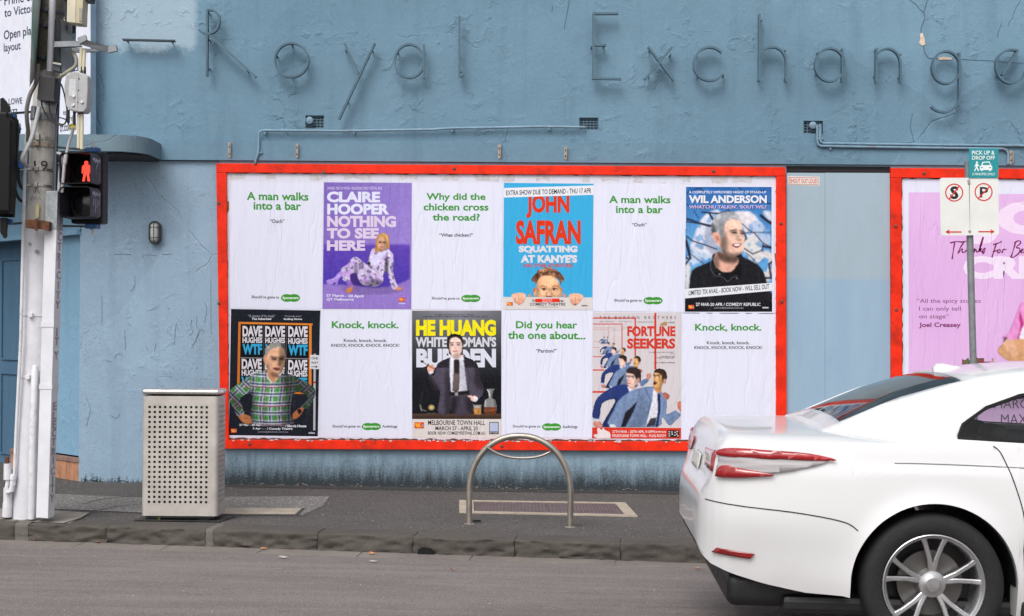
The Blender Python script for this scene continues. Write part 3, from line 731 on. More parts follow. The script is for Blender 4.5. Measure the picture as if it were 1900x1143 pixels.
letter('l', q6, [('o', [(1459, 70), (1458, 296)] + [(1466 + 9 * math.cos(a), 308 + 11 * math.sin(a)) for a in [math.radians(180 - k) for k in range(0, 330, 30)]])], [(1459, 235)])
letter('E', q7p, [('o', [(114, 54), (112, 332)]), ('o', [(114, 60), (216, 59)]), ('o', [(116, 190), (167, 190)]), ('o', [(112, 327), (228, 330)])], [(155, 198), (105, 200), (112, 62)])
letter('x', q7p, [('o', [(340, 197), (446, 337)]), ('o', [(440, 198), (325, 333)])], [(345, 215), (430, 235), (340, 318), (440, 325)])
letter('c', q7p, [('o', ell(595, 268, 66, 69, 42, 325))], [(540, 230), (650, 318), (545, 320)])
letter('h', q7p, [('o', [(800, 62), (799, 340)]), ('o', [tuple(v)[:2] for v in spline([Vector((x, y, 0)) for x, y in ((803, 226), (820, 207), (845, 199), (872, 201), (895, 216), (908, 243), (911, 275), (911, 310), (911, 342))], 4)])], [(806, 92), (795, 332), (905, 215), (905, 332)])
letter('a', q7p, [('c', ell(1092, 272, 61, 68)), ('o', [(1143, 205), (1143, 342)])], [(1040, 225), (1035, 312), (1136, 215)])
letter('n', q7p, [('o', [(1284, 205), (1282, 347)]), ('o', [tuple(v)[:2] for v in spline([Vector((x, y, 0)) for x, y in ((1287, 228), (1305, 212), (1330, 205), (1355, 212), (1374, 232), (1383, 262), (1384, 300), (1384, 346))], 4)])], [(1280, 215), (1276, 320), (1380, 232), (1378, 325)])
letter('g', q7p, [('c', ell(1573, 283, 58, 67)), ('o', [tuple(v)[:2] for v in spline([Vector((x, y, 0)) for x, y in ((1627, 222), (1627, 300), (1627, 395), (1622, 430), (1600, 458), (1566, 468), (1532, 460), (1511, 444))], 4)])], [(1515, 290), (1622, 235), (1618, 445)])
letter('e', q7p, [('o', [tuple(v)[:2] for v in spline([Vector((x, y, 0)) for x, y in ((1868, 213), (1835, 210), (1803, 224), (1782, 252), (1780, 290), (1795, 325), (1825, 345), (1860, 345), (1890, 325), (1905, 295))], 4)]), ('o', [(1868, 213), (1803, 314)])], [(1790, 235), (1785, 320), (1862, 215)])
# ================================================================== hoardings
M_red = plain('red_frame_paint', (242, 44, 10), 0.6, var=0.2, scale=7, bump=0.002, dirt=(104, 34, 28), spec=.25)
M_paper = paper_mat('white_paper', (218, 218, 232))
M_print = paper_mat('printed_paper')
M_bolt = plain('bolt_metal', (110, 100, 95), .4, metal=.6)
M_tear = plain('torn_board', (92, 70, 58), 0.9, var=.4, scale=60)
def quadW(pts, Y): return [W(x, y, Y) for x, y in pts]
def frame_bar(pts, parent, Y=.072, th=.044):
    mb = MB(); mb.slab(quadW(pts, Y), (0, th, 0))
    o = mb.build('frame_bar', M_red, parent)
    md = o.modifiers.new('bevel', 'BEVEL'); md.width = .004; md.segments = 2
    return o
hb = thing('poster_hoarding', 'long red framed hoarding that carries two rows of comedy posters', 'hoarding', tuple(W(930, 835, .05)))
frame_bar([(401, 303), (1458, 310), (1458, 326.5), (401, 320)], hb)
frame_bar([(409.5, 816), (1460, 820.5), (1460, 838), (409.5, 832.5)], hb)
frame_bar([(401, 320.3), (420, 320.5), (424.5, 832), (409.2, 832)], hb, .0715)
frame_bar([(1440.5, 327), (1458.2, 327), (1460, 837.7), (1440.5, 837.6)], hb, .0715)
mb = MB(); mb.slab(quadW([(415, 316), (1446, 322), (1446, 828), (415, 822)], .045), (0, .04, 0)); mb.build('backing_board', M_tear, hb)
# pasted white underlay, ragged at its border
def ragged(pts, amp, step):
    out = []
    for i in range(len(pts)):
        a, b = pts[i], pts[(i + 1) % len(pts)]; L = math.hypot(b[0] - a[0], b[1] - a[1]); n = max(1, int(L / step))
        for k in range(n):
            f = k / n; nx, ny = (b[1] - a[1]) / L, -(b[0] - a[0]) / L; r = random.uniform(-amp, amp * .3) * (1 if k else 0)
            out.append((a[0] + (b[0] - a[0]) * f - nx * r, a[1] + (b[1] - a[1]) * f - ny * r))
    return out
mb = MB(); mb.prism(quadW(ragged([(421.5, 322), (1439, 328), (1439.5, 816.5), (425.5, 812)], 2.2, 9), .0465), (0, .001, 0)); mb.build('pasted_paper', M_paper, hb)
M_slip = plain('old_paper', (205, 200, 205), .8, var=.12, scale=30)
for i in range(16):
    x = 430 + i * 63 + random.uniform(-20, 20); wd = random.uniform(14, 50); y = 322 + (x - 420) * .0058
    mb = MB(); mb.prism(quadW([(x, y + 1), (x + wd * .4, y + .4), (x + wd, y + 1.2), (x + wd * .95, y + 9 + random.uniform(0, 4)), (x + wd * .5, y + 5 + random.uniform(0, 8)), (x + wd * .1, y + 11)], .0475 + i * .0001), (0, .0006, 0))
    mb.build('torn_strip', M_slip, hb)
for (x, y) in ((406, 377), (842.5, 313), (1324, 317.5), (463, 824), (931, 828), (406, 563), (1451, 560), (1449, 415), (474, 303.5), (600, 320)):
    c = W(x, y, .073); mb = MB(); Mx = Matrix.Translation(c) @ Matrix.Rotation(math.pi / 2, 4, 'X')
    mb.lathe([(0, .010), (.009, .009), (.014, .004), (.016, 0), (.016, -.004)], 10, Mx); mb.build('bolt', M_bolt, hb, smooth=True)
mb = MB()
for (x, y) in ((1439, 470), (1438, 640), (1439, 742), (1438, 600), (422, 372), (1440, 700)):
    mb.prism(quadW([(x - 2, y), (x + 3, y + 2), (x + 3, y + 17), (x, y + 24), (x - 1, y + 12)], .0472), (0, .0005, 0))
mb.build('paper_tear', plain('brown_tear', (130, 96, 60), .9, var=.3), hb)
# grime along the lower rail
mb = MB()
for k in range(70):
    x = random.uniform(428, 1260); y = 815 + (x - 420) * .0043 + random.uniform(-1.0, 2.0); r = random.uniform(1, 5)
    mb.prism(quadW([(x - r, y), (x - r * .3, y - 1), (x + r, y - .3), (x + r * .7, y + 1.2), (x - r * .5, y + 1.6)], .0735), (0, .0008, 0))
tag(mb.build('paper_crumb', M_slip, hb), kind='stuff')

# ------------------------------------------------------------------ printing
LAYER = 0.00012
def islands(n, fs):
    par = list(range(n))
    def fd(a):
        while par[a] != a: par[a] = par[par[a]]; a = par[a]
        return a
    for f in fs:
        r = fd(f[0])
        for b in f[1:]: par[fd(b)] = r
    ids = {}; return [ids.setdefault(fd(i), len(ids)) for i in range(n)]
class Poster:
    def __init__(s, name, label, quad, crop, Y=.049, group='posters pasted on the red hoarding', mat=None, bgcol=(222, 223, 240), fn=None):
        s.Y = Y; s.k = 0; s.fn = fn; s.set(crop)
        q = [s.pt(*p) for p in quad]; base = (q[2] + q[3]) / 2
        s.o = thing(name, label, 'poster', tuple(base), group); s.quad = quad
        mb = MB(); vs = [s.at(*p) for p in quad]
        N = 14; Mv = 18; V = []; F = []
        for j in range(Mv + 1):
            for i in range(N + 1):
                a = vs[0].lerp(vs[1], i / N); b = vs[3].lerp(vs[2], i / N); V.append(a.lerp(b, j / Mv))
        for j in range(Mv):
            for i in range(N): k = j * (N + 1) + i; F.append((k, k + N + 1, k + N + 2, k + 1))
        s.sheet = mk('sheet', V, F, M_print, s.o, col=np.tile(lin(bgcol), (len(V), 1)))
        mb = MB(); c = [v + Vector((0, .0004, 0)) for v in vs]; mb.slab(c, (0, .0008, 0)); mb.build('sheet_back', M_paper, s.o)
        s.k = 3
    def set(s, crop): s.c = crop
    def pt(s, x, y):
        c = s.c; return s.raw(c[0] + x * (c[2] - c[0]) / c[4], c[1] + y * (c[2] - c[0]) / c[4], 0)
    def raw(s, px, py, k): 
        if s.fn: return s.fn(px, py, k * LAYER)
        return W(px, py, s.Y + k * LAYER)
    def at(s, x, y, k=0):
        c = s.c; f = (c[2] - c[0]) / c[4]; return s.raw(c[0] + x * f, c[1] + y * f, k)
    def text(s, txt, x0, y0, x1, y1, col, bold=0.0, name='lettering', slope=0.0, shear=0.0, space=1.0, res=3, amount=1.0):
        v, f = text_geom(txt, bold, shear, space, res)
        mn, mx = v.min(0), v.max(0); u = (v - mn) / (mx - mn); s.k += 1
        isl = islands(len(v), f)
        pts = [s.at(x0 + a * (x1 - x0), y1 - b * (y1 - y0) + slope * a * (x1 - x0), s.k + (isl[i] % 5) * .18) for i, (a, b) in enumerate(u)]
        return mk(name, pts, f, M_print, s.o, col=np.tile(lin(col), (len(pts), 1)))
    def poly(s, pts, col, smooth=0, name='print', closed=True):
        s.k += 1
        if smooth: pts = [tuple(v)[:2] for v in spline([Vector((a, b, 0)) for a, b in pts], smooth, closed=True)]
        vs = [s.at(*p, s.k) for p in pts]; t = [tuple(x) for x in tessellate_polygon([vs])]
        mb = MB(); mb.add(vs, t); V = np.array([tuple(v) for v in vs])
        # face the street
        fs = []
        for a, b, c in t:
            n = (vs[b] - vs[a]).cross(vs[c] - vs[a]); fs.append((a, b, c) if n.y < 0 else (a, c, b))
        return mk(name, vs, fs, M_print, s.o, col=np.tile(lin(col), (len(vs), 1)))
    def multi(s, polys, name='print'):
        s.k += 1; V = []; F = []; Cc = []
        for pi, (pts, col) in enumerate(polys):
            vs = [s.at(*p, s.k + (pi % 12) * .07) for p in pts]; k = len(V)
            for t in tessellate_polygon([vs]):
                a, b, c = t; n = (vs[b] - vs[a]).cross(vs[c] - vs[a]); F.append((a + k, b + k, c + k) if n.y < 0 else (a + k, c + k, b + k))
            V += vs; Cc += [lin(col)] * len(vs)
        return mk(name, V, F, M_print, s.o, col=np.array(Cc))
    def canvas(s, cv, name='picture'):
        s.k += 1; H, Wd = cv.H, cv.W
        if name != 'background': cv.finish(s.c[4] / (s.c[2] - s.c[0]))
        keep = cv.a > 0.5
        q = keep[:-1, :-1] & keep[1:, :-1] & keep[:-1, 1:] & keep[1:, 1:]
        idx = np.arange(H * Wd).reshape(H, Wd)
        f = np.stack([idx[:-1, :-1][q], idx[1:, :-1][q], idx[1:, 1:][q], idx[:-1, 1:][q]], 1)
        used = np.unique(f); mp = -np.ones(H * Wd, int); mp[used] = np.arange(len(used)); f = mp[f]
        X = cv.X.ravel()[used]; Y = cv.Y.ravel()[used]; c = s.c; fx = (c[2] - c[0]) / c[4]
        px = c[0] + X * fx; py = c[1] + Y * fx
        A = px - 950; B = py - HY; u = (A * _c + B * _s) / FPX; v = (-A * _s + B * _c) / FPX; Yw = -(s.Y + s.k * LAYER); D = Yw - CAMY
        V = np.stack([u * D, np.full_like(u, Yw), CAMZ - v * D], 1)
        colr = cv.c.reshape(-1, 3)[used]; colr = np.clip(colr, 0, 255) / 255.0
        L = np.where(colr <= 0.04045, colr / 12.92, ((colr + 0.055) / 1.055) ** 2.4)
        return mk(name, V, f.tolist(), M_print, s.o, col=L)

class Cv:
    """a little painted picture: colour samples over a grid in crop coordinates"""
    def __init__(s, x0, y0, x1, y1, step):
        s.X, s.Y = np.meshgrid(np.arange(x0, x1 + .01, step), np.arange(y0, y1 + .01, step)); s.H, s.W = s.X.shape; s.st = step
        s.c = np.zeros((s.H, s.W, 3)); s.a = np.zeros((s.H, s.W)); s.rng = np.random.RandomState(int(x0 + y0 + x1) & 1023)
    def mask(s, pts, smooth=4, soft=0.0):
        if smooth: pts = [tuple(v)[:2] for v in spline([Vector((a, b, 0)) for a, b in pts], smooth, closed=True)]
        ins = np.zeros(s.X.shape, bool); n = len(pts)
        for i in range(n):
            (xa, ya), (xb, yb) = pts[i], pts[(i + 1) % n]
            if ya == yb: continue
            cond = ((ya > s.Y) != (yb > s.Y)) & (s.X < (xb - xa) * (s.Y - ya) / (yb - ya) + xa); ins ^= cond
        m = ins.astype(float)
        return s.blur(m, soft) if soft else m
    def blur(s, m, r):
        k = max(1, int(round(r / s.st)))
        for _ in range(2):
            for ax in (0, 1):
                pad = np.concatenate([np.repeat(np.take(m, [0], ax), k, ax), m, np.repeat(np.take(m, [-1], ax), k, ax)], ax)
                cs = np.cumsum(np.concatenate([np.zeros_like(np.take(pad, [0], ax)), pad], ax), ax)
                n = m.shape[ax]; m = (np.take(cs, np.arange(2 * k + 1, 2 * k + 1 + n), ax) - np.take(cs, np.arange(0, n), ax)) / (2 * k + 1)
        return m
    def noise(s, r, seed=0):
        g = np.random.RandomState(seed).rand(s.H, s.W); g = s.blur(g, r); return (g - g.mean()) / (g.std() + 1e-9)
    def put(s, m, col, alpha=1.0, cover=True):
        col = np.asarray(col, float); m = m * alpha
        s.c = s.c * (1 - m[..., None]) + col * m[..., None]
        if cover: s.a = np.maximum(s.a, m)
    def poly(s, pts, col, smooth=4, soft=0.0, alpha=1.0, cover=True): s.put(s.mask(pts, smooth, soft), col, alpha, cover)
    def shade(s, pts, k, soft=6, smooth=4, inside=None):
        m = s.mask(pts, smooth, soft)
        if inside is not None: m = m * inside
        s.c = s.c * (1 + (k - 1) * m[..., None])
    def line(s, pts, wd, col, alpha=1.0, inside=None, cover=False):
        m = np.zeros(s.X.shape)
        for i in range(len(pts) - 1):
            (xa, ya), (xb, yb) = pts[i], pts[i + 1]; L2 = (xb - xa) ** 2 + (yb - ya) ** 2 + 1e-9
            t = np.clip(((s.X - xa) * (xb - xa) + (s.Y - ya) * (yb - ya)) / L2, 0, 1)
            d = np.hypot(s.X - xa - t * (xb - xa), s.Y - ya - t * (yb - ya)); m = np.maximum(m, np.clip((wd / 2 + s.st * .5 - d) / s.st, 0, 1))
        if inside is not None: m = m * inside
        s.put(m, col, alpha, cover)
    def ell(s, cx, cy, rx, ry, col, soft=0.0, alpha=1.0, cover=True, inside=None):
        m = ((s.X - cx) ** 2 / rx ** 2 + (s.Y - cy) ** 2 / ry ** 2 < 1).astype(float)
        if soft: m = s.blur(m, soft)
        if inside is not None: m = m * inside
        s.put(m, col, alpha, cover)
    def grad(s, x0, y0, x1, y1, ca, cb, vert=True):
        m = ((s.X >= x0) & (s.X <= x1) & (s.Y >= y0) & (s.Y <= y1)).astype(float)
        t = np.clip((s.Y - y0) / (y1 - y0), 0, 1) if vert else np.clip((s.X - x0) / (x1 - x0), 0, 1)
        col = np.asarray(ca, float) * (1 - t[..., None]) + np.asarray(cb, float) * t[..., None]; s.put(m, col)
    def finish(s, ppx):
        """soften the flat fills a little and give them the uneven tone of a printed photograph"""
        al = (s.a > .5).astype(float); r = .42 * ppx
        den = s.blur(al, r) + 1e-6
        for k in range(3): s.c[..., k] = np.where(al > 0, s.blur(s.c[..., k] * al, r) / den * .5 + s.c[..., k] * .5, s.c[..., k])
        n = .018 * s.noise(3.2 * ppx, 77) + .022 * s.noise(1.4 * ppx, 78) + .014 * s.noise(.7 * ppx, 79)
        lit = 1 + n * 1.0 + .06 * np.clip((s.Y.mean() - s.Y) / (s.Y.max() - s.Y.min()), -.5, .5)
        ed = s.blur(al, 2.6 * ppx); rim = .80 + .24 * np.clip(ed, 0, 1)
        s.c = np.clip(s.c * (lit * rim)[..., None], 0, 255)
    def grain(s, amt, r=0.0, seed=1):
        s.c = s.c + amt * (s.noise(r, seed) if r else np.random.RandomState(seed).randn(s.H, s.W))[..., None]

GRN = (64, 148, 52); INK = (34, 34, 46)
def spec_logo(p, x0, y0, x1, y1):
    cy = (y0 + y1) / 2; r = (y1 - y0) / 2; a = []
    for cx, s_ in ((x0 + (x1 - x0) * .32, 1), (x0 + (x1 - x0) * .68, -1)):
        a.append(([(cx + (x1 - x0) * .32 * math.cos(2 * math.pi * k / 28), cy + r * math.sin(2 * math.pi * k / 28)) for k in range(28)], GRN))
    o = p.poly(a[0][0], GRN, name='logo'); p.poly(a[1][0], GRN, name='logo')
    w_ = x1 - x0; p.text('Specsavers', x0 + w_ * .08, cy - r * .36, x0 + w_ * .92, cy + r * .46, (232, 240, 232), .025, 'logo_lettering')
CR1 = (400, 300, 780, 600, 1448); CR2 = (400, 560, 780, 840, 1551); CR3 = (760, 310, 1110, 600, 1379); CR4 = (760, 560, 1110, 840, 1429)
CR5 = (1090, 310, 1480, 600, 1537); CR6 = (1090, 560, 1480, 840, 1592)
grp = 'white joke posters with green headings'
p = Poster('joke_poster', 'white poster reading A man walks into a bar, top left on the hoarding', [(106, 140), (762, 150), (750, 1040), (103, 1036)], CR1, group=grp)
p.text('A man walks', 220, 213, 657, 272, GRN, .027, 'heading', .01); p.text('into a bar', 268, 281, 604, 340, GRN, .027, 'heading', .01)
p.text('“Ouch”', 383, 406, 487, 434, INK, .016, slope=.01); p.text("Should’ve gone to", 254, 945, 450, 972, (52, 52, 64), .014, slope=.015); spec_logo(p, 462, 936, 597, 991)
p = Poster('joke_poster', 'white poster reading Why did the chicken cross the road, left of the sky blue poster', [(17, 112), (682, 118), (670, 1045), (14, 1040)], CR3, group=grp)
p.text('Why did the', 122, 190, 555, 255, GRN, .027, 'heading', .003); p.text('chicken cross', 102, 264, 577, 318, GRN, .027, 'heading', .003); p.text('the road?', 168, 340, 513, 392, GRN, .027, 'heading', .003)
p.text('“What chicken?”', 216, 484, 464, 509, INK, .016); p.text("Should’ve gone to", 163, 949, 366, 973, (52, 52, 64), .014, slope=.008); spec_logo(p, 377, 933, 517, 987)
p = Poster('joke_poster', 'white poster reading A man walks into a bar, right of the sky blue poster', [(46, 122), (712, 128), (706, 1060), (40, 1054)], CR5, group=grp)
p.text('A man walks', 158, 208, 607, 264, GRN, .027, 'heading', .005); p.text('into a bar', 208, 281, 551, 337, GRN, .027, 'heading', .005)
p.text('“Ouch”', 325, 408, 432, 434, INK, .016); p.text("Should’ve gone to", 196, 963, 398, 990, (52, 52, 64), .014, slope=.008); spec_logo(p, 409, 950, 550, 1004)
p = Poster('joke_poster', 'white poster reading Knock, knock, beside the man in the green checked shirt', [(792, 66), (1484, 68), (1488, 1032), (800, 1026)], CR2, group=grp)
p.text('Knock, knock.', 880, 146, 1386, 210, GRN, .027, 'heading', .002); p.text('Knock, knock, knock.', 971, 280, 1297, 308, INK, .016, slope=.004); p.text('KNOCK, KNOCK, KNOCK, KNOCK!', 876, 318, 1391, 345, INK, .016)
p.text("Should’ve gone to", 885, 932, 1095, 958, (52, 52, 64), .014); spec_logo(p, 1107, 917, 1252, 972); p.text('Audiology', 1262, 933, 1378, 958, (52, 52, 64), .014)
p = Poster('joke_poster', 'white poster reading Did you hear the one about, behind the bicycle hoop top', [(694, 62), (1384, 70), (1382, 1032), (700, 1026)], CR4, group=grp)
p.text('Did you hear', 805, 146, 1270, 218, GRN, .027, 'heading', .004); p.text('the one about...', 745, 222, 1332, 282, GRN, .027, 'heading', .006)
p.text('“Pardon?”', 957, 357, 1115, 385, INK, .016); p.text("Should’ve gone to", 782, 932, 992, 958, (52, 52, 64), .014, slope=.003); spec_logo(p, 1003, 920, 1147, 976); p.text('Audiology', 1158, 935, 1273, 962, (52, 52, 64), .014)
p = Poster('joke_poster', 'white poster reading Knock, knock, in the lower right corner of the hoarding', [(718, 82), (1424, 86), (1426, 1050), (714, 1044)], CR6, group=grp)
p.text('Knock, knock.', 815, 166, 1318, 228, GRN, .027, 'heading'); p.text('Knock, knock, knock.', 905, 298, 1228, 326, INK, .016); p.text('KNOCK, KNOCK, KNOCK, KNOCK!', 809, 335, 1323, 362, INK, .016)
p.text("Should’ve gone to", 820, 950, 1032, 974, (52, 52, 64), .014); spec_logo(p, 1044, 936, 1190, 990); p.text('Audiology', 1200, 950, 1316, 976, (52, 52, 64), .014)

def fest_logo(p, x0, y0, x1, y1):
    w_, h = x1 - x0, y1 - y0
    p.poly([(x0, y0), (x1, y0 + h * .02), (x1, y1), (x0, y1)], (214, 66, 38), name='logo')
    p.poly([(x0 + w_ * .05, y0 + h * .15), (x0 + w_ * .45, y0 + h * .2), (x0 + w_ * .7, y0 + h * .1), (x0 + w_ * .55, y0 + h * .5), (x0 + w_ * .75, y0 + h * .8), (x0 + w_ * .3, y0 + h * .85), (x0 + w_ * .12, y0 + h * .6)], (240, 160, 50), 3, name='logo')
    p.poly([(x0 + w_ * .68, y0 + h * .5), (x0 + w_ * .95, y0 + h * .25), (x0 + w_ * .92, y0 + h * .85)], (150, 160, 175), name='logo')

SK = (214, 164, 128)
# ---- purple poster
CG = (596, 335, 768, 440, 1872); CA = (598, 420, 768, 580, 1214)
p = Poster('comedy_poster', 'purple poster with a woman in a floral lilac suit leaning back on one hand', [(56, 32), (1828, 46), (1818, 2596), (25, 2590)], CG, bgcol=(146, 122, 200))
p.set(CA)
cv = Cv(2, -585, 1182, 1084, 10)
TL, TR, BR, BL = (22, -583), (1171, -576), (1164, 1092), (3, 1086)
m = cv.mask([TL, TR, BR, BL], 0)
t = np.clip((cv.X - 10) / 1160, 0, 1)[..., None]; t2 = np.clip((cv.Y + 585) / 820, 0, 1)[..., None]
cv.put(m, np.array((124, 100, 182)) * (1 - .6 * t - .2 * t2) + np.array((160, 138, 214)) * (.6 * t + .2 * t2))
d = cv.mask([(10, 233), (1172, 240), (1172, 700), (1100, 735), (950, 800), (700, 820), (400, 790), (5, 770)], 0, 4)
t = np.clip((cv.Y - 233) / 500, 0, 1)[..., None]; cv.put(d * m, np.array((96, 68, 176)) * (1 - t) + np.array((76, 56, 168)) * t)
fl = cv.mask([(0, 770), (400, 790), (700, 820), (950, 800), (1100, 735), (1172, 700), (1172, 1095), (0, 1095)], 0, 8)
cv.put(fl * m, (146, 118, 198)); cv.shade([(250, 800), (600, 780), (1050, 830), (900, 890), (400, 900)], .86, 14)
cv.grain(2.2, 12); cv.a = m; p.canvas(cv, 'background')
p.set(CG)
WH = (222, 222, 244); PK = (218, 200, 226)
p.text('(WINNER · PIECE OF WOOD · MELBOURNE COMEDY FESTIVAL 2024)', 120, 125, 1225, 200, (205, 195, 230), .012, 'small_print', .0, res=2)
p.text('CLAIRE', 115, 220, 1190, 440, WH, .05, 'heading', .004); p.text('HOOPER', 120, 465, 1375, 688, WH, .05, 'heading'); p.text('NOTHING', 118, 708, 1510, 938, PK, .05, 'heading', .004)
p.set(CA); p.text('TO SEE', 60, 22, 750, 163, PK, .05, 'heading'); p.text('HERE', 60, 186, 568, 322, PK, .05, 'heading')
cv = Cv(40, 60, 1100, 900, 5.5)
suit = lambda pts, base: cv.poly(pts, base, 3)
cv.poly([(50, 715), (90, 700), (150, 680), (235, 590), (275, 640), (220, 710), (195, 795), (170, 790), (170, 745), (110, 782), (60, 760)], (168, 138, 218), 3)
cv.line([(120, 700), (180, 690), (240, 640)], 12, (205, 185, 240), .7)
cv.poly([(380, 600), (480, 580), (560, 790), (480, 780), (360, 740)], (62, 42, 116), 3)
cv.poly([(300, 690), (362, 690), (400, 765), (474, 815), (460, 838), (408, 805), (395, 850), (345, 850), (300, 870), (312, 830), (330, 800)], (138, 100, 190), 3)
cv.poly([(305, 868), (320, 828), (360, 812), (398, 785), (404, 850), (385, 878), (335, 886)], (204, 132, 84), 3)
A = cv.mask([(235, 562), (300, 520), (350, 480), (390, 420), (440, 400), (495, 425), (590, 505), (660, 560), (800, 650), (805, 740), (725, 797), (610, 792), (530, 770), (475, 690), (450, 615), (370, 640), (365, 705), (290, 728), (258, 680), (272, 620)], 3)
B = cv.mask([(655, 300), (700, 280), (760, 335), (840, 285), (915, 335), (942, 400), (930, 560), (845, 600), (805, 660), (795, 742), (700, 625), (640, 545), (590, 500), (620, 400)], 3)
Cc = cv.mask([(860, 380), (930, 345), (948, 450), (942, 600), (975, 725), (1012, 822), (930, 838), (880, 690), (848, 560)], 3)
for M_, b in ((A, (196, 180, 218)), (B, (204, 188, 224)), (Cc, (200, 184, 222))): cv.put(M_, b)
al = np.clip(A + B + Cc, 0, 1); n1 = cv.noise(9, 3); n2 = cv.noise(20, 5); n3 = cv.noise(7, 9)
cv.put(al * (n1 > .8), (88, 82, 112), .75, False); cv.put(al * (n2 > .9), (178, 128, 205), .6, False); cv.put(al * (n3 < -1.3), (228, 222, 240), .8, False)
cv.shade([(840, 420), (865, 400), (870, 700), (820, 640)], .45, 5); cv.shade([(520, 760), (700, 700), (800, 740), (700, 800)], .6, 14, inside=A); cv.shade([(440, 480), (480, 600), (460, 640), (420, 600)], .7, 8, inside=A)
cv.poly([(700, 390), (760, 330), (830, 315), (790, 420), (700, 505), (628, 485)], (206, 202, 238), 3)
cv.poly([(595, 490), (620, 462), (642, 490), (622, 522)], (34, 26, 50), 0)
cv.line([(640, 540), (720, 600), (790, 680)], 7, (110, 96, 140), .7, inside=al)
cv.poly([(965, 832), (1005, 800), (1060, 805), (1088, 824), (1050, 835), (1060, 852), (985, 856)], (206, 140, 118), 3)
cv.poly([(738, 112), (800, 84), (862, 105), (890, 170), (896, 306), (860, 288), (800, 330), (735, 330), (700, 350), (704, 220), (714, 150)], (198, 148, 84), 3)
cv.poly([(768, 290), (832, 280), (806, 330), (765, 336)], (188, 132, 104), 3)
cv.poly([(736, 175), (765, 135), (805, 150), (850, 200), (846, 262), (802, 312), (762, 302), (736, 245)], (212, 164, 136), 3)
cv.shade([(740, 120), (800, 130), (850, 190), (880, 300), (860, 180), (800, 100)], 1.12, 5)
cv.shade([(822, 160), (852, 200), (846, 270), (805, 312), (812, 240)], .8, 10); cv.shade([(745, 195), (795, 195), (795, 225), (745, 225)], .84, 8); cv.shade([(805, 195), (845, 198), (845, 228), (805, 228)], .84, 8); cv.shade([(745, 285), (800, 300), (800, 330), (760, 330)], .7, 9); cv.line([(750, 198), (785, 194)], 8, (150, 100, 64)); cv.line([(808, 196), (838, 202)], 8, (150, 100, 64)); cv.line([(757, 212), (783, 211)], 14, (62, 40, 38)); cv.line([(810, 214), (834, 217)], 14, (62, 40, 38)); cv.line([(770, 271), (806, 273)], 12, (164, 66, 68)); cv.line([(796, 225), (798, 247), (788, 250)], 9, (168, 112, 90))
cv.line([(712, 320), (722, 200), (748, 125)], 16, (140, 92, 48), .7); cv.line([(770, 100), (820, 130), (850, 200), (868, 290)], 12, (150, 100, 56), .7); cv.line([(800, 92), (850, 120), (876, 190)], 9, (232, 192, 130), .8); cv.line([(760, 100), (735, 150), (722, 230)], 8, (232, 192, 130), .6); cv.line([(880, 160), (890, 300)], 12, (160, 112, 62), .6)
p.canvas(cv, 'figure')
p.text('27 March - 20 April', 52, 897, 545, 942, (224, 222, 246), .03, 'small_print', .02); p.text('7.10PM (SUN 6.10PM)', 560, 912, 862, 938, (172, 150, 214), 0, 'small_print', res=2)
p.text('QT Melbourne', 55, 950, 415, 990, (224, 222, 246), .03, 'small_print'); p.text('comedyfestival.com.au', 50, 1003, 392, 1026, (172, 150, 214), 0, 'small_print', res=2)
fest_logo(p, 1015, 943, 1100, 996); p.text('token', 1015, 1006, 1098, 1030, (224, 222, 246), .02, 'small_print')

# ---- checked shirt poster
CB = (420, 570, 600, 820, 823)
p = Poster('comedy_poster', 'black poster with a grey haired man in a green checked shirt, hands on hips', [(34, 10), (800, 22), (782, 1112), (10, 1100)], CB)
p.poly([(40, 15), (796, 28), (776, 1096), (22, 1086)], (24, 28, 38), name='background')
p.multi([([(102, 124), (732, 138), (732, 154), (102, 142)], (214, 126, 44)), ([(102, 124), (122, 124), (112, 720), (90, 720)], (200, 112, 40)), ([(702, 152), (724, 152), (722, 735), (698, 735)], (214, 126, 44)), ([(560, 718), (722, 720), (722, 738), (560, 735)], (204, 116, 40))], 'print')
p.multi([([(122, 142), (702, 154), (698, 720), (112, 716)], (12, 13, 17))], 'print')
p.multi([([(316, 146), (322, 146), (318, 720), (312, 720)], (74, 76, 84)), ([(507, 150), (513, 150), (509, 720), (503, 720)], (74, 76, 84)), ([(120, 425), (700, 434), (700, 441), (120, 432)], (130, 128, 134))], 'print')
DV = (214, 208, 216)
for (a, b, c, d) in ((137, 158, 305, 250), (330, 160, 498, 252), (525, 162, 690, 254)):
    p.text('DAVE', a, b, c, d, DV, .045, 'heading'); h = (d - b)
for (a, b, c, d) in ((137, 255, 305, 304), (330, 258, 498, 306), (525, 262, 690, 312)): p.text('HUGHES', a, b, c, d, DV, .04, 'heading')
for (a, b, c, d) in ((137, 312, 303, 402), (330, 314, 496, 404), (525, 318, 690, 410)): p.text('WTF', a, b, c, d, (52, 160, 206), .05, 'heading')
for (a, b, c, d) in ((130, 437, 300, 525), (326, 440, 494, 528), (525, 447, 687, 533)): p.text('DAVE', a, b, c, d, DV, .045, 'heading')
for (a, b, c, d) in ((130, 530, 300, 582), (326, 533, 494, 585), (522, 536, 687, 590)): p.text('HUGHES', a, b, c, d, DV, .04, 'heading')
for (a, b, c, d) in ((126, 590, 297, 680), (522, 598, 686, 688)): p.text('WTF', a, b, c, d, (52, 160, 206), .05, 'heading')
p.multi([([(741, 395), (759, 395), (755, 1045), (737, 1045)], (176, 178, 184))], 'print')
p.multi([([(738, 630), (757, 630), (757, 646), (738, 646)], (190, 60, 50))], 'print')
p.poly([(712, 404), (790, 408), (787, 526), (708, 522)], (214, 214, 220), name='print')
p.text('ONE', 722, 422, 778, 444, INK, .02, 'sign_lettering'); p.text('WAY', 718, 460, 780, 482, INK, .02, 'sign_lettering')
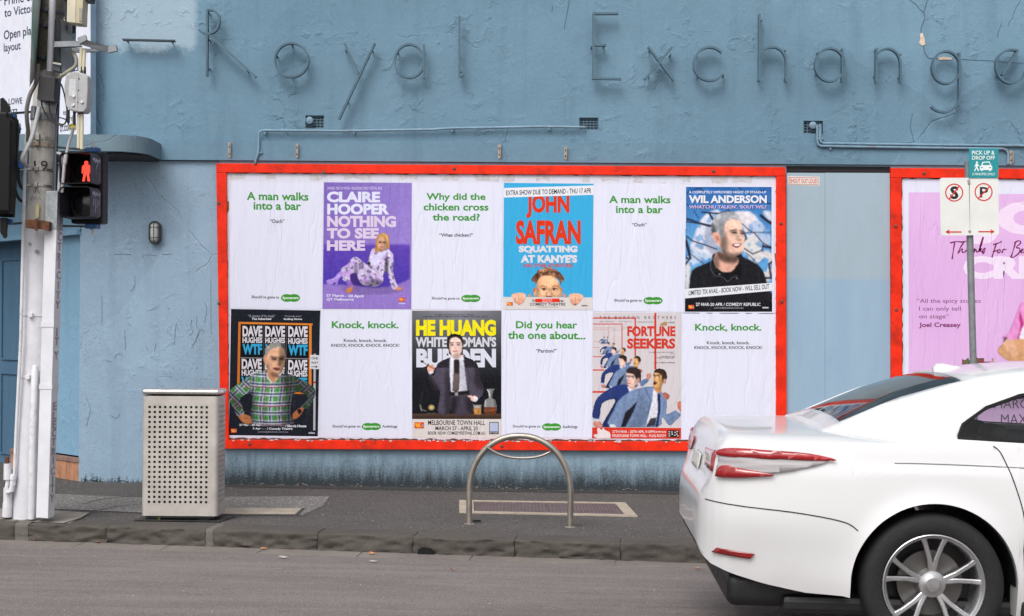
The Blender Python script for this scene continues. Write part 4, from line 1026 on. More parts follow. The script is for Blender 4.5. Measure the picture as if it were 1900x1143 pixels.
p.multi([([(720, 502), (758, 503), (758, 494), (776, 506), (757, 517), (757, 509), (720, 508)], INK)], 'print')
cv = Cv(16, 290, 775, 1010, 4.2)
SH = cv.mask([(330, 535), (290, 545), (220, 570), (110, 640), (28, 705), (20, 775), (60, 860), (90, 925), (152, 905), (132, 830), (120, 772), (205, 735), (215, 850), (210, 1000), (560, 1000), (545, 900), (560, 770), (590, 722), (640, 730), (690, 772), (625, 842), (688, 862), (750, 765), (752, 690), (700, 650), (600, 590), (500, 560), (440, 585), (370, 600)], 3)
cv.put(SH, (72, 136, 70))
u_ = cv.X + .05 * cv.Y + 6 * np.sin(cv.Y / 60); v_ = cv.Y + .10 * (cv.X - 390) ** 2 / 300
arm = cv.X < 200; u2 = np.where(arm, (cv.X + cv.Y) * .72, np.where(cv.X > 600, (cv.Y - cv.X) * .72 + 500, u_)); v2 = np.where(arm, (cv.Y - cv.X) * .72, np.where(cv.X > 600, (cv.X + cv.Y) * .72, v_))
def bars(w_, per, off, wd): return (((w_ + off) % per) < wd).astype(float)
for w_ in (u2, v2):
    cv.put(SH * bars(w_, 80, 0, 42), (104, 96, 138), .50, False); cv.put(SH * bars(w_, 80, -2, 5), (226, 224, 234), .75, False); cv.put(SH * bars(w_, 80, -12, 9), (34, 34, 66), .65, False); cv.put(SH * bars(w_, 80, -26, 7), (222, 220, 232), .8, False)
    cv.put(SH * bars(w_, 160, -36, 9), (140, 40, 76), .75, False); cv.put(SH * bars(w_, 80, -62, 3), (30, 60, 44), .6, False)
cv.shade([(470, 560), (620, 590), (760, 690), (740, 800), (560, 1010), (480, 1000), (500, 760)], .52, 16, inside=SH); cv.shade([(200, 720), (240, 740), (230, 1000), (200, 1000)], .55, 10, inside=SH)
cv.shade([(30, 720), (120, 760), (120, 900), (60, 900)], .7, 12, inside=SH); cv.shade([(250, 560), (420, 610), (430, 850), (300, 820)], 1.15, 20, inside=SH)
cv.poly([(348, 520), (440, 560), (436, 618), (405, 640), (385, 632), (345, 570)], (186, 128, 92), 3)
cv.line([(345, 560), (352, 600), (385, 640)], 12, (196, 200, 206)); cv.line([(425, 600), (405, 640)], 10, (170, 176, 180)); cv.line([(395, 660), (392, 880)], 4, (210, 214, 220), .7, inside=SH)
F = cv.mask([(322, 405), (340, 350), (400, 322), (480, 340), (506, 400), (500, 460), (482, 530), (440, 576), (382, 562), (332, 502), (315, 440)], 3)
cv.put(F, (220, 170, 138)); cv.shade([(455, 340), (520, 400), (500, 480), (470, 580), (450, 560), (445, 480)], .66, 9, inside=F); cv.shade([(330, 480), (400, 560), (440, 580), (380, 590), (320, 520)], .8, 8, inside=F)
H = cv.mask([(328, 410), (326, 350), (365, 312), (430, 296), (490, 310), (512, 370), (502, 408), (484, 352), (420, 342), (372, 365), (348, 400), (340, 430)], 3)
cv.put(H, (140, 136, 132)); cv.put(H * (cv.noise(7, 4) > .6), (186, 182, 176), .7, False); cv.shade([(460, 300), (520, 330), (510, 420), (480, 360)], .5, 6, inside=H)
cv.ell(324, 442, 11, 26, (206, 144, 110)); cv.shade([(380, 420), (430, 424), (432, 452), (384, 450)], .62, 9, inside=F); cv.shade([(450, 422), (492, 416), (490, 450), (452, 452)], .55, 9, inside=F); cv.line([(380, 420), (428, 428)], 11, (120, 92, 76)); cv.line([(450, 428), (490, 418)], 11, (80, 58, 48)); cv.line([(392, 438), (420, 440)], 12, (52, 34, 32)); cv.line([(456, 440), (482, 438)], 12, (36, 24, 24)); cv.shade([(445, 440), (466, 480), (448, 500), (436, 486)], .6, 6, inside=F); cv.line([(432, 486), (452, 490)], 8, (140, 84, 62)); cv.shade([(385, 545), (440, 560), (445, 590), (380, 580)], .6, 7); cv.line([(370, 372), (480, 380)], 4, (176, 124, 96), .7, inside=F); cv.line([(375, 388), (470, 394)], 4, (176, 124, 96), .6, inside=F); cv.shade([(340, 440), (362, 470), (372, 540), (345, 510)], .8, 7, inside=F); cv.line([(386, 490), (392, 530)], 7, (170, 112, 84), .7)
cv.poly([(398, 515), (430, 508), (455, 520), (438, 538), (408, 532)], (96, 46, 44), 3); cv.line([(400, 512), (455, 514)], 6, (186, 108, 96)); cv.line([(380, 470), (385, 520)], 5, (186, 134, 104), .6)
cv.poly([(100, 925), (150, 905), (205, 928), (212, 985), (150, 988), (110, 950)], (178, 112, 72), 3); cv.line([(150, 940), (205, 950)], 6, (110, 62, 40), .7)
cv.poly([(622, 850), (658, 868), (625, 925), (575, 955), (560, 905)], (168, 100, 62), 3); cv.poly([(600, 868), (628, 862), (642, 890), (614, 912)], (18, 18, 22), 0)
p.canvas(cv, 'figure')
p.text('“A master of his trade”', 185, 62, 415, 84, (170, 172, 184), 0, 'small_print', .01, res=2); p.text('The Advertiser', 215, 90, 385, 108, (222, 222, 232), .03, 'small_print')
p.text('‘Comedy icon’', 492, 68, 638, 88, (170, 172, 184), 0, 'small_print', res=2); p.text('Rolling Stone', 488, 93, 642, 112, (222, 222, 232), .03, 'small_print')
p.text('27 Mar - 20 Apr', 110, 990, 295, 1012, (222, 222, 232), .03, 'small_print'); p.text('6.30pm (Sun 5.30pm)', 300, 996, 495, 1015, (130, 130, 140), 0, 'small_print', res=2); p.text('/ Morris House', 500, 996, 678, 1019, (222, 222, 232), .03, 'small_print')
p.text('5 Apr', 225, 1020, 292, 1043, (222, 222, 232), .03, 'small_print'); p.text('7pm', 297, 1024, 337, 1042, (130, 130, 140), 0, 'small_print', res=2); p.text('/ Comedy Theatre', 344, 1021, 561, 1045, (222, 222, 232), .03, 'small_print')
p.text('comedyfestival.com.au', 265, 1048, 521, 1070, (150, 150, 160), 0, 'small_print', res=2); p.text('token', 697, 1057, 750, 1074, (222, 222, 232), .02, 'small_print'); fest_logo(p, 38, 1030, 88, 1065)

# ---- dark suit poster
CC = (762, 570, 934, 820, 786)
p = Poster('comedy_poster', 'dark grey poster with yellow title and a person in a suit holding a cigar', [(9, 27), (770, 28), (767, 1113), (14, 1106)], CC, bgcol=(214, 206, 204))
cv = Cv(6, 24, 774, 952, 6)
m = cv.mask([(10, 28), (769, 29), (768, 950), (12, 950)], 0)
t = np.clip((cv.Y - 28) / 600, 0, 1)[..., None]; edge = 1 - .25 * np.abs(cv.X - 390)[..., None] / 390
cv.put(m, (np.array((140, 140, 150)) * (1 - t) + np.array((22, 24, 32)) * t) * edge)
cv.grad(8, 902, 772, 950, (84, 62, 50), (50, 36, 30)); cv.a = m; p.canvas(cv, 'background')
p.text("AS SEEN ON AUSTRALIA'S GOT TALENT,", 205, 57, 541, 72, (36, 36, 44), .012, 'small_print', res=2); p.text("JUST FOR LAUGHS & MELBOURNE COMEDY FESTIVAL GALA", 97, 74, 650, 90, (36, 36, 44), .012, 'small_print', res=2)
p.text('HE HUANG', 45, 106, 723, 244, (238, 224, 22), .06, 'heading', -.0); p.text("WHITE WOMAN'S", 42, 250, 725, 338, (206, 206, 216), .045, 'heading'); p.text('BURDEN', 48, 352, 723, 512, (212, 214, 228), .055, 'heading')
cv = Cv(60, 220, 735, 930, 4.4)
SU = (74, 66, 82)
cv.poly([(340, 415), (440, 400), (470, 470), (490, 730), (345, 735), (328, 500)], (212, 212, 226), 3); cv.shade([(455, 480), (500, 740), (440, 730), (420, 500)], .85, 12)
JL = cv.mask([(340, 420), (235, 468), (212, 520), (196, 580), (165, 555), (148, 570), (152, 640), (190, 700), (245, 712), (240, 790), (230, 900), (325, 902), (342, 720), (330, 560), (330, 440)], 3)
JR = cv.mask([(440, 415), (560, 468), (592, 600), (618, 665), (612, 742), (572, 778), (522, 748), (484, 722), (462, 560), (452, 470)], 3)
cv.put(JL, SU); cv.put(JR, SU); cv.put(np.clip(JL + JR, 0, 1) * (cv.Y < 512), (26, 24, 30), .92, False)
cv.put(np.clip(JL + JR, 0, 1) * (np.abs((cv.X * .9 + cv.Y * .05) % 12 - 6) < 1.8), (96, 88, 104), .35, False)
cv.shade([(150, 560), (200, 640), (250, 712), (180, 705), (140, 640)], .4, 12, inside=JL); cv.shade([(300, 520), (345, 720), (330, 900), (290, 900)], .6, 10, inside=JL); cv.shade([(560, 480), (620, 660), (600, 700), (540, 640)], .55, 14, inside=JR)
cv.line([(330, 430), (325, 560), (318, 650)], 5, (40, 36, 46)); cv.line([(250, 745), (300, 745)], 4, (40, 36, 46)); cv.line([(452, 430), (500, 600), (486, 700)], 5, (38, 34, 44), .8)
T = cv.mask([(345, 738), (490, 738), (530, 790), (520, 900), (350, 902)], 3); cv.put(T, (68, 60, 74)); cv.shade([(345, 780), (400, 760), (380, 900), (340, 900)], .45, 12, inside=T); cv.shade([(470, 760), (540, 800), (520, 900), (480, 880)], .55, 12, inside=T)
cv.line([(415, 760), (420, 890)], 4, (44, 38, 48), .8); cv.line([(342, 735), (486, 722)], 30, (24, 22, 26)); cv.poly([(372, 724), (400, 720), (402, 748), (374, 752)], (150, 146, 150), 0)
cv.poly([(368, 445), (410, 440), (414, 470), (413, 620), (410, 700), (388, 722), (354, 706), (364, 560)], (40, 34, 34), 0); cv.poly([(362, 560), (414, 560), (410, 690), (390, 712), (356, 700)], (124, 108, 104), 0, 4, .7, False)
cv.poly([(440, 402), (455, 450), (412, 442)], (226, 226, 236), 0); cv.poly([(340, 410), (372, 440), (345, 470)], (226, 226, 236), 0)
cv.poly([(345, 400), (430, 390), (438, 405), (395, 438), (345, 415)], (214, 172, 158), 3)
cv.poly([(304, 300), (318, 245), (345, 228), (380, 224), (430, 240), (450, 300), (446, 375), (438, 400), (335, 404), (322, 370), (308, 345)], (24, 20, 22), 3)
F = cv.mask([(330, 290), (348, 262), (388, 254), (420, 275), (438, 320), (434, 372), (414, 408), (385, 426), (350, 405), (328, 360)], 3); cv.put(F, (238, 206, 194)); cv.shade([(325, 280), (345, 300), (342, 400), (325, 380)], .85, 6, inside=F)
cv.shade([(338, 308), (368, 308), (366, 330), (340, 330)], .86, 7, inside=F); cv.shade([(388, 308), (422, 308), (420, 330), (390, 330)], .86, 7, inside=F); cv.shade([(400, 330), (436, 320), (430, 390), (405, 410)], .86, 12, inside=F); cv.line([(336, 304), (364, 301)], 7, (70, 50, 48)); cv.line([(390, 301), (422, 303)], 7, (70, 50, 48)); cv.line([(345, 320), (361, 320)], 8, (36, 22, 28)); cv.line([(396, 319), (413, 318)], 8, (36, 22, 28)); cv.line([(372, 346), (388, 347)], 8, (190, 134, 124)); cv.line([(382, 320), (386, 342)], 5, (206, 160, 148)); cv.line([(358, 373), (396, 371)], 9, (176, 84, 88)); cv.shade([(360, 400), (410, 396), (410, 430), (365, 430)], .72, 8); cv.line([(340, 250), (310, 300)], 8, (60, 50, 54), .8); cv.line([(400, 238), (436, 280)], 6, (60, 50, 54), .6)
cv.poly([(138, 512), (160, 492), (190, 484), (204, 520), (185, 556), (150, 562)], (228, 178, 162), 3); cv.poly([(150, 552), (190, 540), (196, 560), (160, 572)], (224, 224, 232), 0)
cv.line([(100, 464), (192, 520)], 12, (168, 98, 44), cover=True); cv.line([(98, 462), (110, 470)], 12, (60, 40, 34), cover=True)
for k in range(3): cv.line([(148, 508 + k * 14), (178, 500 + k * 14)], 3, (180, 126, 112), .7)
cv.poly([(478, 756), (500, 748), (545, 752), (575, 776), (552, 806), (512, 790), (505, 770)], (232, 188, 174), 3); cv.poly([(540, 750), (576, 776), (556, 806), (528, 800)], (226, 226, 234), 0)
cv.poly([(70, 830), (110, 815), (210, 820), (215, 850), (235, 895), (150, 905), (90, 885)], (18, 17, 20), 3); cv.line([(80, 828), (92, 880)], 8, (190, 186, 180)); cv.ell(176, 850, 28, 24, (160, 140, 90)); cv.ell(176, 850, 14, 12, (210, 190, 120)); cv.line([(100, 870), (130, 880)], 6, (170, 168, 160)); cv.line([(140, 902), (228, 900)], 5, (150, 146, 138))
cv.poly([(530, 824), (602, 824), (598, 912), (536, 912)], (120, 112, 108), 0); cv.poly([(534, 862), (600, 862), (597, 908), (537, 908)], (196, 132, 64), 0)
for k in range(7): cv.line([(538 + k * 9, 830 + (k % 2) * 10), (544 + k * 9, 852)], 5, (220, 216, 212), .8)
cv.line([(550, 880), (560, 900)], 6, (230, 190, 120)); cv.line([(580, 875), (570, 900)], 6, (120, 70, 30))
cv.poly([(636, 692), (716, 688), (700, 716), (692, 770), (720, 785), (730, 830), (728, 915), (625, 915), (618, 830), (628, 785), (662, 768), (652, 715)], (132, 132, 134), 0)
cv.poly([(622, 845), (728, 845), (726, 912), (627, 912)], (110, 58, 34), 0); cv.line([(650, 700), (664, 716), (672, 762)], 8, (226, 226, 228)); cv.line([(690, 696), (684, 760)], 6, (70, 72, 76)); cv.line([(636, 790), (632, 840)], 8, (206, 206, 208)); cv.line([(712, 790), (716, 840)], 8, (66, 66, 70)); cv.line([(634, 880), (716, 870)], 6, (176, 108, 66), .8); cv.line([(650, 895), (700, 895)], 5, (60, 34, 24))
p.canvas(cv, 'figure')
p.text('MELBOURNE TOWN HALL', 147, 958, 631, 998, (38, 34, 38), .010, 'small_print', .004); p.text('MARCH 27 - APRIL 20', 210, 1009, 568, 1043, (38, 34, 38), .010, 'small_print', .004); p.text('BOOK NOW: COMEDYFESTIVAL.COM.AU', 147, 1053, 631, 1080, (38, 34, 38), .010, 'small_print', .002)
fest_logo(p, 32, 975, 113, 1027)
p.poly([(666, 974), (746, 974), (746, 1076), (666, 1076)], (46, 44, 52), 0); p.poly([(671, 980), (741, 980), (741, 1054), (671, 1054)], (178, 186, 214), 0)
p.text('BUY TICKETS', 672, 1060, 740, 1071, (210, 206, 210), .02, 'small_print', res=1)

# ---- sky blue poster
p = Poster('comedy_poster', 'sky blue poster with big red title and a man peering over a ledge', [(690, 115), (1345, 122), (1336, 1044), (683, 1040)], CR3, bgcol=(58, 168, 218))
p.poly([(682, 949), (1336, 953), (1336, 1044), (682, 1040)], (214, 208, 206), name='print')
p.text('JOHN', 852, 200, 1168, 373, (216, 56, 24), .045, 'heading', .0); p.text('SAFRAN', 777, 388, 1251, 566, (216, 56, 24), .045, 'heading', .0)
p.poly([(686, 153), (1347, 134), (1345, 203), (686, 223)], (226, 228, 236), name='banner'); p.text('EXTRA SHOW DUE TO DEMAND - THU 17 APR', 705, 171, 1328, 207, (24, 24, 28), .014, 'banner_lettering', -.028)
p.text('SQUATTING', 798, 575, 1227, 632, (216, 214, 222), .06, 'heading'); p.text("AT KANYE'S", 812, 641, 1225, 700, (216, 214, 222), .06, 'heading'); p.text('AND OTHER ADVENTURES', 830, 706, 1192, 733, (206, 62, 40), .02, 'small_print', .0)
CD = (930, 480, 1104, 580, 1900); p.set(CD)
cv = Cv(190, 175, 1680, 960, 9)
HR = cv.mask([(608, 430), (630, 375), (700, 300), (760, 240), (850, 200), (960, 188), (1100, 222), (1200, 290), (1275, 370), (1272, 430), (1215, 505), (1190, 600), (1180, 430), (1100, 385), (950, 345), (820, 340), (745, 430), (710, 600), (690, 480), (630, 465)], 3)
HR = HR * (cv.noise(16, 2) > -2.2)
edge = cv.blur(HR, 26); HR = ((edge + .10 * cv.noise(16, 8)) > .42).astype(float)
cv.put(HR, (112, 74, 54)); cv.put(HR * (cv.noise(14, 3) > .3), (170, 128, 98), .7, False); cv.put(HR * (cv.noise(12, 7) < -.5), (62, 38, 28), .8, False); cv.shade([(740, 180), (1150, 180), (1150, 280), (950, 250), (780, 290)], 1.35, 30, inside=HR)
cv.ell(682, 650, 44, 66, (206, 112, 74)); cv.ell(1212, 640, 34, 66, (206, 112, 74)); cv.ell(685, 655, 20, 34, (150, 74, 50))
F = cv.mask([(700, 590), (735, 460), (800, 360), (950, 340), (1090, 385), (1170, 470), (1202, 590), (1212, 790), (690, 790)], 3); F = F * (cv.Y < 783)
cv.put(F, (232, 178, 138)); cv.shade([(700, 480), (740, 440), (760, 780), (690, 790)], .78, 30, inside=F); cv.shade([(1150, 450), (1210, 600), (1215, 790), (1150, 780)], .78, 30, inside=F); cv.shade([(850, 400), (1080, 400), (1120, 540), (820, 540)], 1.1, 30, inside=F)
for y in (470, 500, 525): cv.line([(830, y), (930, y - 8), (1090, y)], 6, (200, 136, 100), .6, inside=F)
cv.line([(790, 562), (850, 545), (920, 575)], 16, (150, 96, 60)); cv.line([(1030, 570), (1090, 540), (1150, 560)], 16, (150, 96, 60))
for cx in (865, 1105): cv.ell(cx, 660, 98, 92, (238, 190, 150), 0, .6, False); cv.ell(cx, 615, 60, 34, (180, 118, 84), 10, .6, False)
cv.line([(820, 612), (870, 600), (915, 622)], 12, (96, 56, 40)); cv.line([(1030, 618), (1080, 598), (1125, 612)], 12, (96, 56, 40))
cv.ell(868, 624, 42, 15, (222, 206, 190)); cv.ell(1072, 622, 42, 15, (222, 206, 190)); cv.ell(864, 623, 24, 19, (30, 22, 22)); cv.ell(1070, 621, 24, 19, (30, 22, 22)); cv.line([(820, 606), (870, 596), (915, 614)], 14, (92, 50, 36)); cv.line([(1028, 612), (1080, 594), (1128, 606)], 14, (92, 50, 36)); cv.shade([(925, 640), (950, 700), (930, 760), (905, 740)], .78, 14); cv.shade([(1010, 640), (1000, 740), (1030, 770), (1040, 700)], .8, 14)
for cx in (862, 1108):
    r = ell(cx, 655, 96, 98); cv.line(r, 7, (140, 92, 62), .8)
cv.line([(715, 600), (770, 660)], 8, (90, 70, 60)); cv.line([(955, 620), (1012, 622)], 8, (140, 92, 62)); cv.line([(925, 690), (910, 775)], 12, (190, 126, 90), .8); cv.line([(1010, 700), (1025, 775)], 12, (196, 134, 98), .7)
cv.poly([(900, 782), (920, 755), (1010, 755), (1030, 782)], (110, 64, 46), 0); cv.ell(965, 715, 26, 50, (246, 206, 176), 8, .7, False)
for sgn, pts, th in ((1, [(198, 765), (225, 715), (300, 690), (400, 686), (480, 705), (508, 760), (478, 850), (452, 895), (400, 925), (352, 942), (318, 915), (270, 890), (240, 820)], [(545, 780), (550, 735), (575, 705), (605, 698), (608, 780)]),
                     (-1, [(1672, 770), (1640, 725), (1560, 700), (1480, 694), (1400, 710), (1358, 745), (1385, 840), (1408, 900), (1450, 935), (1500, 952), (1545, 930), (1600, 880), (1640, 820)], [(1332, 785), (1318, 745), (1290, 706), (1258, 706), (1262, 785)])):
    Hd = cv.mask(pts, 3); cv.put(Hd, (238, 186, 158)); cv.shade([(p_[0], p_[1] + 110) for p_ in pts[:6]], .93, 20, inside=Hd); cv.poly(th, (224, 160, 122), 3)
    xs = [280, 345, 415] if sgn == 1 else [1440, 1512, 1580]
    for x in xs: cv.line([(x, 730), (x + (12 * sgn), 850), (x + 10 * sgn, 905)], 8, (196, 112, 78), .8, inside=Hd)
    for x, y in ([(262, 850), (320, 890), (375, 905), (435, 870)] if sgn == 1 else [(1430, 870), (1480, 915), (1535, 910), (1600, 845)]): cv.ell(x, y, 22, 20, (214, 118, 84), 6, .8, False, inside=Hd)
    cv.put(Hd * (cv.Y > 915), (130, 66, 46), .6, False)
p.canvas(cv, 'figure')
p.text('SAT', 622, 822, 790, 872, (40, 36, 40), .01, 'small_print'); p.text('PM', 1180, 838, 1258, 878, (40, 36, 40), .01, 'small_print')
p.poly([(690, 812), (1180, 806), (1178, 880), (692, 884)], (226, 48, 28), name='banner'); p.text('SOLD OUT', 832, 812, 1038, 880, (238, 170, 170), .03, 'banner_lettering')
p.text('COMEDY THEATRE', 580, 893, 1297, 950, (40, 36, 40), .012, 'small_print'); p.text('comedyfestival.com.au', 722, 963, 1155, 992, (120, 116, 118), 0, 'small_print', res=2)
fest_logo(p, 118, 878, 238, 948); p.text('token', 1630, 930, 1750, 962, (50, 46, 50), .02, 'small_print')

# ---- black jacket poster
CE = (1268, 340, 1440, 585, 802)
p = Poster('comedy_poster', 'poster with a laughing grey haired man in a black jacket before shattered clouds', [(14, 18), (785, 24), (785, 1130), (4, 1126)], CE)
cv = Cv(8, 22, 772, 1118, 5)
m = cv.mask([(22, 28), (764, 30), (771, 1116), (10, 1114)], 0)
t = np.clip((cv.Y - 28) / 500, 0, 1)[..., None]; cv.put(m, np.array((36, 92, 160)) * (1 - t) + np.array((98, 156, 204)) * t)
for pts, col in (([(120, 380), (190, 270), (330, 250), (300, 600), (180, 640), (60, 560), (90, 470)], (206, 208, 222)), ([(430, 250), (560, 240), (640, 300), (700, 420), (690, 500), (560, 480), (480, 300)], (212, 206, 212)), ([(500, 500), (600, 470), (670, 540), (660, 600), (560, 620), (500, 560)], (206, 204, 204)), ([(30, 640), (120, 590), (240, 640), (60, 720), (20, 800)], (180, 196, 220)), ([(560, 620), (760, 590), (768, 800), (700, 850), (600, 700)], (206, 202, 202)), ([(690, 240), (765, 250), (765, 330), (720, 300)], (196, 200, 214)), ([(15, 720), (60, 700), (50, 900), (12, 900)], (206, 204, 206)), ([(580, 350), (680, 340), (760, 480), (700, 560)], (170, 186, 212))):
    cv.poly(pts, col, 3, 7)
cv.put(m * (cv.noise(16, 11) > 1.0), (60, 120, 184), .5, False)
cv.poly([(610, 720), (700, 640), (740, 660), (720, 770), (640, 750)], (90, 150, 204), 0); cv.poly([(190, 380), (260, 370), (300, 620), (200, 560)], (150, 158, 180), 3, 6, .8)
for path, wd in (([(20, 308), (60, 316), (140, 345), (240, 368)], 14), ([(20, 330), (120, 345), (235, 375)], 10), ([(25, 455), (80, 500), (180, 530), (290, 572)], 9), ([(25, 470), (60, 610), (175, 698)], 6), ([(22, 500), (45, 590), (60, 650)], 20), ([(225, 258), (262, 330), (250, 300)], 16), ([(400, 238), (300, 262), (160, 250)], 12), ([(510, 350), (560, 400), (620, 435), (690, 520), (760, 552)], 7), ([(520, 430), (620, 425), (765, 424)], 5), ([(520, 560), (600, 612), (680, 580), (690, 530)], 9), ([(540, 600), (590, 640), (640, 700)], 6), ([(670, 280), (720, 320), (765, 350)], 22), ([(760, 560), (690, 545)], 18), ([(20, 640), (50, 660), (20, 700)], 14), ([(700, 820), (760, 820), (740, 700), (765, 680)], 16), ([(530, 430), (545, 480), (525, 500)], 10), ([(90, 240), (130, 300), (110, 270)], 5), ([(25, 90), (140, 40), (200, 90)], 7), ([(480, 40), (560, 90), (700, 60)], 7), ([(640, 150), (760, 180)], 9), ([(20, 180), (100, 210), (240, 200)], 6)):
    cv.line([(x, y) for x, y in path], wd, (24, 28, 48), .95)
J = cv.mask([(50, 910), (65, 780), (110, 730), (240, 672), (250, 625), (310, 595), (480, 600), (520, 640), (620, 690), (690, 760), (730, 900), (742, 1030), (40, 1030)], 3)
cv.put(J, (24, 25, 31)); cv.poly([(8, 1018), (772, 1018), (772, 1118), (8, 1118)], (20, 21, 26), 0)
N = cv.mask([(262, 650), (300, 590), (420, 620), (478, 650), (470, 700), (430, 762), (350, 768), (300, 752), (270, 700)], 3)
cv.put(N, (214, 164, 146)); cv.shade([(290, 590), (400, 620), (500, 640), (440, 690), (350, 680), (300, 640)], .42, 10, inside=N); cv.shade([(260, 640), (300, 640), (310, 740), (270, 720)], .6, 8, inside=N)
cv.poly([(285, 735), (340, 768), (420, 762), (470, 700), (500, 720), (480, 830), (300, 830)], (14, 14, 18), 3, cover=False)
cv.line([(238, 650), (235, 740), (270, 800), (340, 812), (382, 852), (430, 812), (465, 800)], 6, (110, 118, 130), .8); cv.ell(312, 787, 10, 9, (120, 122, 130)); cv.ell(462, 822, 8, 8, (120, 122, 130))
H = cv.mask([(245, 440), (243, 350), (275, 285), (340, 252), (420, 247), (480, 280), (500, 325), (440, 312), (390, 320), (360, 360), (348, 440), (330, 500), (300, 430), (262, 450)], 3)
F = cv.mask([(312, 480), (330, 360), (385, 310), (470, 308), (500, 345), (508, 400), (522, 430), (530, 492), (516, 520), (524, 560), (492, 612), (435, 632), (360, 616), (318, 560)], 3)
cv.put(F, (232, 190, 170)); cv.shade([(316, 480), (350, 400), (380, 460), (360, 600), (320, 560)], .72, 12, inside=F); cv.shade([(330, 580), (430, 610), (520, 590), (440, 650), (350, 630)], .5, 10, inside=F); cv.shade([(400, 320), (480, 320), (490, 400), (410, 400)], 1.06, 14, inside=F)
cv.put(H, (150, 152, 158)); cv.put(H * (cv.noise(8, 21) > .5), (196, 198, 204), .7, False); cv.shade([(243, 330), (280, 400), (262, 460), (240, 440)], .45, 8, inside=H); cv.shade([(300, 400), (340, 330), (345, 440)], .7, 10, inside=H)
cv.poly([(250, 440), (268, 424), (300, 430), (322, 470), (322, 530), (300, 530), (268, 490)], (222, 164, 144), 3); cv.ell(294, 474, 14, 26, (160, 96, 84), 3, .7, False)
cv.shade([(410, 408), (462, 404), (462, 440), (415, 440)], .66, 9, inside=F); cv.shade([(494, 412), (526, 418), (524, 446), (500, 446)], .62, 8, inside=F); cv.line([(408, 410), (458, 403)], 11, (104, 84, 80)); cv.line([(492, 410), (524, 418)], 10, (92, 74, 70)); cv.line([(424, 426), (456, 427)], 12, (48, 36, 38)); cv.line([(500, 432), (521, 435)], 12, (44, 34, 36)); cv.shade([(470, 430), (486, 470), (470, 500), (455, 480)], .74, 8, inside=F); cv.line([(476, 492), (502, 490)], 9, (150, 92, 80)); cv.poly([(420, 530), (450, 519), (500, 521), (490, 544), (462, 560), (436, 550)], (112, 44, 46), 3); cv.poly([(432, 530), (458, 525), (494, 527), (480, 540), (452, 544)], (236, 232, 228), 3); cv.shade([(330, 440), (372, 470), (395, 560), (350, 600), (318, 540)], .72, 14, inside=F); cv.line([(385, 400), (372, 380)], 6, (190, 140, 124), .7)
cv.line([(405, 500), (412, 550), (440, 590)], 7, (196, 140, 122), .7); cv.line([(370, 440), (400, 450)], 5, (200, 150, 132), .6)
cv.grain(1.6); cv.a = m * cv.a; p.canvas(cv, 'picture')
p.text('A COMPLETELY IMPROVISED NIGHT OF STAND-UP', 48, 66, 718, 88, (212, 214, 228), .03, 'small_print'); p.text('WIL ANDERSON', 53, 110, 727, 179, (20, 32, 70), .045, 'heading'); p.text('WIL ANDERSON', 48, 104, 722, 173, (226, 228, 240), .045, 'heading')
p.text("WHATCHU TALKIN', 'BOUT WIL?", 53, 193, 724, 229, (24, 26, 56), .045, 'heading'); p.text("WHATCHU TALKIN', 'BOUT WIL?", 50, 189, 720, 225, (200, 178, 222), .035, 'heading')
p.poly([(10, 915), (769, 862), (771, 930), (10, 997)], (224, 226, 234), name='banner'); p.text('LIMITED TIX AVAIL - BOOK NOW - WILL SELL OUT', 46, 929, 742, 971, (24, 24, 28), .014, 'banner_lettering', -.082)
p.text('27 MAR-20 APR / COMEDY REPUBLIC', 108, 1034, 668, 1062, (226, 228, 236), .015, 'small_print'); p.text('comedyfestival.com.au', 265, 1069, 518, 1090, (170, 172, 180), 0, 'small_print', res=2)
fest_logo(p, 43, 1053, 93, 1088); p.text('token', 683, 1066, 737, 1083, (226, 228, 236), .03, 'small_print')

# ---- cream poster with running men
CH = (1096, 576, 1270, 820, 815)
p = Poster('comedy_poster', 'cream and red poster with two men in blue suits repeated into the distance', [(20, 18), (788, 22), (784, 1116), (12, 1112)], CH, bgcol=(208, 200, 204))
RD = (204, 58, 42); R_ = []
def hl(x0, x1, y, t_, c=RD): R_.append(([(x0, y - t_ / 2), (x1, y - t_ / 2), (x1, y + t_ / 2), (x0, y + t_ / 2)], c))
def vl(x, y0, y1, t_, c=RD): R_.append(([(x - t_ / 2, y0), (x + t_ / 2, y0), (x + t_ / 2, y1), (x - t_ / 2, y1)], c))
LR = (214, 130, 122)
hl(22, 205, 152, 4, LR); vl(204, 150, 280, 4, LR); hl(22, 158, 168, 3, LR); vl(157, 167, 240, 3, LR); hl(20, 80, 322, 4, LR); hl(20, 90, 270, 3, LR); hl(20, 276, 118, 8); vl(272, 122.1, 330, 8); hl(20, 394, 66, 11); vl(387, 71.6, 395, 12); vl(562, 22, 512, 18); hl(18, 100, 402, 7); hl(17, 118, 518, 11); hl(15, 132, 708, 16)
p.multi(R_, 'print')
p.text('THE BURTON BROTHERS', 75, 48, 740, 75, (58, 52, 60), 0, 'small_print', space=1.9, res=2)
p.text('FORTUNE', 318, 136, 737, 226, RD, .045, 'heading'); p.text('SEEKERS', 316, 243, 735, 333, RD, .045, 'heading')
for a in (('HENRY · EIGHTH 50C', 75, 92, 200, 102), ('SPACE · THE OX 13C', 245, 92, 362, 102), ('CLEVER SILENCE SNIPPED', 405, 95, 545, 105)): p.text(*a, (96, 90, 98), 0, 'small_print', res=1)
for a in (('“OUR MEN LAND AND WOODLEY”', 500, 358, 730, 369), ('THE AGE', 690, 374, 730, 382), ('“THE SIBLINGS ARE', 604, 394, 732, 405), ('COMIC POWERHOUSES”', 570, 407, 730, 418), ('BEST COMEDY NOMINEES', 558, 448, 732, 459)): p.text(*a, (70, 64, 72), .004, 'small_print', res=1)
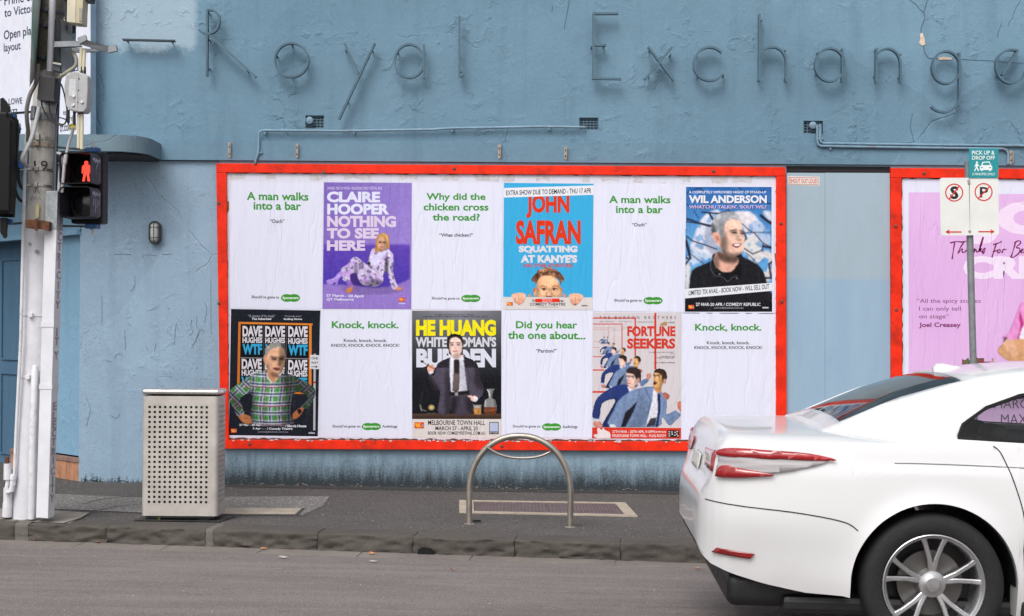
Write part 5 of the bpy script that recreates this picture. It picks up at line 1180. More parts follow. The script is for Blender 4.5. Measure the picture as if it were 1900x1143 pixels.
p.poly([(600, 128), (625, 105), (655, 98), (664, 128)], (176, 140, 90), 2, 'logo'); p.text('WOODHEAD', 668, 98, 733, 110, (60, 50, 50), .01, 'small_print', res=1)
cv = Cv(14, 205, 790, 1018, 4.4)
def pair(s, tx, ty):
    f = lambda L: [(tx + s * a, ty + s * b) for a, b in L]; wl = max(3.4, 6 * s); sm = 3 if s > .3 else 0
    near = s > .9
    # dark suit man
    cv.poly(f([(215, 655), (320, 648), (335, 720), (300, 770), (250, 880), (185, 1016), (92, 1016), (148, 900), (205, 800), (196, 772), (100, 812), (76, 940), (14, 930), (38, 785), (118, 705)]), (38, 54, 112), sm)
    if s > .3: cv.shade(f([(200, 760), (240, 820), (160, 1010), (110, 1010)]), .75, 12 * s)
    cv.poly(f([(318, 660), (400, 684), (340, 724)]), (222, 220, 230), 0); cv.poly(f([(345, 700), (372, 690), (405, 690), (398, 720), (372, 708), (350, 722)]), (24, 24, 34), 0)
    cv.poly(f([(330, 640), (392, 640), (380, 690), (335, 675)]), (206, 160, 146), 0)
    cv.poly(f([(309, 560), (325, 532), (390, 545), (424, 590), (408, 640), (360, 664), (324, 648), (314, 600)]), (228, 190, 176), sm)
    cv.poly(f([(312, 540), (318, 508), (350, 494), (400, 494), (436, 530), (440, 590), (428, 622), (412, 600), (396, 596), (380, 560), (345, 548)]), (46, 34, 34), sm)
    cv.ell(tx + s * 414, ty + s * 606, 13 * s, 20 * s, (212, 160, 144))
    if near:
        cv.shade([(380, 560), (424, 590), (405, 650), (370, 660), (385, 620)], .82, 9); cv.line([(314, 572), (340, 568)], 8, (50, 36, 36)); cv.line([(350, 574), (380, 570)], 8, (50, 36, 36)); cv.line([(324, 592), (322, 612), (334, 616)], 4, (190, 140, 130)); cv.line([(320, 632), (342, 634)], 5, (180, 90, 90)); cv.ell(330, 580, 6, 4, (240, 240, 240)); cv.ell(364, 584, 8, 4, (240, 240, 240)); cv.ell(367, 584, 6, 5, (30, 30, 30)); cv.ell(334, 580, 5, 5, (30, 30, 30)); cv.line([(320, 632), (342, 635)], 9, (176, 78, 78)); cv.line([(322, 610), (338, 614)], 7, (186, 130, 120))
    cv.poly(f([(24, 968), (78, 962), (98, 985), (98, 1014), (34, 1014)]), (206, 136, 124), sm); cv.poly(f([(16, 938), (76, 944), (78, 966), (20, 964)]), (214, 216, 228), 0)
    cv.poly(f([(425, 655), (440, 628), (486, 588), (512, 606), (455, 656)]), (96, 118, 158), 0); cv.poly(f([(482, 590), (492, 556), (518, 542), (528, 566), (512, 600)]), (206, 140, 122), sm)
    # grey-blue suit man
    Jm = cv.mask(f([(445, 668), (545, 662), (625, 712), (662, 780), (660, 870), (668, 898), (740, 866), (786, 906), (740, 960), (680, 1002), (620, 930), (582, 1016), (168, 1014), (200, 870), (245, 780), (350, 700)]), sm); cv.put(Jm, (112, 132, 168))
    if s > .3: cv.put(Jm * (cv.noise(4.4, 31) > .5), (130, 150, 184), .5, False)
    cv.poly(f([(262, 1014), (300, 890), (405, 790), (372, 880), (300, 1014)]), (28, 28, 38), 0)
    if s > .3: cv.line(f([(470, 670), (520, 780), (498, 900)]), wl + 2, (70, 88, 124), .8); cv.line(f([(640, 780), (625, 900)]), wl, (74, 92, 128), .7); cv.line(f([(240, 850), (330, 800), (390, 760)]), wl, (80, 98, 134), .6); cv.line(f([(680, 960), (750, 915)]), wl, (80, 98, 134), .6)
    if s > .3: cv.shade(f([(440, 700), (500, 900), (430, 1014), (330, 1014), (400, 860)]), .84, 16 * s, inside=Jm); cv.line(f([(430, 700), (400, 800)]), wl, (80, 98, 134), .7)
    cv.poly(f([(545, 672), (585, 712), (592, 900), (560, 960), (478, 1010), (510, 880), (535, 780)]), (216, 214, 224), 0); cv.poly(f([(480, 1012), (520, 940), (570, 930), (560, 1000)]), (52, 50, 62), 0)
    cv.poly(f([(578, 722), (606, 730), (604, 880), (585, 1012), (565, 1012), (586, 860)]), (28, 38, 78), 0)
    cv.poly(f([(560, 660), (622, 640), (610, 712), (578, 716), (552, 690)]), (196, 132, 78), 0)
    cv.poly(f([(540, 560), (556, 536), (620, 540), (645, 600), (630, 640), (600, 676), (560, 668), (538, 652), (545, 610)]), (222, 170, 112), sm)
    cv.poly(f([(548, 545), (556, 515), (600, 503), (650, 520), (666, 570), (658, 606), (640, 600), (630, 622), (620, 590), (612, 556), (570, 540)]), (58, 38, 30), sm)
    cv.ell(tx + s * 644, ty + s * 616, 14 * s, 22 * s, (216, 160, 140)); cv.line(f([(542, 622), (572, 628)]), 10 * s + 2, (72, 36, 28))
    if near:
        cv.shade([(600, 570), (640, 620), (600, 680), (575, 670), (600, 630)], .72, 9); cv.line([(543, 558), (562, 566)], 9, (44, 28, 24)); cv.line([(574, 567), (606, 558)], 9, (44, 28, 24)); cv.ell(556, 576, 7, 4, (244, 244, 240)); cv.ell(590, 580, 9, 5, (244, 244, 240)); cv.ell(594, 580, 6, 6, (24, 22, 22)); cv.ell(559, 577, 5, 5, (24, 22, 22)); cv.line([(560, 580), (552, 608), (566, 612)], 4, (180, 116, 70)); cv.ell(556, 638, 14, 9, (96, 30, 28))
        cv.line([(590, 600), (600, 650)], 6, (190, 132, 84), .6)
    cv.poly(f([(742, 872), (760, 850), (786, 872), (786, 900)]), (220, 220, 230), 0); cv.poly(f([(750, 830), (752, 800), (778, 786), (788, 800), (788, 880), (762, 860)]), (206, 118, 96), sm)
    cv.poly(f([(625, 725), (650, 708), (688, 740), (672, 776), (650, 768)]), (176, 104, 86), sm)
    cv.poly(f([(168, 990), (205, 992), (230, 1016), (165, 1016)]), (216, 218, 228), 0)
for s_, tx, ty in ((.13, 68, 160), (.209, 74, 172), (.348, 76, 145), (.543, 77, 120), (1.0, 0, 0)): pair(s_, tx, ty)
cv.a = cv.a * cv.mask([(14, 200), (788, 200), (786, 1019), (12, 1019)], 0); p.canvas(cv, 'figures')
p.poly([(13, 1017), (785, 1022), (784, 1114), (12, 1110)], (212, 52, 34), name='banner')
p.poly([(30, 1080), (60, 1070), (55, 1030), (75, 1020), (95, 1040), (110, 1018), (125, 1040), (165, 1060), (172, 1108), (150, 1110), (60, 1110), (30, 1095)], (226, 214, 216), 3, 'print')
p.text('27TH MAR - 20TH APR, 9:10PM', 188, 1042, 556, 1069, (232, 222, 222), .015, 'small_print'); p.text('(8:10PM SUN)', 563, 1048, 655, 1068, (232, 222, 222), .02, 'small_print', res=2); p.text('MELBOURNE TOWN HALL - FLAG ROOM', 188, 1076, 650, 1101, (232, 222, 222), .015, 'small_print')
p.poly([(668, 1041), (770, 1042), (769, 1104), (667, 1103)], (30, 26, 28), name='logo'); p.multi([([(x, y), (x + 14, y - 3), (x + 16, y + 6), (x + 3, y + 8)], (214, 208, 208)) for x, y in ((675, 1052), (697, 1054), (674, 1070), (700, 1072), (726, 1056), (745, 1050), (740, 1072), (722, 1082), (676, 1088), (748, 1088))], 'logo')

# ================================================================== plywood bay and second hoarding
bay = thing('plywood_panel', 'pale blue painted plywood panel closing the gap between the two red hoardings', 'panel', tuple(W(1556, 836, 0)))
mply = NT('plywood_paint', .8, 0, .3); X, Y, Z = mply.xyz()
zs = W(1556, 518).z; e = mply.math('ADD', Z, mply.math('MULTIPLY', mply.math('SUBTRACT', mply.noise(3, 5), .5), .05))
o = mply.mix(mply.ramp(e, zs - .015, zs + .015), rgba((146, 172, 194)), rgba((158, 175, 187)))
o = mply.mix(mply.math('MULTIPLY', mply.ramp(mply.noise(1, 5, .6, vec=mply.scaled((5, 5, 1.2))), .4, .7), .35), o, rgba((168, 190, 204)))
o = mply.mix(mply.math('MULTIPLY', mply.ramp(mply.noise(16, 6, .75), .55, .75), .2), o, rgba((120, 140, 150)))
mply.base(o); mply.bump(mply.noise(90, 3), .001); mply.bump(mply.noise(1, 4, .5, vec=mply.scaled((60, 60, 2))), .0012)
for (a, b) in ((1459.3, 1530.6), (1531, 1652)):
    mb = MB(); mb.slab(quadW([(a, 320.5), (b, 320.9), (b, 842), (a, 842)], .03), (0, .028, 0)); mb.build('board', mply.m, bay)
mb = MB(); mb.slab(quadW([(1459.3, 308), (1652, 309.5), (1652, 323), (1459.3, 323)], .008), (0, .007, 0)); mb.build('dark_gap', M_dark, bay)
mb = MB(); mb.slab(quadW([(1459.3, 315), (1652, 316), (1652, 318.5), (1459.3, 317.5)], .012), (0, .003, 0)); mb.build('lath', plain('black_lath', (40, 30, 32), .7), bay)
pst = Poster('sticker', 'small white sticker with red outlined wording near the top of the plywood panel', [(1461.5, 326.5), (1520.5, 328), (1520.5, 344.5), (1461.5, 342.5)], (0, 0, 1, 1, 1), Y=.031, group=None, bgcol=(222, 216, 212))
pst.o['category'] = 'sticker'
R2 = []
for a, b, c, d in ((1463.5, 328.6, 1518.5, 329.6), (1463.5, 341, 1518.5, 342), (1463.5, 329.6, 1464.6, 341), (1517.4, 329.6, 1518.5, 341)): R2.append(([(a, b + (a - 1463) * .018), (c, b + (c - 1463) * .018), (c, d + (c - 1463) * .018), (a, d + (a - 1463) * .018)], (196, 92, 78)))
pst.multi(R2, 'border'); pst.text('SHOUT OUT LOUD', 1466, 331.4, 1516, 339.4, (196, 92, 78), .02, slope=.018)

h2 = thing('poster_hoarding', 'second red framed hoarding at the right with one large pink poster', 'hoarding', tuple(W(2050, 838, .05)))
frame_bar([(1653, 311.5), (2500, 317.5), (2500, 336.5), (1653, 329.5)], h2)
frame_bar([(1653, 822), (2500, 828), (2500, 845), (1653, 839.5)], h2)
frame_bar([(1653, 329.8), (1673, 330), (1674.5, 839.2), (1654.5, 839.2)], h2, .0715)
frame_bar([(2480, 336.8), (2500, 336.8), (2500, 827.8), (2480, 827.8)], h2, .0715)
mb = MB(); mb.slab(quadW([(1665, 322), (2490, 330), (2490, 836), (1665, 830)], .045), (0, .04, 0)); mb.build('backing_board', M_tear, h2)
mb = MB(); mb.prism(quadW(ragged([(1674.5, 332), (2479, 339), (2479, 824), (1676.5, 820)], 2, 9), .0465), (0, .001, 0)); mb.build('pasted_paper', M_paper, h2)
for (x, y) in ((1714.5, 321.5), (1662, 420), (1663, 575), (2000, 322), (1663, 700)):
    c = W(x, y, .073); mb = MB(); Mx = Matrix.Translation(c) @ Matrix.Rotation(math.pi / 2, 4, 'X')
    mb.lathe([(0, .010), (.009, .009), (.014, .004), (.016, 0), (.016, -.004)], 10, Mx); mb.build('bolt', M_bolt, h2, smooth=True)
p = Poster('comedy_poster', 'large pink poster with handwritten magenta title and a quote about spicy stories', [(1677, 334), (2300, 340), (2300, 822), (1679, 818)], (0, 0, 1, 1, 1), group=None)
cv = Cv(1683, 354, 2262, 806, 3)
PNK = (222, 180, 226); m = cv.mask([(1685, 356), (2262, 361), (2262, 806), (1686, 802)], 0)
cv.put(m, PNK); cv.put(m * np.clip(cv.noise(40, 3) * .3 + .3, 0, 1), (214, 162, 220), .5, False); cv.a = m; p.canvas(cv, 'background')
p.text('JOEL', 1801, 373, 2096, 453, (236, 214, 238), .065, 'heading'); p.text('CREASEY', 1787, 475, 2110, 518, (236, 218, 240), .065, 'heading')
CI = (1670, 340, 1900, 700, 730); p.set(CI)
def pen(paths, wd, col, name='handwriting'):
    V = []; F = []; p.k += 1
    for pa in paths:
        pts = spline([Vector((x, y, 0)) for x, y in pa], 4); n = len(pts)
        for i, q in enumerate(pts):
            t_ = (pts[min(i + 1, n - 1)] - pts[max(i - 1, 0)]); t_ = t_.normalized() if t_.length > 0 else Vector((1, 0, 0)); nn = Vector((-t_.y, t_.x, 0)) * wd / 2 * (1 + .25 * math.sin(i))
            V += [p.at(q.x + nn.x, q.y + nn.y, p.k), p.at(q.x - nn.x, q.y - nn.y, p.k)]
        b0 = len(V) - 2 * n
        for i in range(n - 1): a = b0 + 2 * i; F.append((a, a + 1, a + 3, a + 2))
    mk(name, V, F, M_print, p.o, col=np.tile(lin(col), (len(V), 1)))
MG = (122, 32, 92)
pen([[(294, 352), (330, 344), (368, 346), (392, 340)], [(322, 348), (314, 395), (307, 447)], [(376, 346), (352, 385), (342, 412), (358, 392), (368, 388), (366, 404), (378, 408), (392, 392)],
     [(395, 400), (405, 388), (398, 404), (410, 406), (425, 392), (440, 388), (432, 410)], [(432, 410), (446, 388), (452, 404), (462, 400), (485, 345), (490, 318), (478, 345), (466, 405)], [(466, 392), (482, 385), (474, 398), (488, 408)], [(485, 408), (492, 388), (500, 384), (497, 402), (486, 418)],
     [(548, 362), (580, 352), (598, 342)], [(566, 360), (552, 400), (541, 436)], [(546, 404), (570, 396), (578, 392)], [(576, 410), (574, 396), (588, 392), (590, 404), (578, 412)], [(600, 412), (606, 392), (612, 390), (628, 390)],
     [(680, 350), (668, 390), (655, 432)], [(672, 352), (700, 338), (710, 352), (684, 378), (704, 384), (700, 412), (662, 438), (650, 428)], [(706, 402), (724, 396), (722, 388), (712, 396), (716, 410), (740, 404)], [(750, 402), (762, 390), (760, 408)], [(780, 352), (772, 402)], [(800, 390), (808, 408), (820, 392)]], 7.2, MG)
TX = (116, 70, 112)
p.text('“All the spicy stories', 99, 680, 475, 712, TX, .0, 'quote'); p.text('I can only tell', 112, 726, 358, 758, TX, 0, 'quote'); p.text('on stage”', 112, 772, 288, 803, TX, 0, 'quote'); p.text('Joel Creasey', 112, 820, 357, 855, MG, .022, 'quote')
cv = Cv(350, 700, 1100, 1140, 5)
cv.poly([(360, 1080), (365, 1030), (385, 1040), (400, 1020), (420, 1050), (440, 1015), (465, 1030), (495, 1028), (498, 1050), (560, 1050), (560, 1140), (360, 1140)], (110, 80, 70), 0)
cv.put((cv.a > .5) * (cv.noise(9, 2) > .4), (84, 110, 70), .8, False); cv.put((cv.a > .5) * (cv.noise(9, 6) > .9), (150, 60, 60), .8, False); cv.line([(545, 1030), (545, 1060)], 14, (214, 196, 150), .8, cover=True)
cv.poly([(600, 905), (640, 870), (700, 720), (760, 640), (1000, 640), (1050, 760), (1060, 960), (760, 960), (700, 950), (620, 925)], (214, 140, 196), 3); cv.poly([(700, 740), (730, 850), (700, 950), (684, 945), (706, 850)], (176, 44, 112), 3); cv.poly([(730, 830), (800, 880), (790, 960), (700, 962)], (228, 226, 238), 3)
cv.poly([(570, 985), (600, 945), (680, 920), (800, 930), (860, 1000), (840, 1060), (720, 1058), (640, 1048), (585, 1012)], (208, 156, 116), 3); cv.shade([(580, 1000), (640, 1040), (760, 1060), (700, 1070)], .78, 14)
cv.poly([(604, 928), (640, 918), (668, 940), (690, 980), (688, 1010), (664, 1016), (640, 1000), (618, 960)], (220, 172, 140), 3); cv.line([(598, 935), (625, 912)], 12, (50, 40, 54), .9)
for k in range(3): cv.line([(640 + k * 14, 960), (652 + k * 12, 1004)], 3.5, (180, 124, 92), .7)
p.canvas(cv, 'figure')
p.set((0, 0, 1, 1, 1)); p.text('27 MARCH', 1813, 740.5, 1924, 758, (104, 84, 104), .0, 'date'); p.text('MAX', 1857, 768.5, 1906, 787, (104, 84, 104), .0, 'date')

# ================================================================== advertising board on the splayed corner
bb = thing('advertising_board', 'white advertising board with dark leasing text on the corner wall behind the pole', 'billboard', tuple(SP(150, 250, .05)))
cS = Vector((CU, 0, 0)) + SNRM * 0.03
S2 = lambda x, y, o=0.0: SP(x, y, .05 + o, cS)
tr = S2(168.5, -60); br = S2(168.5, 248); bl = Vector((br.x, br.y, br.z)) + SDIR * 3.3; tl = Vector((tr.x, tr.y, tr.z)) + SDIR * 3.3
mb = MB(); mb.slab([tl, tr, br, bl], -SNRM * .045); mb.build('panel', plain('board_white', (224, 226, 238), .5, var=.04), bb)
mb = MB(); mb.slab([br + SNRM * .004 + Vector((0, 0, -.02)), br + Vector((0, 0, -.02)) + SNRM * .004 - SDIR * .012, tr + SNRM * .004 - SDIR * .012, tr + SNRM * .004], -SNRM * .05); mb.build('edge_trim', plain('board_edge', (112, 138, 160), .5), bb)
def bbt(txt, x0, y0, x1, y1, slope, col, bold=0.0, name='lettering'):
    v, f = text_geom(txt, bold, 0, 1, 3); mn_, mx_ = v.min(0), v.max(0); u = (v - mn_) / (mx_ - mn_)
    mk(name, [S2(x0 + a * (x1 - x0), y1 - b * (y1 - y0) + slope * a * (x1 - x0), .002) for a, b in u], f, M_print, bb, col=np.tile(lin(col), (len(v), 1)))
NV = (58, 60, 84)
bbt('Prime corner', 8, -8, 92, 10, -.17, NV, .008); bbt('to Victoria St', 8, 16, 88, 32, -.18, NV, .008); bbt('Open plan', 7, 57, 64, 79, -.19, NV, .008); bbt('layout', 7, 81, 38, 101, -.16, NV, .008)
bbt('LOWE', 16, 183, 41, 194.5, -.10, (40, 42, 56), .008); bbt('077', 17, 203, 32, 213, -.08, (40, 42, 56), .008); bbt('KR', 30, 229.5, 40, 241, -.05, (40, 42, 56), .008); bbt('cr.com.au', 111, 233.5, 141, 244.5, -.12, (40, 42, 56), .008)
bbt('er', 117, 206, 124, 213, 0, NV); bbt('re', 128, 217, 135, 224, 0, NV)
mb = MB(); BL_ = (40, 62, 150)
mk('logo', [S2(x, y, .002) for x, y in ((141, 110), (145, 109), (145, 131), (140, 132), (140, 130), (143.4, 129.4), (143.4, 111.2), (141, 111.8))], [(0, 1, 6, 7), (1, 2, 5, 6), (2, 3, 4, 5)], M_print, bb, col=np.tile(lin(BL_), (8, 1)))
t = thing('wall_bracket', 'small zinc clip on the wall at the lower right edge of the advertising board', 'bracket', tuple(W(167, 236, 0)), 'rusty brackets under the string course'); del t['group']
mb = MB(); a = W(162, 230, .12); b = W(171, 238, .0); mb.box((a.x, -.10, b.z), (b.x, -.092, a.z)); mb.build('plate', M_bolt, t)
mb = MB(); mb.tube([W(169.5, 234, .13), W(169.5, 234, .0)], .012, 8); mb.build('bolt', M_bolt, t)
# ================================================================== utility pole
def pole_paint():
    m = NT('pole_paint', .6, 0, .4); X, Y, Z = m.xyz()
    zp = P(70, 425, -2.6).z; zd = P(90, 132, -2.6).z
    z = m.math('ADD', Z, m.math('MULTIPLY', m.math('SUBTRACT', m.noise(6, 4), .5), .05))
    conc = m.mix(m.ramp(m.noise(8, 7, .7), .35, .7), rgba((196, 194, 190)), rgba((168, 164, 156)))
    conc = m.mix(m.math('MULTIPLY', m.ramp(m.noise(1, 5, .6, vec=m.scaled((22, 22, 1.4))), .5, .72), .4), conc, rgba((120, 100, 80)))
    dk = m.mix(m.ramp(m.noise(30, 5, .7), .3, .7), rgba((78, 72, 66)), rgba((108, 101, 92)))
    o = m.mix(m.ramp(z, zd - .01, zd + .01), conc, dk)
    wh = m.mix(m.ramp(m.noise(7, 5, .6), .3, .7), rgba((216, 216, 222)), rgba((202, 202, 208)))
    wh = m.mix(m.math('MULTIPLY', m.ramp(m.noise(13, 8, .75), .62, .7), .5), wh, rgba((150, 150, 152)))
    o = m.mix(m.ramp(z, zp + .01, zp - .01), o, wh); m.base(o); m.bump(m.noise(35, 4), .003); m.bump(m.noise(9, 5, dist=.5), .004)
    return m.m
def white_steel(name='painted_channel'):
    m = NT(name, .5, 0, .45); X, Y, Z = m.xyz(); zp = P(95, 428, -2.7).z
    g = m.mix(m.ramp(m.voro(30, out='Distance'), 0, .8), rgba((168, 172, 174)), rgba((140, 146, 150)))
    wh = m.mix(m.ramp(m.noise(5, 5), .3, .7), rgba((222, 223, 228)), rgba((208, 209, 214)))
    wh = m.mix(m.math('MULTIPLY', m.ramp(m.noise(16, 8, .75), .63, .7), .5), wh, rgba((130, 128, 128)))
    o = m.mix(m.ramp(Z, zp + .003, zp - .003), g, wh); m.base(o); m.bump(m.noise(30, 4), .0015)
    return m.m
M_pole = pole_paint(); M_chn = white_steel()
M_white = plain('white_pvc', (216, 216, 220), .45, var=.08, scale=12, dirt=(150, 146, 140))
M_gpvc = plain('grey_pvc', (178, 180, 182), .5, var=.1, scale=10)
M_cream = plain('cream_plastic', (206, 200, 176), .5, var=.08, dirt=(160, 150, 126))
M_dgrey = plain('dark_grey_plastic', (38, 36, 40), .55, var=.12)
M_cable = plain('black_cable', (24, 24, 28), .5)
M_hose = plain('grey_hose', (112, 108, 104), .6, var=.12)
M_ss = steel('strap_steel', (196, 192, 184), .35)
M_rustc = plain('rust_clamp', (98, 62, 42), .85, var=.4, scale=28, dirt=(160, 98, 44))
M_rustl = plain('stained_steel', (158, 146, 132), .6, var=.3, scale=30, dirt=(104, 66, 40))
M_galv = steel('galvanised', (150, 154, 158), .5, dirt=(90, 90, 90))
M_galvd = steel('galvanised_dark', (96, 100, 106), .5, dirt=(60, 60, 60))
YP = -2.54
pole = thing('utility_pole', 'leaning white painted utility pole with number 19 and metal cable cover at the kerb', 'pole', tuple(G(54, 962)))
pc = [(50, 985, 27.5), (51, 962, 27.5), (54, 900, 27), (60, 770, 26.2), (66.5, 632, 25.5), (71.5, 440, 24.5), (76, 360, 24), (80, 250, 23), (83, 206, 22.6), (90.3, 110, 22), (98.5, 0, 21.5), (120, -300, 20), (140, -620, 18)]
mb = MB(); mb.tube([P(x, y, YP) for x, y, r in pc], [r / 241.5 for x, y, r in pc], 28); mb.build('shaft', M_pole, pole, smooth=True)
def pcx(y):
    for (xa, ya, ra), (xb, yb, rb) in zip(pc[:-1], pc[1:]):
        if yb <= y <= ya: f = (ya - y) / (ya - yb); return xa + (xb - xa) * f, (ra + (rb - ra) * f)
# cable cover with embossed word
def chan_pts(f): return None
top = [P(84.5, 355, -2.74), P(107, 353.5, -2.78), P(119, 356, -2.64), P(95, 356, -2.58)]
bot = [P(66.4, 961, -2.75), P(89, 962.5, -2.79), P(101, 958.5, -2.65), P(78, 960, -2.59)]
mb = MB(); mb.add(bot + top, [(0, 1, 2, 3)[::-1], (4, 5, 6, 7), (0, 1, 5, 4), (1, 2, 6, 5), (2, 3, 7, 6), (3, 0, 4, 7)])
cc = mb.build('cable_cover', M_chn, pole); md = cc.modifiers.new('bevel', 'BEVEL'); md.width = .006; md.segments = 2
def chp(i, f): return bot[i].lerp(top[i], f)
def fy(y): return (961 - y) / (961 - 355)
for (y0, y1) in ((597, 607), (713, 722)):
    f0, f1 = fy(y1), fy(y0); cen = (chp(0, f0) + chp(1, f0) + chp(2, f0) + chp(3, f0)) / 4
    q0 = [cen + (chp(i, f0) - cen) * 1.07 for i in range(4)]; c1 = (chp(0, f1) + chp(1, f1) + chp(2, f1) + chp(3, f1)) / 4; q1 = [c1 + (chp(i, f1) - c1) * 1.07 for i in range(4)]
    mb = MB(); mb.add(q0 + q1, [(3, 2, 1, 0), (4, 5, 6, 7), (0, 1, 5, 4), (1, 2, 6, 5), (2, 3, 7, 6), (3, 0, 4, 7)]); mb.build('cover_joint', M_chn, pole)
M_emb = plain('embossed_letter', (142, 142, 150), .5, var=.1)
nr = (bot[2] - bot[1]).cross(top[1] - bot[1]).normalized()
if nr.x < 0: nr = -nr
def emboss(word, ys, parent):
    for ch, y in zip(word, ys):
        v, f = text_geom(ch, .01, 0, 1, 2); mn_, mx_ = v.min(0), v.max(0); wd_ = .28 if ch == 'I' else 1.0
        h = 15.0; f0 = fy(y + h / 2); f1 = fy(y - h / 2); vs = []
        for a, b in v:
            u = (a - mn_[0]) / (mx_[0] - mn_[0] + 1e-6); u = .5 + (u - .5) * .56 * (wd_ if ch == 'I' else 1); t_ = (b - mn_[1]) / (mx_[1] - mn_[1])
            ff = f0 + (f1 - f0) * t_; vs.append(chp(1, ff).lerp(chp(2, ff), u) + nr * .0045)
        n = len(vs); k = MB(); 
        bmx = bmesh.new(); vv = [bmx.verts.new(q) for q in vs]
        for ff in f:
            try: bmx.faces.new([vv[i] for i in ff])
            except ValueError: pass
        r = bmesh.ops.extrude_face_region(bmx, geom=list(bmx.faces)); bmesh.ops.translate(bmx, vec=-nr * .006, verts=[g for g in r['geom'] if isinstance(g, bmesh.types.BMVert)])
        bmx.verts.ensure_lookup_table(); bmx.verts.index_update(); k.add([q.co.copy() for q in bmx.verts], [[q.index for q in g.verts] for g in bmx.faces]); bmx.free()
        k.build('embossed_letter', M_emb, parent)
emboss('ELECTRICITY', [393, 408, 425, 440, 458, 477, 492, 511, 530, 548, 566][:11], cc)
emboss('ITY', [617, 634, 660], cc)
emboss('ELECTRICITY', [754, 771, 788, 804, 821, 838, 855, 874, 891, 907, 925], cc)
# conduit covers and pipes
mb = MB(); mb.tube([P(58, 963, -2.70), P(60, 830, -2.70), P(64.5, 690, -2.69), P(65, 679, -2.67)], [.026, .026, .026, .018], 12); mb.build('conduit_cover', M_white, pole, smooth=True)
mb = MB(); mb.tube([P(26, 900, -2.66), P(30, 800, -2.66), P(38.5, 632, -2.68), (P(43, 440, -2.68)), P(46, 330, -2.66), P(49, 262, -2.64), P(50, 245, -2.64)], .0125, 10); mb.build('conduit', M_white, pole, smooth=True)
mb = MB(); mb.tube([P(69.5, 352, -2.79 + .02), P(70, 352, -2.76)], .01, 6)
mb = MB(); mb.tube([P(102, 357, -2.71), P(104, 280, -2.70), P(108, 180, -2.70), P(110, 150, -2.69)], .0135, 10); mb.build('conduit', M_galvd, pole, smooth=True)
mb = MB(); mb.tube(spline([P(109, 357, -2.74), P(111, 322, -2.74), P(114, 298, -2.74), P(115, 290, -2.74), P(111, 285, -2.72), P(106, 284, -2.70)], 4), .012, 8); mb.build('conduit', M_gpvc, pole, smooth=True)
mb = MB(); mb.tube([P(115, 357, -2.75), P(120, 300, -2.76), P(123, 285, -2.76)], .0125, 10); mb.tube([P(120, 304, -2.76), P(122.5, 288, -2.76)], .016, 10); mb.tube(spline([P(122, 292, -2.76), P(128, 265, -2.76), P(136, 238, -2.76), P(137, 215, -2.76)], 4), .0115, 10)
mb.build('conduit', M_gpvc, pole, smooth=True)
# fat white pipe in front of the upper pole, grey hoses, boxes
mb = MB(); mb.tube([P(98, -40, -2.72), P(97.5, 0, -2.72), P(92.3, 133, -2.73)], .0245, 14); mb.build('service_pipe', plain('grey_white_pipe', (188, 188, 194), .5, var=.05), pole, smooth=True)
mb = MB(); mb.tube(spline([P(73, 199, -2.78), P(67, 225, -2.80), P(58, 258, -2.82), P(46, 282, -2.84), P(41, 295, -2.84), P(44, 303, -2.80), P(50, 308, -2.70)], 5), .0165, 12); mb.build('flexible_hose', M_gpvc, pole, smooth=True)
mb = MB(); mb.tube(spline([P(71, 120, -2.72), P(70, 135, -2.74), P(66, 155, -2.77), P(56, 175, -2.78), P(50, 200, -2.78), P(50, 222, -2.76), P(52, 240, -2.72), P(52, 262, -2.68)], 5), .0155, 12); mb.build('flexible_hose', M_hose, pole, smooth=True)
mb = MB(); mb.tube(spline([P(135, 97, -2.76), P(141, 108, -2.78), P(140, 122, -2.78), P(126, 133, -2.78), P(113, 142, -2.76), P(110, 150, -2.72)], 5), .0145, 12); mb.build('flexible_hose', plain('beige_hose', (164, 158, 142), .5), pole, smooth=True)
def slabp(pts, Y, dep, name, mat, parent=pole, bev=0.0, Ys=None):
    q = [P(x, y, (Ys[i] if Ys else Y)) for i, (x, y) in enumerate(pts)]
    mb = MB(); mb.prism(q, (0, dep, 0)); o = mb.build(name, mat, parent)
    if bev: md = o.modifiers.new('bevel', 'BEVEL'); md.width = bev; md.segments = 2
    return o
bx = slabp([(73, 139), (103, 143), (100.5, 186), (68, 182.5)], -2.90, .12, 'control_box', M_dgrey, bev=.006)
slabp([(68.2, 180), (100.7, 183.5), (100.5, 188), (70, 185)], -2.905, .11, 'box_lip', M_dgrey)
slabp([(69, 182), (104, 184), (103, 201), (68, 197)], -2.78, .02, 'mounting_plate', M_galv)
slabp([(74, 140), (106, 144), (104, 200), (70, 196)], -2.77, .015, 'mounting_plate', M_galv)
for pts in ([(77, 187), (79, 200), (88, 216), (103, 229), (116, 232), (122, 226), (124, 214), (124, 200), (120, 178), (115, 160), (107, 149)], [(91, 187), (92, 203), (96, 216), (106, 228), (118, 231)]):
    mb = MB(); mb.tube(spline([P(x, y, -2.86) for x, y in pts], 4), .006, 8); mb.build('cable', M_cable, pole, smooth=True)
mb = MB(); mb.tube(spline([P(110, 218, -2.8), P(122, 222, -2.84), P(128, 232, -2.82), P(130, 240, -2.8)], 4), .005, 6); mb.build('cable', M_cable, pole, smooth=True)
slabp([(127, 233), (133, 229), (139, 233), (141, 243), (137, 237), (131, 235), (129, 240)], -2.84, .003, 'tag', plain('yellow_tag', (196, 180, 40), .6))
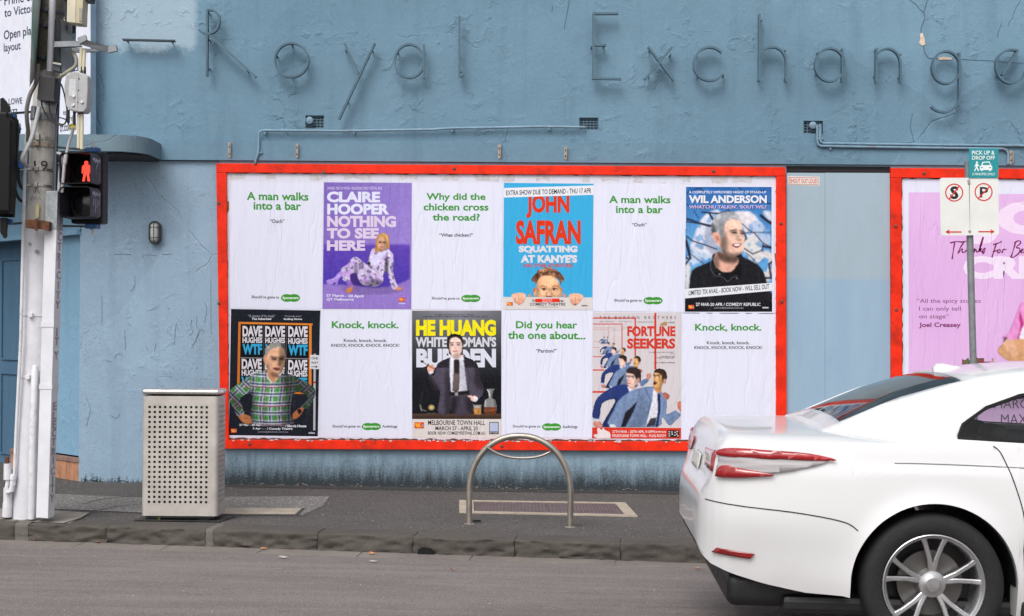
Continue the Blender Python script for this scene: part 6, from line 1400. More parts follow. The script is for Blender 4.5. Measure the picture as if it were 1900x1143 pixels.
# grey junction box with rounded corners, screws and cream tails
jb = slabp([(122, 138), (127, 134), (146, 133.5), (158, 137), (163, 142), (163, 166), (161, 200), (156, 207), (140, 207), (127, 203), (122, 196), (119, 160)], -2.92, .13, 'junction_box', plain('light_grey_box', (172, 173, 174), .5, var=.07, dirt=(140, 138, 134)), bev=.012)
slabp([(129, 146), (141, 147), (140, 179), (127, 177)], -2.9215, .002, 'label_plate', plain('worn_label', (196, 198, 202), .5, var=.1, scale=60), jb)
slabp([(143, 134.5), (145, 134.5), (143, 205), (141, 205)], -2.924, .004, 'rib', M_gpvc, jb)
for x, y in ((137, 179), (152.5, 190), (136, 195.5)):
    mb = MB(); mb.lathe([(0, .012), (.008, .011), (.0125, .004), (.013, -.002)], 12, Matrix.Translation(P(x, y, -2.921)) @ Matrix.Rotation(math.pi / 2, 4, 'X')); mb.build('screw_cap', M_white, jb, smooth=True)
for x, y in ((146.5, 146), (145.5, 167.5), (144, 189.5)): slabp([(x - 1.6, y - 1.4), (x + 2, y), (x - 1, y + 1.4)], -2.9225, .002, 'latch', M_cable, jb)
for x0, x1, ya, yb, c_ in ((151, 155, 90, 133, M_cream), (157, 161, 92, 131, M_cream), (146.5, 143.5, 212, 275, M_cream), (152.5, 150, 212, 277, M_cream)):
    mb = MB(); mb.tube([P(x0, ya, -2.86), P(x0 + (x1 - x0) * (.3 if ya > 200 else -.5), yb, -2.86)], .013, 10); mb.build('cable_duct', c_, pole, smooth=True)
for x, y0, y1 in ((151, 124, 136), (157, 124, 137), (146.5, 204, 214), (152.5, 204, 220), (138, 206, 232), (127, 204, 228)):
    mb = MB(); mb.tube([P(x, y0, -2.86), P(x, y1, -2.86)], .011, 8); mb.build('gland', M_cable, pole, smooth=True)
# steel shroud, arms and beige box at the top
slabp([(101, 37), (113, 35), (113, 132), (98, 130)], -2.74, .1, 'steel_shroud', M_galvd, Ys=[-2.72, -2.79, -2.79, -2.72])
slabp([(113, 35.2), (134, 42), (132, 128), (113, 131.8)], -2.79, .1, 'steel_shroud', M_galv, Ys=[-2.788, -2.70, -2.70, -2.788])
slabp([(122.5, 47), (125, 46.4), (125, 56), (122.7, 57)], -2.757, .004, 'slot', M_dark)
slabp([(98, 115), (113, 117.5), (113, 121), (98, 118)], -2.80, .01, 'strap', M_ss)
slabp([(98, 120), (112, 121), (129, 131), (126, 137), (98, 130)], -2.78, .12, 'shroud_foot', M_galvd)
slabp([(101, 77), (144, 75.5), (150, 85.5), (100, 87)], -2.84, .05, 'cross_arm', M_galv)
slabp([(131, 88), (176, 91), (184, 95), (134, 96.5)], -2.70, .04, 'cross_arm', M_galv)
slabp([(143, 70), (158, 64.5), (161, 74), (147, 81)], -2.92, .03, 'bracket_arm', M_galv)
slabp([(147, 81), (161, 74), (201, 86), (200, 98)], -2.915, .03, 'bracket_arm', M_galv, Ys=[-2.92, -2.90, -2.8, -2.8])
slabp([(200, 87), (215, 83), (217, 94), (200, 98)], -2.8, .03, 'bracket_arm', M_galv)
slabp([(125, -20), (141, -20), (140, 43), (123.5, 41)], -2.86, .14, 'meter_box', M_cream, bev=.006)
slabp([(141, -20), (155, -20), (152, 44), (140, 43)], -2.855, .13, 'meter_box', plain('cream_plastic_shaded', (190, 180, 150), .5), bev=.004)  # side of the same box in darker cream, its shade put into the colour
slabp([(147, 16), (153, 15), (151.5, 39), (147, 40)], -2.8595, .006, 'box_recess', plain('box_recess_grey', (150, 146, 140), .6))
slabp([(118, -6), (170, -6), (168, 2.5), (150, 1), (118, 0)], -2.80, .1, 'top_bracket', M_dgrey)
slabp([(120, 2), (123, 2), (122, 37), (119, 36)], -2.76, .05, 'top_bracket', M_cable)
mb = MB(); mb.tube([P(127, 42, -2.75), P(137, 44, -2.74), P(137, 62, -2.72)], .012, 8); mb.build('top_bracket', M_cable, pole)
# straps and clamps
def strap(y, h, mat, name='strap', ex=1.03, tilt=0.0, bol=True, r0=None):
    cx, r = pcx(y); rr = r / 241.5 * ex; c = P(cx, y, YP); hh = h / 241.5 / 2; mb = MB()
    ax = (P(pcx(y - 20)[0], y - 20, YP) - P(pcx(min(961, y + 20))[0], min(961, y + 20), YP)).normalized()
    u = Vector((1, 0, 0)); u = (u - ax * u.dot(ax)).normalized(); v = ax.cross(u)
    n = 28; vs = []
    for (rad, z) in ((rr, -hh), (rr + .004, -hh), (rr + .004, hh), (rr, hh)):
        for k in range(n): a = 2 * math.pi * k / n; vs.append(c + u * rad * math.cos(a) + v * rad * math.sin(a) + ax * (z + tilt * math.cos(a)))
    fs = [(i * n + k, i * n + (k + 1) % n, ((i + 1) % 4) * n + (k + 1) % n, ((i + 1) % 4) * n + k) for i in range(4) for k in range(n)]
    mb.add(vs, fs)
    if bol: mb.rbox((c.x - .02, c.y - rr - .03, c.z - .016), (c.x + .012, c.y - rr + .004, c.z + .016), .004)
    return mb.build(name, mat, pole)
for y, h, mt in ((24, 5, M_galvd), (52, 4, M_galvd), (112, 5, M_galvd), (256, 3.5, M_ss), (260, 2.5, M_ss), (316, 4, M_ss), (346, 3.6, M_ss), (585, 3.4, M_white), (699, 3.4, M_white)): strap(y, h, mt)
strap(270, 9, M_rustl, 'rusty_clamp', 1.05); strap(218, 14, M_galv, 'clamp', 1.05)
slabp([(47, 407), (70, 407.5), (91, 411), (91, 422), (90, 428), (68, 423), (47, 422)], -2.83, .12, 'rusty_clamp', M_rustc, bev=.004)
mb = MB(); mb.tube([P(68, 406, -2.86), P(67, 428, -2.86)], .012, 8); mb.build('clamp_bolt', M_rustc, pole)
for x, y in ((63, 203), (62, 214)):
    mb = MB(); mb.rbox(tuple(P(x - 6, y + 6, -2.74)), tuple(P(x + 8, y - 4, -2.66)), .006); mb.build('clamp_lug', M_galv, pole)
# number 19, yellow tag
def on_pole(txt, x0, y0, x1, y1, mat, bold=.0):
    v, f = text_geom(txt, bold, 0, 1.15, 3); mn_, mx_ = v.min(0), v.max(0); vs = []
    for a, b in (v - mn_) / (mx_ - mn_):
        px = x0 + a * (x1 - x0); py = y1 - b * (y1 - y0); cx, r = pcx(py); R_ = r / 241.5; yy_ = YP - R_; ax_ = P(cx, py, YP).x
        for _ in range(6): dx = P(px, py, yy_).x - ax_; yy_ = YP - math.sqrt(max(0, R_ * R_ - dx * dx))
        vs.append(P(px, py, YP - math.sqrt(max(0, R_ * R_ - dx * dx)) * 1.0 - .012))
    return mk('stencilled_number', vs, f, mat, pole)
on_pole('19', 63, 298, 88.5, 316, plain('stencil_ink', (48, 44, 42), .7), .0)
slabp([(67, 379), (73, 379), (71.5, 404), (66, 404)], -2.665, .004, 'tag', plain('tag_yellow', (206, 196, 140), .5))
v, f = text_geom('9703', 0, 0, 1, 2)
# graffiti scribbles, quite small
def scrib(o, path, wd, col, Y, name='marker_scribble', parent=None):
    mb = MB(); mb.strip(spline([P(x, y, Y) for x, y in path], 3), wd / 242, (0, -1, 0), .0008); return mb.build(name, col, parent)
M_ink = plain('grey_marker', (120, 120, 130), .7)
for path in ([(56, 365), (58, 372), (60, 363), (63, 371), (66, 364), (68, 371), (72, 366), (76, 371)], [(62, 352), (64, 358), (68, 351), (72, 358), (76, 352)]):
    scrib(None, path, .8, M_ink, -2.647, parent=pole)
M_pch = plain('bare_patch', (150, 152, 150), .8, var=.2)
for c_, r_ in (((68.5, 467), 4), ((55, 452), 3)):
    slabp([(c_[0] + r_ * math.cos(a) * random.uniform(.8, 1.2), c_[1] + r_ * math.sin(a)) for a in [k * .7 for k in range(9)]], -2.651, .002, 'worn_patch', M_pch)
# narrow sign plate seen almost edge on
msg = NT('street_sign_face', .4, 0, .5); X, Y, Z = msg.xyz(); c_ = rgba((196, 214, 206))
st = msg.ramp(msg.math('ABSOLUTE', msg.math('SUBTRACT', msg.math('FRACT', msg.math('MULTIPLY', msg.math('ADD', Z, msg.math('MULTIPLY', Y, .9)), 1.4)), .5)), .1, .35)
zg = P(60, 110, -2.9).z
o = msg.mix(st, rgba((160, 196, 184)), rgba((212, 222, 218))); o = msg.mix(msg.ramp(Z, zg - .02, zg), rgba((186, 182, 184)), o); msg.base(o)
q = [P(61, -30, -3.0), P(79, -30, -2.56), P(66.5, 143, -2.56), P(55, 161, -3.0)]
sg = thing('street_sign', 'pale green and white sign plate seen nearly edge on beside the top of the pole', 'sign', tuple(P(62, 158, -2.8)))
mb = MB(); mb.slab(q, (-.004, .002, 0)); mb.build('plate', msg.m, sg)
mb = MB(); mb.tube([P(80, -30, -2.58), P(67.5, 140, -2.58)], .008, 6); mb.build('stiffener', M_galv, sg)
# white drain fittings at the foot
pf = thing('drain_fitting', 'white plastic pipe fittings standing at the left foot of the pole', 'pipe', tuple(G(13, 958)))
mb = MB(); mb.tube([P(13, 959, -2.62), P(14.5, 932, -2.62)], .036, 16); mb.tube([P(14.5, 932, -2.62), P(14.8, 905, -2.62)], .033, 16); mb.build('socket', M_white, pf, smooth=True)
mb = MB(); mb.tube([P(12, 907, -2.64), P(16, 888, -2.63)], .016, 12); mb.tube([P(14, 890, -2.63), P(14.5, 860, -2.63)], .030, 14); mb.build('riser', M_white, pf, smooth=True)
mb = MB(); mb.tube([P(21, 912, -2.66), P(25, 880, -2.66)], .019, 12); mb.tube([P(24, 890, -2.66), P(25, 882, -2.66)], .026, 12); mb.build('riser', M_white, pf, smooth=True)
mb = MB(); mb.rbox(tuple(P(7, 915, -2.70)), tuple(P(27, 910, -2.58)), .004); mb.build('bracket', M_white, pf)
mb = MB(); mb.tube([P(13, 862, -2.63), P(13, 848, -2.63)], .018, 8); mb.build('rusty_cap', M_rustc, pf)

# ================================================================== pedestrian signal
M_sig = plain('signal_black', (8, 8, 10), .5, var=.15, scale=20, spec=.25)
M_sigs = plain('signal_side', (48, 44, 58), .5, var=.2, scale=14)
M_bluec = plain('blue_cap', (30, 82, 142), .45)
yaw = math.radians(-7.5); C0 = P(160, 348, -2.6); RM = Matrix.Translation(C0) @ Matrix.Rotation(yaw, 4, 'Z')
ps = thing('pedestrian_signal', 'black pedestrian signal showing a red standing man, with scribbles on its side', 'traffic light', (C0.x, C0.y, C0.z - .27))
mb = MB(); mb.rbox((-.125, .0, -.275), (.125, .13, .275), .02, RM); mb.build('housing', M_sig, ps)
def rr_ring(cx, cz, w_, h, r, y, shearz=0):
    out = []
    for (sx, sz, a0) in ((1, 1, 0), (-1, 1, 90), (-1, -1, 180), (1, -1, 270)):
        for k in range(5): a = math.radians(a0 + 22.5 * k); out.append(RM @ Vector((cx + sx * (w_ / 2 - r) + r * math.cos(a), y, cz + sz * (h / 2 - r) + r * math.sin(a))))
    return out
for cz, lit in ((.127, True), (-.127, False)):
    mb = MB()
    loft([rr_ring(0, cz, .235, .235, .035, .0), rr_ring(0, cz, .25, .243, .03, -.05), rr_ring(-.004, cz, .25, .235, .03, -.19), rr_ring(-.004, cz, .238, .223, .026, -.19), rr_ring(0, cz, .236, .228, .03, -.02)], mb, cap=False)
    v = mb.build('visor', [M_sig, M_sigs], ps)
    for pl in v.data.polygons:
        if (pl.normal @ Vector((1, 0, 0)) if False else pl.normal.dot(Vector((math.cos(yaw), math.sin(yaw), 0)))) > .8: pl.material_index = 1
    mb = MB(); mb.lathe([(0, .012), (.06, .008), (.098, -.0), (.1, -.012)], 28, RM @ Matrix.Translation((0, -.01, cz)) @ Matrix.Rotation(math.pi / 2, 4, 'X')); ln = mb.build('lens', plain('lens_dark', (16, 20, 22), .15), ps, smooth=True)
    mb = MB(); mb.lathe([(.1, .02), (.112, .02), (.112, -.012), (.1, -.012), (.1, .02)], 28, RM @ Matrix.Translation((0, -.005, cz)) @ Matrix.Rotation(math.pi / 2, 4, 'X')); mb.build('lens_ring', M_sig, ps, smooth=True)
    if lit:
        me_ = bpy.data.materials.new('red_signal_light'); me_.use_nodes = True; b_ = me_.node_tree.nodes['Principled BSDF']
        b_.inputs['Base Color'].default_value = (.8, .05, .03, 1); b_.inputs['Emission Color'].default_value = (1.0, .055, .03, 1); b_.inputs['Emission Strength'].default_value = 1.25
        sc_ = .242 / 59.0
        man = [(0, -20), (3.2, -19), (4, -15.5), (3, -12.6), (7, -11), (8.6, -8), (9, 0), (9, 4.5), (6.8, 4.8), (6.2, -2), (5.2, 2), (6, 10), (7.2, 17), (8, 20), (3.2, 20), (2.2, 12), (0, 5.5), (-2.2, 12), (-3.2, 20), (-8, 20), (-7.2, 17), (-6, 10), (-5.2, 2), (-6.2, -2), (-6.8, 4.8), (-9, 4.5), (-9, 0), (-8.6, -8), (-7, -11), (-3, -12.6), (-4, -15.5), (-3.2, -19)]
        pts = [RM @ Vector((x * sc_ * .95 + .012, -.030, cz - y * sc_ * .95 - .004)) for x, y in man]
        mb = MB(); mb.prism(pts, RM.to_3x3() @ Vector((0, .004, 0))); mb.build('red_man', me_, ps)
M_wm = plain('white_marker', (176, 174, 188), .6)
def side_scribble(path, wd=.005):
    mb = MB(); pts = [RM @ Vector((.1285, -a, b)) for a, b in path]; mb.strip(spline(pts, 3), wd, RM.to_3x3() @ Vector((1, 0, 0)), .001); mb.build('marker_scribble', M_wm, ps)
for dz in (.127, -.127):
    side_scribble([(.17, .06 + dz), (.165, .08 + dz), (.15, .05 + dz), (.14, .085 + dz), (.125, .045 + dz), (.11, .08 + dz), (.10, .05 + dz), (.08, .075 + dz), (.06, .05 + dz), (.05, .08 + dz), (.04, .06 + dz)])
    side_scribble([(.175, .07 + dz), (.12, .068 + dz), (.05, .066 + dz)], .004)
side_scribble([(.13, .18), (.11, .19), (.085, .17), (.11, .14), (.115, .12)]); side_scribble([(.115, .10), (.114, .094)])
for a, b in ((.15, .05), (.12, .10), (.09, .07), (.06, .04)): side_scribble([(a, -.10), (a + .005, -.10 - b)], .004)
for z0, z1 in ((.275, .31), (-.31, -.275)):
    mb = MB(); mb.rbox((-.02, .02, z0), (.075, .1, z1), .006, RM); mb.build('blue_cap', M_bluec, ps)
    mb = MB(); s_ = 1 if z0 > 0 else -1; zz = z1 if z0 > 0 else z0; mb.tube([RM @ Vector((.028, .06, zz)), RM @ Vector((.028, .06, zz + s_ * .05))], .008, 8); mb.tube([RM @ Vector((.028, .06, zz)), RM @ Vector((.028, .06, zz + s_ * .012))], .016, 6); mb.build('mounting_bolt', M_ss, ps)
    mb = MB(); a = RM @ Vector((.0, .06, (z0 + z1) / 2)); b = P(105, 273 if z0 > 0 else 419, -2.6)
    d_ = Vector((0, 0, .008)); mb.slab([a - d_, b - d_, b + d_, a + d_], (0, .012, 0)); mb.build('mounting_arm', M_galvd, ps)
mb = MB(); mb.tube(spline([P(118, 375, -2.55), P(128, 385, -2.5), P(140, 392, -2.5)], 4), .014, 8); mb.build('cable', M_cable, ps)

# ================================================================== vehicle signal, seen from its back side
ts = thing('traffic_signal', 'black vehicle traffic signal cut by the left edge, seen from the side', 'traffic light', tuple(P(0, 410, -2.8)))
slabp([(-75, 214), (27, 216), (31, 222), (33, 240), (24, 403), (-75, 400)], -2.86, .05, 'backing_board', M_sig, ts, bev=.008)
slabp([(-70, 205), (14, 207), (14, 218), (21, 222), (18, 395), (-70, 395)], -2.98, .12, 'housing', M_sig, ts, bev=.02)
for yc in (250, 312, 372):
    mb = MB(); c_ = P(-60, yc, -2.95); mb.tube([c_, c_ + Vector((-.24, .05, -.02))], .115, 20, cap=False); mb.build('visor', M_sig, ts, smooth=True)
slabp([(0, 183), (5, 181), (9, 186), (17, 197), (17, 208), (0, 208)], -2.9, .03, 'top_bracket', M_sig, ts)
slabp([(0, 404), (12, 404), (11, 440), (7, 442), (0, 430)], -2.9, .03, 'bottom_bracket', M_sig, ts)
for q_ in ([(14, 209), (28, 211), (28, 222), (14, 220)], [(30, 234), (35, 235), (34, 247), (30, 246)], [(34, 298), (41, 298), (41, 312), (34, 312)], [(8, 406), (20, 406), (20, 416), (8, 417)]): slabp(q_, -2.84, .05, 'blue_cap', M_bluec, ts, bev=.004)
for (x0, y0, x1, y1) in ((20, 210.5, 62, 207), (12, 416, 50, 413)):
    mb = MB(); d_ = Vector((0, 0, .008)); a, b = P(x0, y0, -2.75), P(x1, y1, -2.62); mb.slab([a - d_, b - d_, b + d_, a + d_], (0, .012, 0)); mb.build('mounting_arm', M_galvd, ts)
mb = MB(); mb.tube([P(12, 418, -2.8), P(12, 424, -2.8)], .012, 8); mb.build('mounting_bolt', M_ss, ts)
for pts in ([(34, 310), (34, 330), (38, 345), (48, 356)], [(26, 330), (28, 352), (36, 370), (48, 376)]):
    mb = MB(); mb.tube(spline([P(x, y, -2.6) for x, y in pts], 4), .012, 8); mb.build('cable', M_cable, ts, smooth=True)

# ================================================================== litter bin
M_bin = steel('bin_metal', (200, 194, 187), .45, dirt=(150, 138, 118))
M_bin.node_tree.nodes['Principled BSDF'].inputs['Metallic'].default_value = .3
gb = G(333, 962); YB = -2.58
a = P(261.5, 957, YB); b = P(397, 734, YB)
bx0, bx1, bz0, bz1 = P(262.5, 900, YB).x, P(404, 900, YB).x, P(333, 957.5, YB).z, P(333, 735, YB).z
BD = .30; lb = thing('litter_bin', 'square perforated stainless steel litter bin standing near the pole', 'bin', ((bx0 + bx1) / 2, YB + BD / 2, gz(bx0)))
rb = .03
# front with a real grid of holes
xs_h = []; x_first = P(277.0, 850, YB).x; x_last = P(383.0, 850, YB).x; zf = P(330, 755.5, YB).z; zl_ = P(330, 931.5, YB).z
cols, rows = 12, 20; hsz = .0182
cxs = [x_first + (x_last - x_first) * i / (cols - 1) for i in range(cols)]; czs = [zl_ + (zf - zl_) * j / (rows - 1) for j in range(rows)]
def perforated(O, ux, nrm, L0, L1, cx_, cz_, name):
    """panel spanning L0..L1 along ux; holes at cx_, cz_; thin walled"""
    e = [L0]; 
    for c in cx_: e += [c - hsz / 2, c + hsz / 2]
    e.append(L1); g = [bz0]
    for c in cz_: g += [c - hsz / 2, c + hsz / 2]
    g.append(bz1); mb = MB(); th = .003
    pt = lambda l, z, d=0: O + ux * l + Vector((0, 0, z)) - nrm * d
    for i in range(len(e) - 1):
        for j in range(len(g) - 1):
            if i % 2 and j % 2:
                q = [(e[i], g[j]), (e[i + 1], g[j]), (e[i + 1], g[j + 1]), (e[i], g[j + 1])]
                for k in range(4): a_, b_ = q[k], q[(k + 1) % 4]; mb.add([pt(*a_), pt(*b_), pt(*b_, th), pt(*a_, th)], [(3, 2, 1, 0)])
            else: mb.add([pt(e[i], g[j]), pt(e[i + 1], g[j]), pt(e[i + 1], g[j + 1]), pt(e[i], g[j + 1])], [(0, 1, 2, 3)])
    return mk(name, mb.v, mb.f, M_bin, lb)
Z0 = Vector((0, YB, 0)); perforated(Z0, Vector((1, 0, 0)), Vector((0, -1, 0)), bx0 + rb, bx1 - rb, cxs, czs, 'front_panel')
sd = [rb + .03 + .0385 * i for i in range(6)]
perforated(Vector((bx1, YB, 0)), Vector((0, 1, 0)), Vector((1, 0, 0)), rb, BD - rb, sd, czs, 'side_panel')
perforated(Vector((bx0, YB, 0)), Vector((0, 1, 0)), Vector((-1, 0, 0)), rb, BD - rb, sd, czs, 'side_panel')
mb = MB()
for (cx_, cy_, a0) in ((bx0 + rb, YB + rb, 180), (bx1 - rb, YB + rb, 270), (bx1 - rb, YB + BD - rb, 0), (bx0 + rb, YB + BD - rb, 90)):
    ps_ = [(cx_ + rb * math.cos(math.radians(a0 + 15 * k)), cy_ + rb * math.sin(math.radians(a0 + 15 * k))) for k in range(7)]
    for k in range(6): mb.add([(*ps_[k], bz0), (*ps_[k + 1], bz0), (*ps_[k + 1], bz1), (*ps_[k], bz1)], [(0, 1, 2, 3)])
mb.add([(bx0 + rb, YB + BD, bz0), (bx1 - rb, YB + BD, bz0), (bx1 - rb, YB + BD, bz1), (bx0 + rb, YB + BD, bz1)], [(1, 0, 3, 2)])
o = mk('corner_post', mb.v, mb.f, M_bin, lb, smooth=False)
mb = MB(); mb.box((bx0 + .02, YB + .018, bz0 + .002), (bx1 - .02, YB + BD - .02, bz1 - .005)); mb.build('liner', M_dark, lb)
mb = MB(); mb.box((bx0 + .06, YB + .05, bz1 - .004), (bx1 - .06, YB + BD - .03, bz1 + .012)); mb.build('lid_gap', M_dark, lb)
mb = MB(); mb.rbox((bx0 - .002, YB - .004, bz1 + .010), (bx1 + .006, YB + BD + .006, bz1 + .052), .02, seg=4)
M_lid = steel('lid_metal', (222, 220, 216), .25, dirt=(170, 160, 150)); mb.build('lid', M_lid, lb, smooth=True)
zg0 = gz(bx0)
mb = MB(); mb.box((bx0 + .05, YB + .04, zg0 - .02), (bx0 + .13, YB + BD - .05, bz0 + .004)); mb.build('foot', M_dgrey, lb)
mb = MB(); mb.box((bx1 - .15, YB + .04, zg0 - .02), (bx1 - .07, YB + BD - .05, bz0 + .004)); mb.build('foot', M_dgrey, lb)
mb = MB(); mb.box((bx0 + .03, YB + .015, bz0 - .018), (bx1 - .03, YB + BD - .03, bz0)); mb.build('base_tray', M_dgrey, lb)
sheet('bin_pad', [(bx0 - .06, YB - .03), (bx1 + .02, YB - .03), (bx1 + .09, YB + BD + .04), (bx0 - .02, YB + BD + .04)], M_footd, .008, footpath)
M_grass = plain('weed_green', (86, 118, 54), .7, var=.2)
mb = MB()
for k in range(9):
    x = P(294 + random.uniform(-2, 2), 960, YB - .01).x; p0 = Vector((x, YB + random.uniform(-.02, .01), zg0)); h_ = random.uniform(.02, .045); dx = random.uniform(-.02, .02)
    mb.add([p0 - Vector((.002, 0, 0)), p0 + Vector((.002, 0, 0)), p0 + Vector((dx, -.006, h_))], [(0, 1, 2)])
tag(mb.build('weed', M_grass), 'tiny tuft of green weed growing at the front foot of the bin', 'weed')

# ================================================================== bicycle hoop
M_hoop = steel('hoop_steel', (178, 170, 160), .38, dirt=(140, 126, 108))
L_ = G(870.5, 972); R_2 = G(1058, 978); L_ = Vector((L_.x, L_.y, gz(L_.x))); R_2 = Vector((R_2.x, R_2.y, gz(R_2.x)))
hp = thing('bicycle_hoop', 'brushed steel bicycle hoop with a small curved cross bar on the footpath', 'bicycle rack', tuple((L_ + R_2) / 2))
rt = .0235; mid = (L_ + R_2) / 2; hw = (R_2 - L_).length / 2; dr = (R_2 - L_).normalized(); ztop = P(965, 803, mid.y).z - rt
zs_ = P(868, 915, mid.y).z; up = Vector((0, 0, 1)); pts = [L_ + Vector((0, 0, -.02)), L_ + Vector((.0, 0, (zs_ - L_.z) * .5))]
tw = .985
for k in range(33):
    a = math.pi * (1 - k / 32); cc_, ss_ = math.cos(a), math.sin(a); ex = 2 / 2.12
    x = math.copysign(abs(cc_) ** ex, cc_) * hw * 1.005; z = zs_ + (ztop - zs_) * abs(ss_) ** ex
    q = mid + dr * x; q.z = z + (q - mid).dot(dr) * 0; pts.append(q)
pts += [R_2 + Vector((0, 0, (zs_ - R_2.z) * .5)), R_2 + Vector((0, 0, -.02))]
mb = MB(); mb.tube(pts, rt, 16); mb.build('hoop_tube', M_hoop, hp, smooth=True)
mb = MB(); mb.tube(spline([P(x, y, mid.y) for x, y in ((903, 829), (922, 841), (945, 848), (970, 850), (995, 848), (1014, 842), (1031, 832))], 4), .0105, 12); mb.build('cross_bar', M_hoop, hp, smooth=True)
for q, lb_ in ((L_, 0), (R_2, 1)):
    mb = MB(); mb.lathe([(.026, .004), (.04, .003), (.042, -.01)], 16, Matrix.Translation(q)); mb.build('ground_collar', M_conc, hp)

# ================================================================== parking sign post
YS = -2.62
sp_ = thing('parking_sign_post', 'grey metal post carrying no standing and no parking plates and a teal pick up sign', 'street sign', tuple(Vector((P(1812, 900, YS).x, YS, gz(3.5)))))
M_gp = plain('grey_post_paint', (134, 138, 140), .5, metal=.3, var=.14, scale=18, dirt=(110, 108, 104))
b_ = Vector((P(1812, 962, YS).x, YS, gz(P(1812, 962, YS).x) - .02))
mb = MB(); mb.tube([b_, P(1806, 675, YS), P(1799.5, 437, YS), P(1795.5, 300, YS)], .0255, 14); mb.build('post', M_gp, sp_, smooth=True)
mb = MB()
M_plate_w = plain('sign_white', (226, 226, 222), .45, var=.04, scale=6); M_sred = plain('sign_red', (206, 30, 34), .45); M_sblk = plain('sign_black', (26, 24, 26), .45); M_teal = plain('sign_teal', (22, 142, 150), .45, var=.05)
def rounded(x0, y0, x1, y1, r, n=4, skew=0.0, corners=(1, 1, 1, 1)):
    out = []
    for i, (cx_, cy_, a0) in enumerate(((x0, y0, 180), (x1, y0, 270), (x1, y1, 0), (x0, y1, 90))):
        sx = 1 if i in (0, 3) else -1; sy = 1 if i in (0, 1) else -1; rr = r if corners[i] else .01
        for k in range(n + 1): a = math.radians(a0 + 90 * k / n); out.append((cx_ + sx * rr + rr * math.cos(a), cy_ + sy * rr + rr * math.sin(a)))
    return out
YF = YS - .045
def splate(pts, mat, name, Y=YF, parent=sp_): 
    mb = MB(); mb.prism([P(x, y, Y) for x, y in pts], (0, .003, 0)); return mb.build(name, mat, parent)
pl1 = splate([(x + (y - 330) * .02, y + (x - 1744) * -.003) for x, y in rounded(1743.5, 330, 1797.6, 437, 5, corners=(1, 0, 0, 1))], M_plate_w, 'no_standing_plate')
pl2 = splate([(x + (y - 330) * .01, y) for x, y in rounded(1799, 329, 1852.5, 436.5, 5, corners=(0, 1, 1, 0))], M_plate_w, 'no_parking_plate')
pl3 = splate(rounded(1798, 275.5, 1852.5, 330, 2.5), M_teal, 'pick_up_plate', YF - .006)
def sprint(polys, mat, parent, Y=YF - .0012, name='marking'):
    mb = MB()
    for pts in polys: mb.prism([P(x, y, Y) for x, y in pts], (0, .0008, 0))
    return mb.build(name, mat, parent)
def ring(cx_, cy_, r0, r1, n=28):
    return [[(cx_ + r1 * math.cos(a), cy_ + r1 * math.sin(a)), (cx_ + r1 * math.cos(b), cy_ + r1 * math.sin(b)), (cx_ + r0 * math.cos(b), cy_ + r0 * math.sin(b)), (cx_ + r0 * math.cos(a), cy_ + r0 * math.sin(a))] for a, b in [(2 * math.pi * k / n, 2 * math.pi * (k + 1) / n) for k in range(n)]]
def stext(txt, x0, y0, x1, y1, mat, parent, bold=.0, Y=YF - .001, slope=0, name='lettering'):
    v, f = text_geom(txt, bold, 0, 1, 3); mn_, mx_ = v.min(0), v.max(0)
    return mk(name, [P(x0 + a * (x1 - x0), y1 - b * (y1 - y0) + slope * a, Y) for a, b in (v - mn_) / (mx_ - mn_)], f, mat, parent)
stext('S', 1763, 345.5, 1778.5, 369.5, M_sblk, pl1, .04, YF - .0006); sprint(ring(1770.5, 357.3, 14.6, 16.8), M_sred, pl1); sprint([[(1760.5, 368.5), (1778.5, 345.5), (1780.3, 347), (1762.2, 370)]], M_sred, pl1, YF - .0014)
stext('P', 1818, 347, 1833.5, 366.5, M_sblk, pl2, .02, YF - .0006); sprint(ring(1825, 356.3, 14.6, 16.8), M_sred, pl2); sprint([[(1814, 367.5), (1835, 346), (1836.5, 347.6), (1815.5, 369)]], M_sred, pl2, YF - .0014)
sprint([[(1754, 430.3), (1762, 425.5), (1761, 429.2), (1784, 429.2), (1784, 431.6), (1761, 431.6), (1762, 435)]], M_sred, pl1); sprint([[(1845.5, 429.8), (1838, 425), (1839, 428.7), (1815.5, 428.7), (1815.5, 431.1), (1839, 431.1), (1838, 434.6)]], M_sred, pl2)
M_sw = plain('sign_print_white', (228, 234, 232), .45, var=.03)
stext('PICK UP &', 1803.5, 279.5, 1845.5, 287, M_sw, pl3, .018, YF - .0072); stext('DROP OFF', 1803.5, 289, 1846, 296.5, M_sw, pl3, .018, YF - .0072); stext('2 MINUTES ONLY', 1804, 320.8, 1846.5, 325.2, M_sw, pl3, .015, YF - .0072)
w3 = lambda polys: sprint(polys, M_sw, pl3, YF - .0072, 'pictogram')
w3([[(1812.8 + 2 * math.cos(a), 301.3 + 2 * math.sin(a)) for a in [k * .78 for k in range(8)]], [(1810.5, 303.6), (1814, 303.6), (1817.5, 308), (1816.6, 309), (1814, 306.8), (1814, 311), (1816.8, 317), (1815, 317.8), (1812, 312.5), (1809, 318), (1807.3, 317), (1810.8, 310), (1810.5, 306.6), (1809.2, 310), (1808, 309.6)]])
w3([[(1818, 309), (1820.5, 307), (1823, 300.3), (1836, 299.5), (1839, 306.5), (1841, 309), (1841, 315.5), (1838.5, 315.5), (1838.5, 317.4), (1835.5, 317.4), (1835.5, 315.5), (1823.5, 315.5), (1823.5, 317.4), (1820.5, 317.4), (1820.5, 315.5), (1818, 315.5)]])
sprint([[(1824.5, 302), (1835, 301.5), (1837, 306), (1823, 306.3)], [(1820, 310), (1824, 310.5), (1824, 312), (1820, 311.8)], [(1835, 310.5), (1839, 310), (1839, 311.8), (1835, 312)]], M_teal, pl3, YF - .0082, 'pictogram')
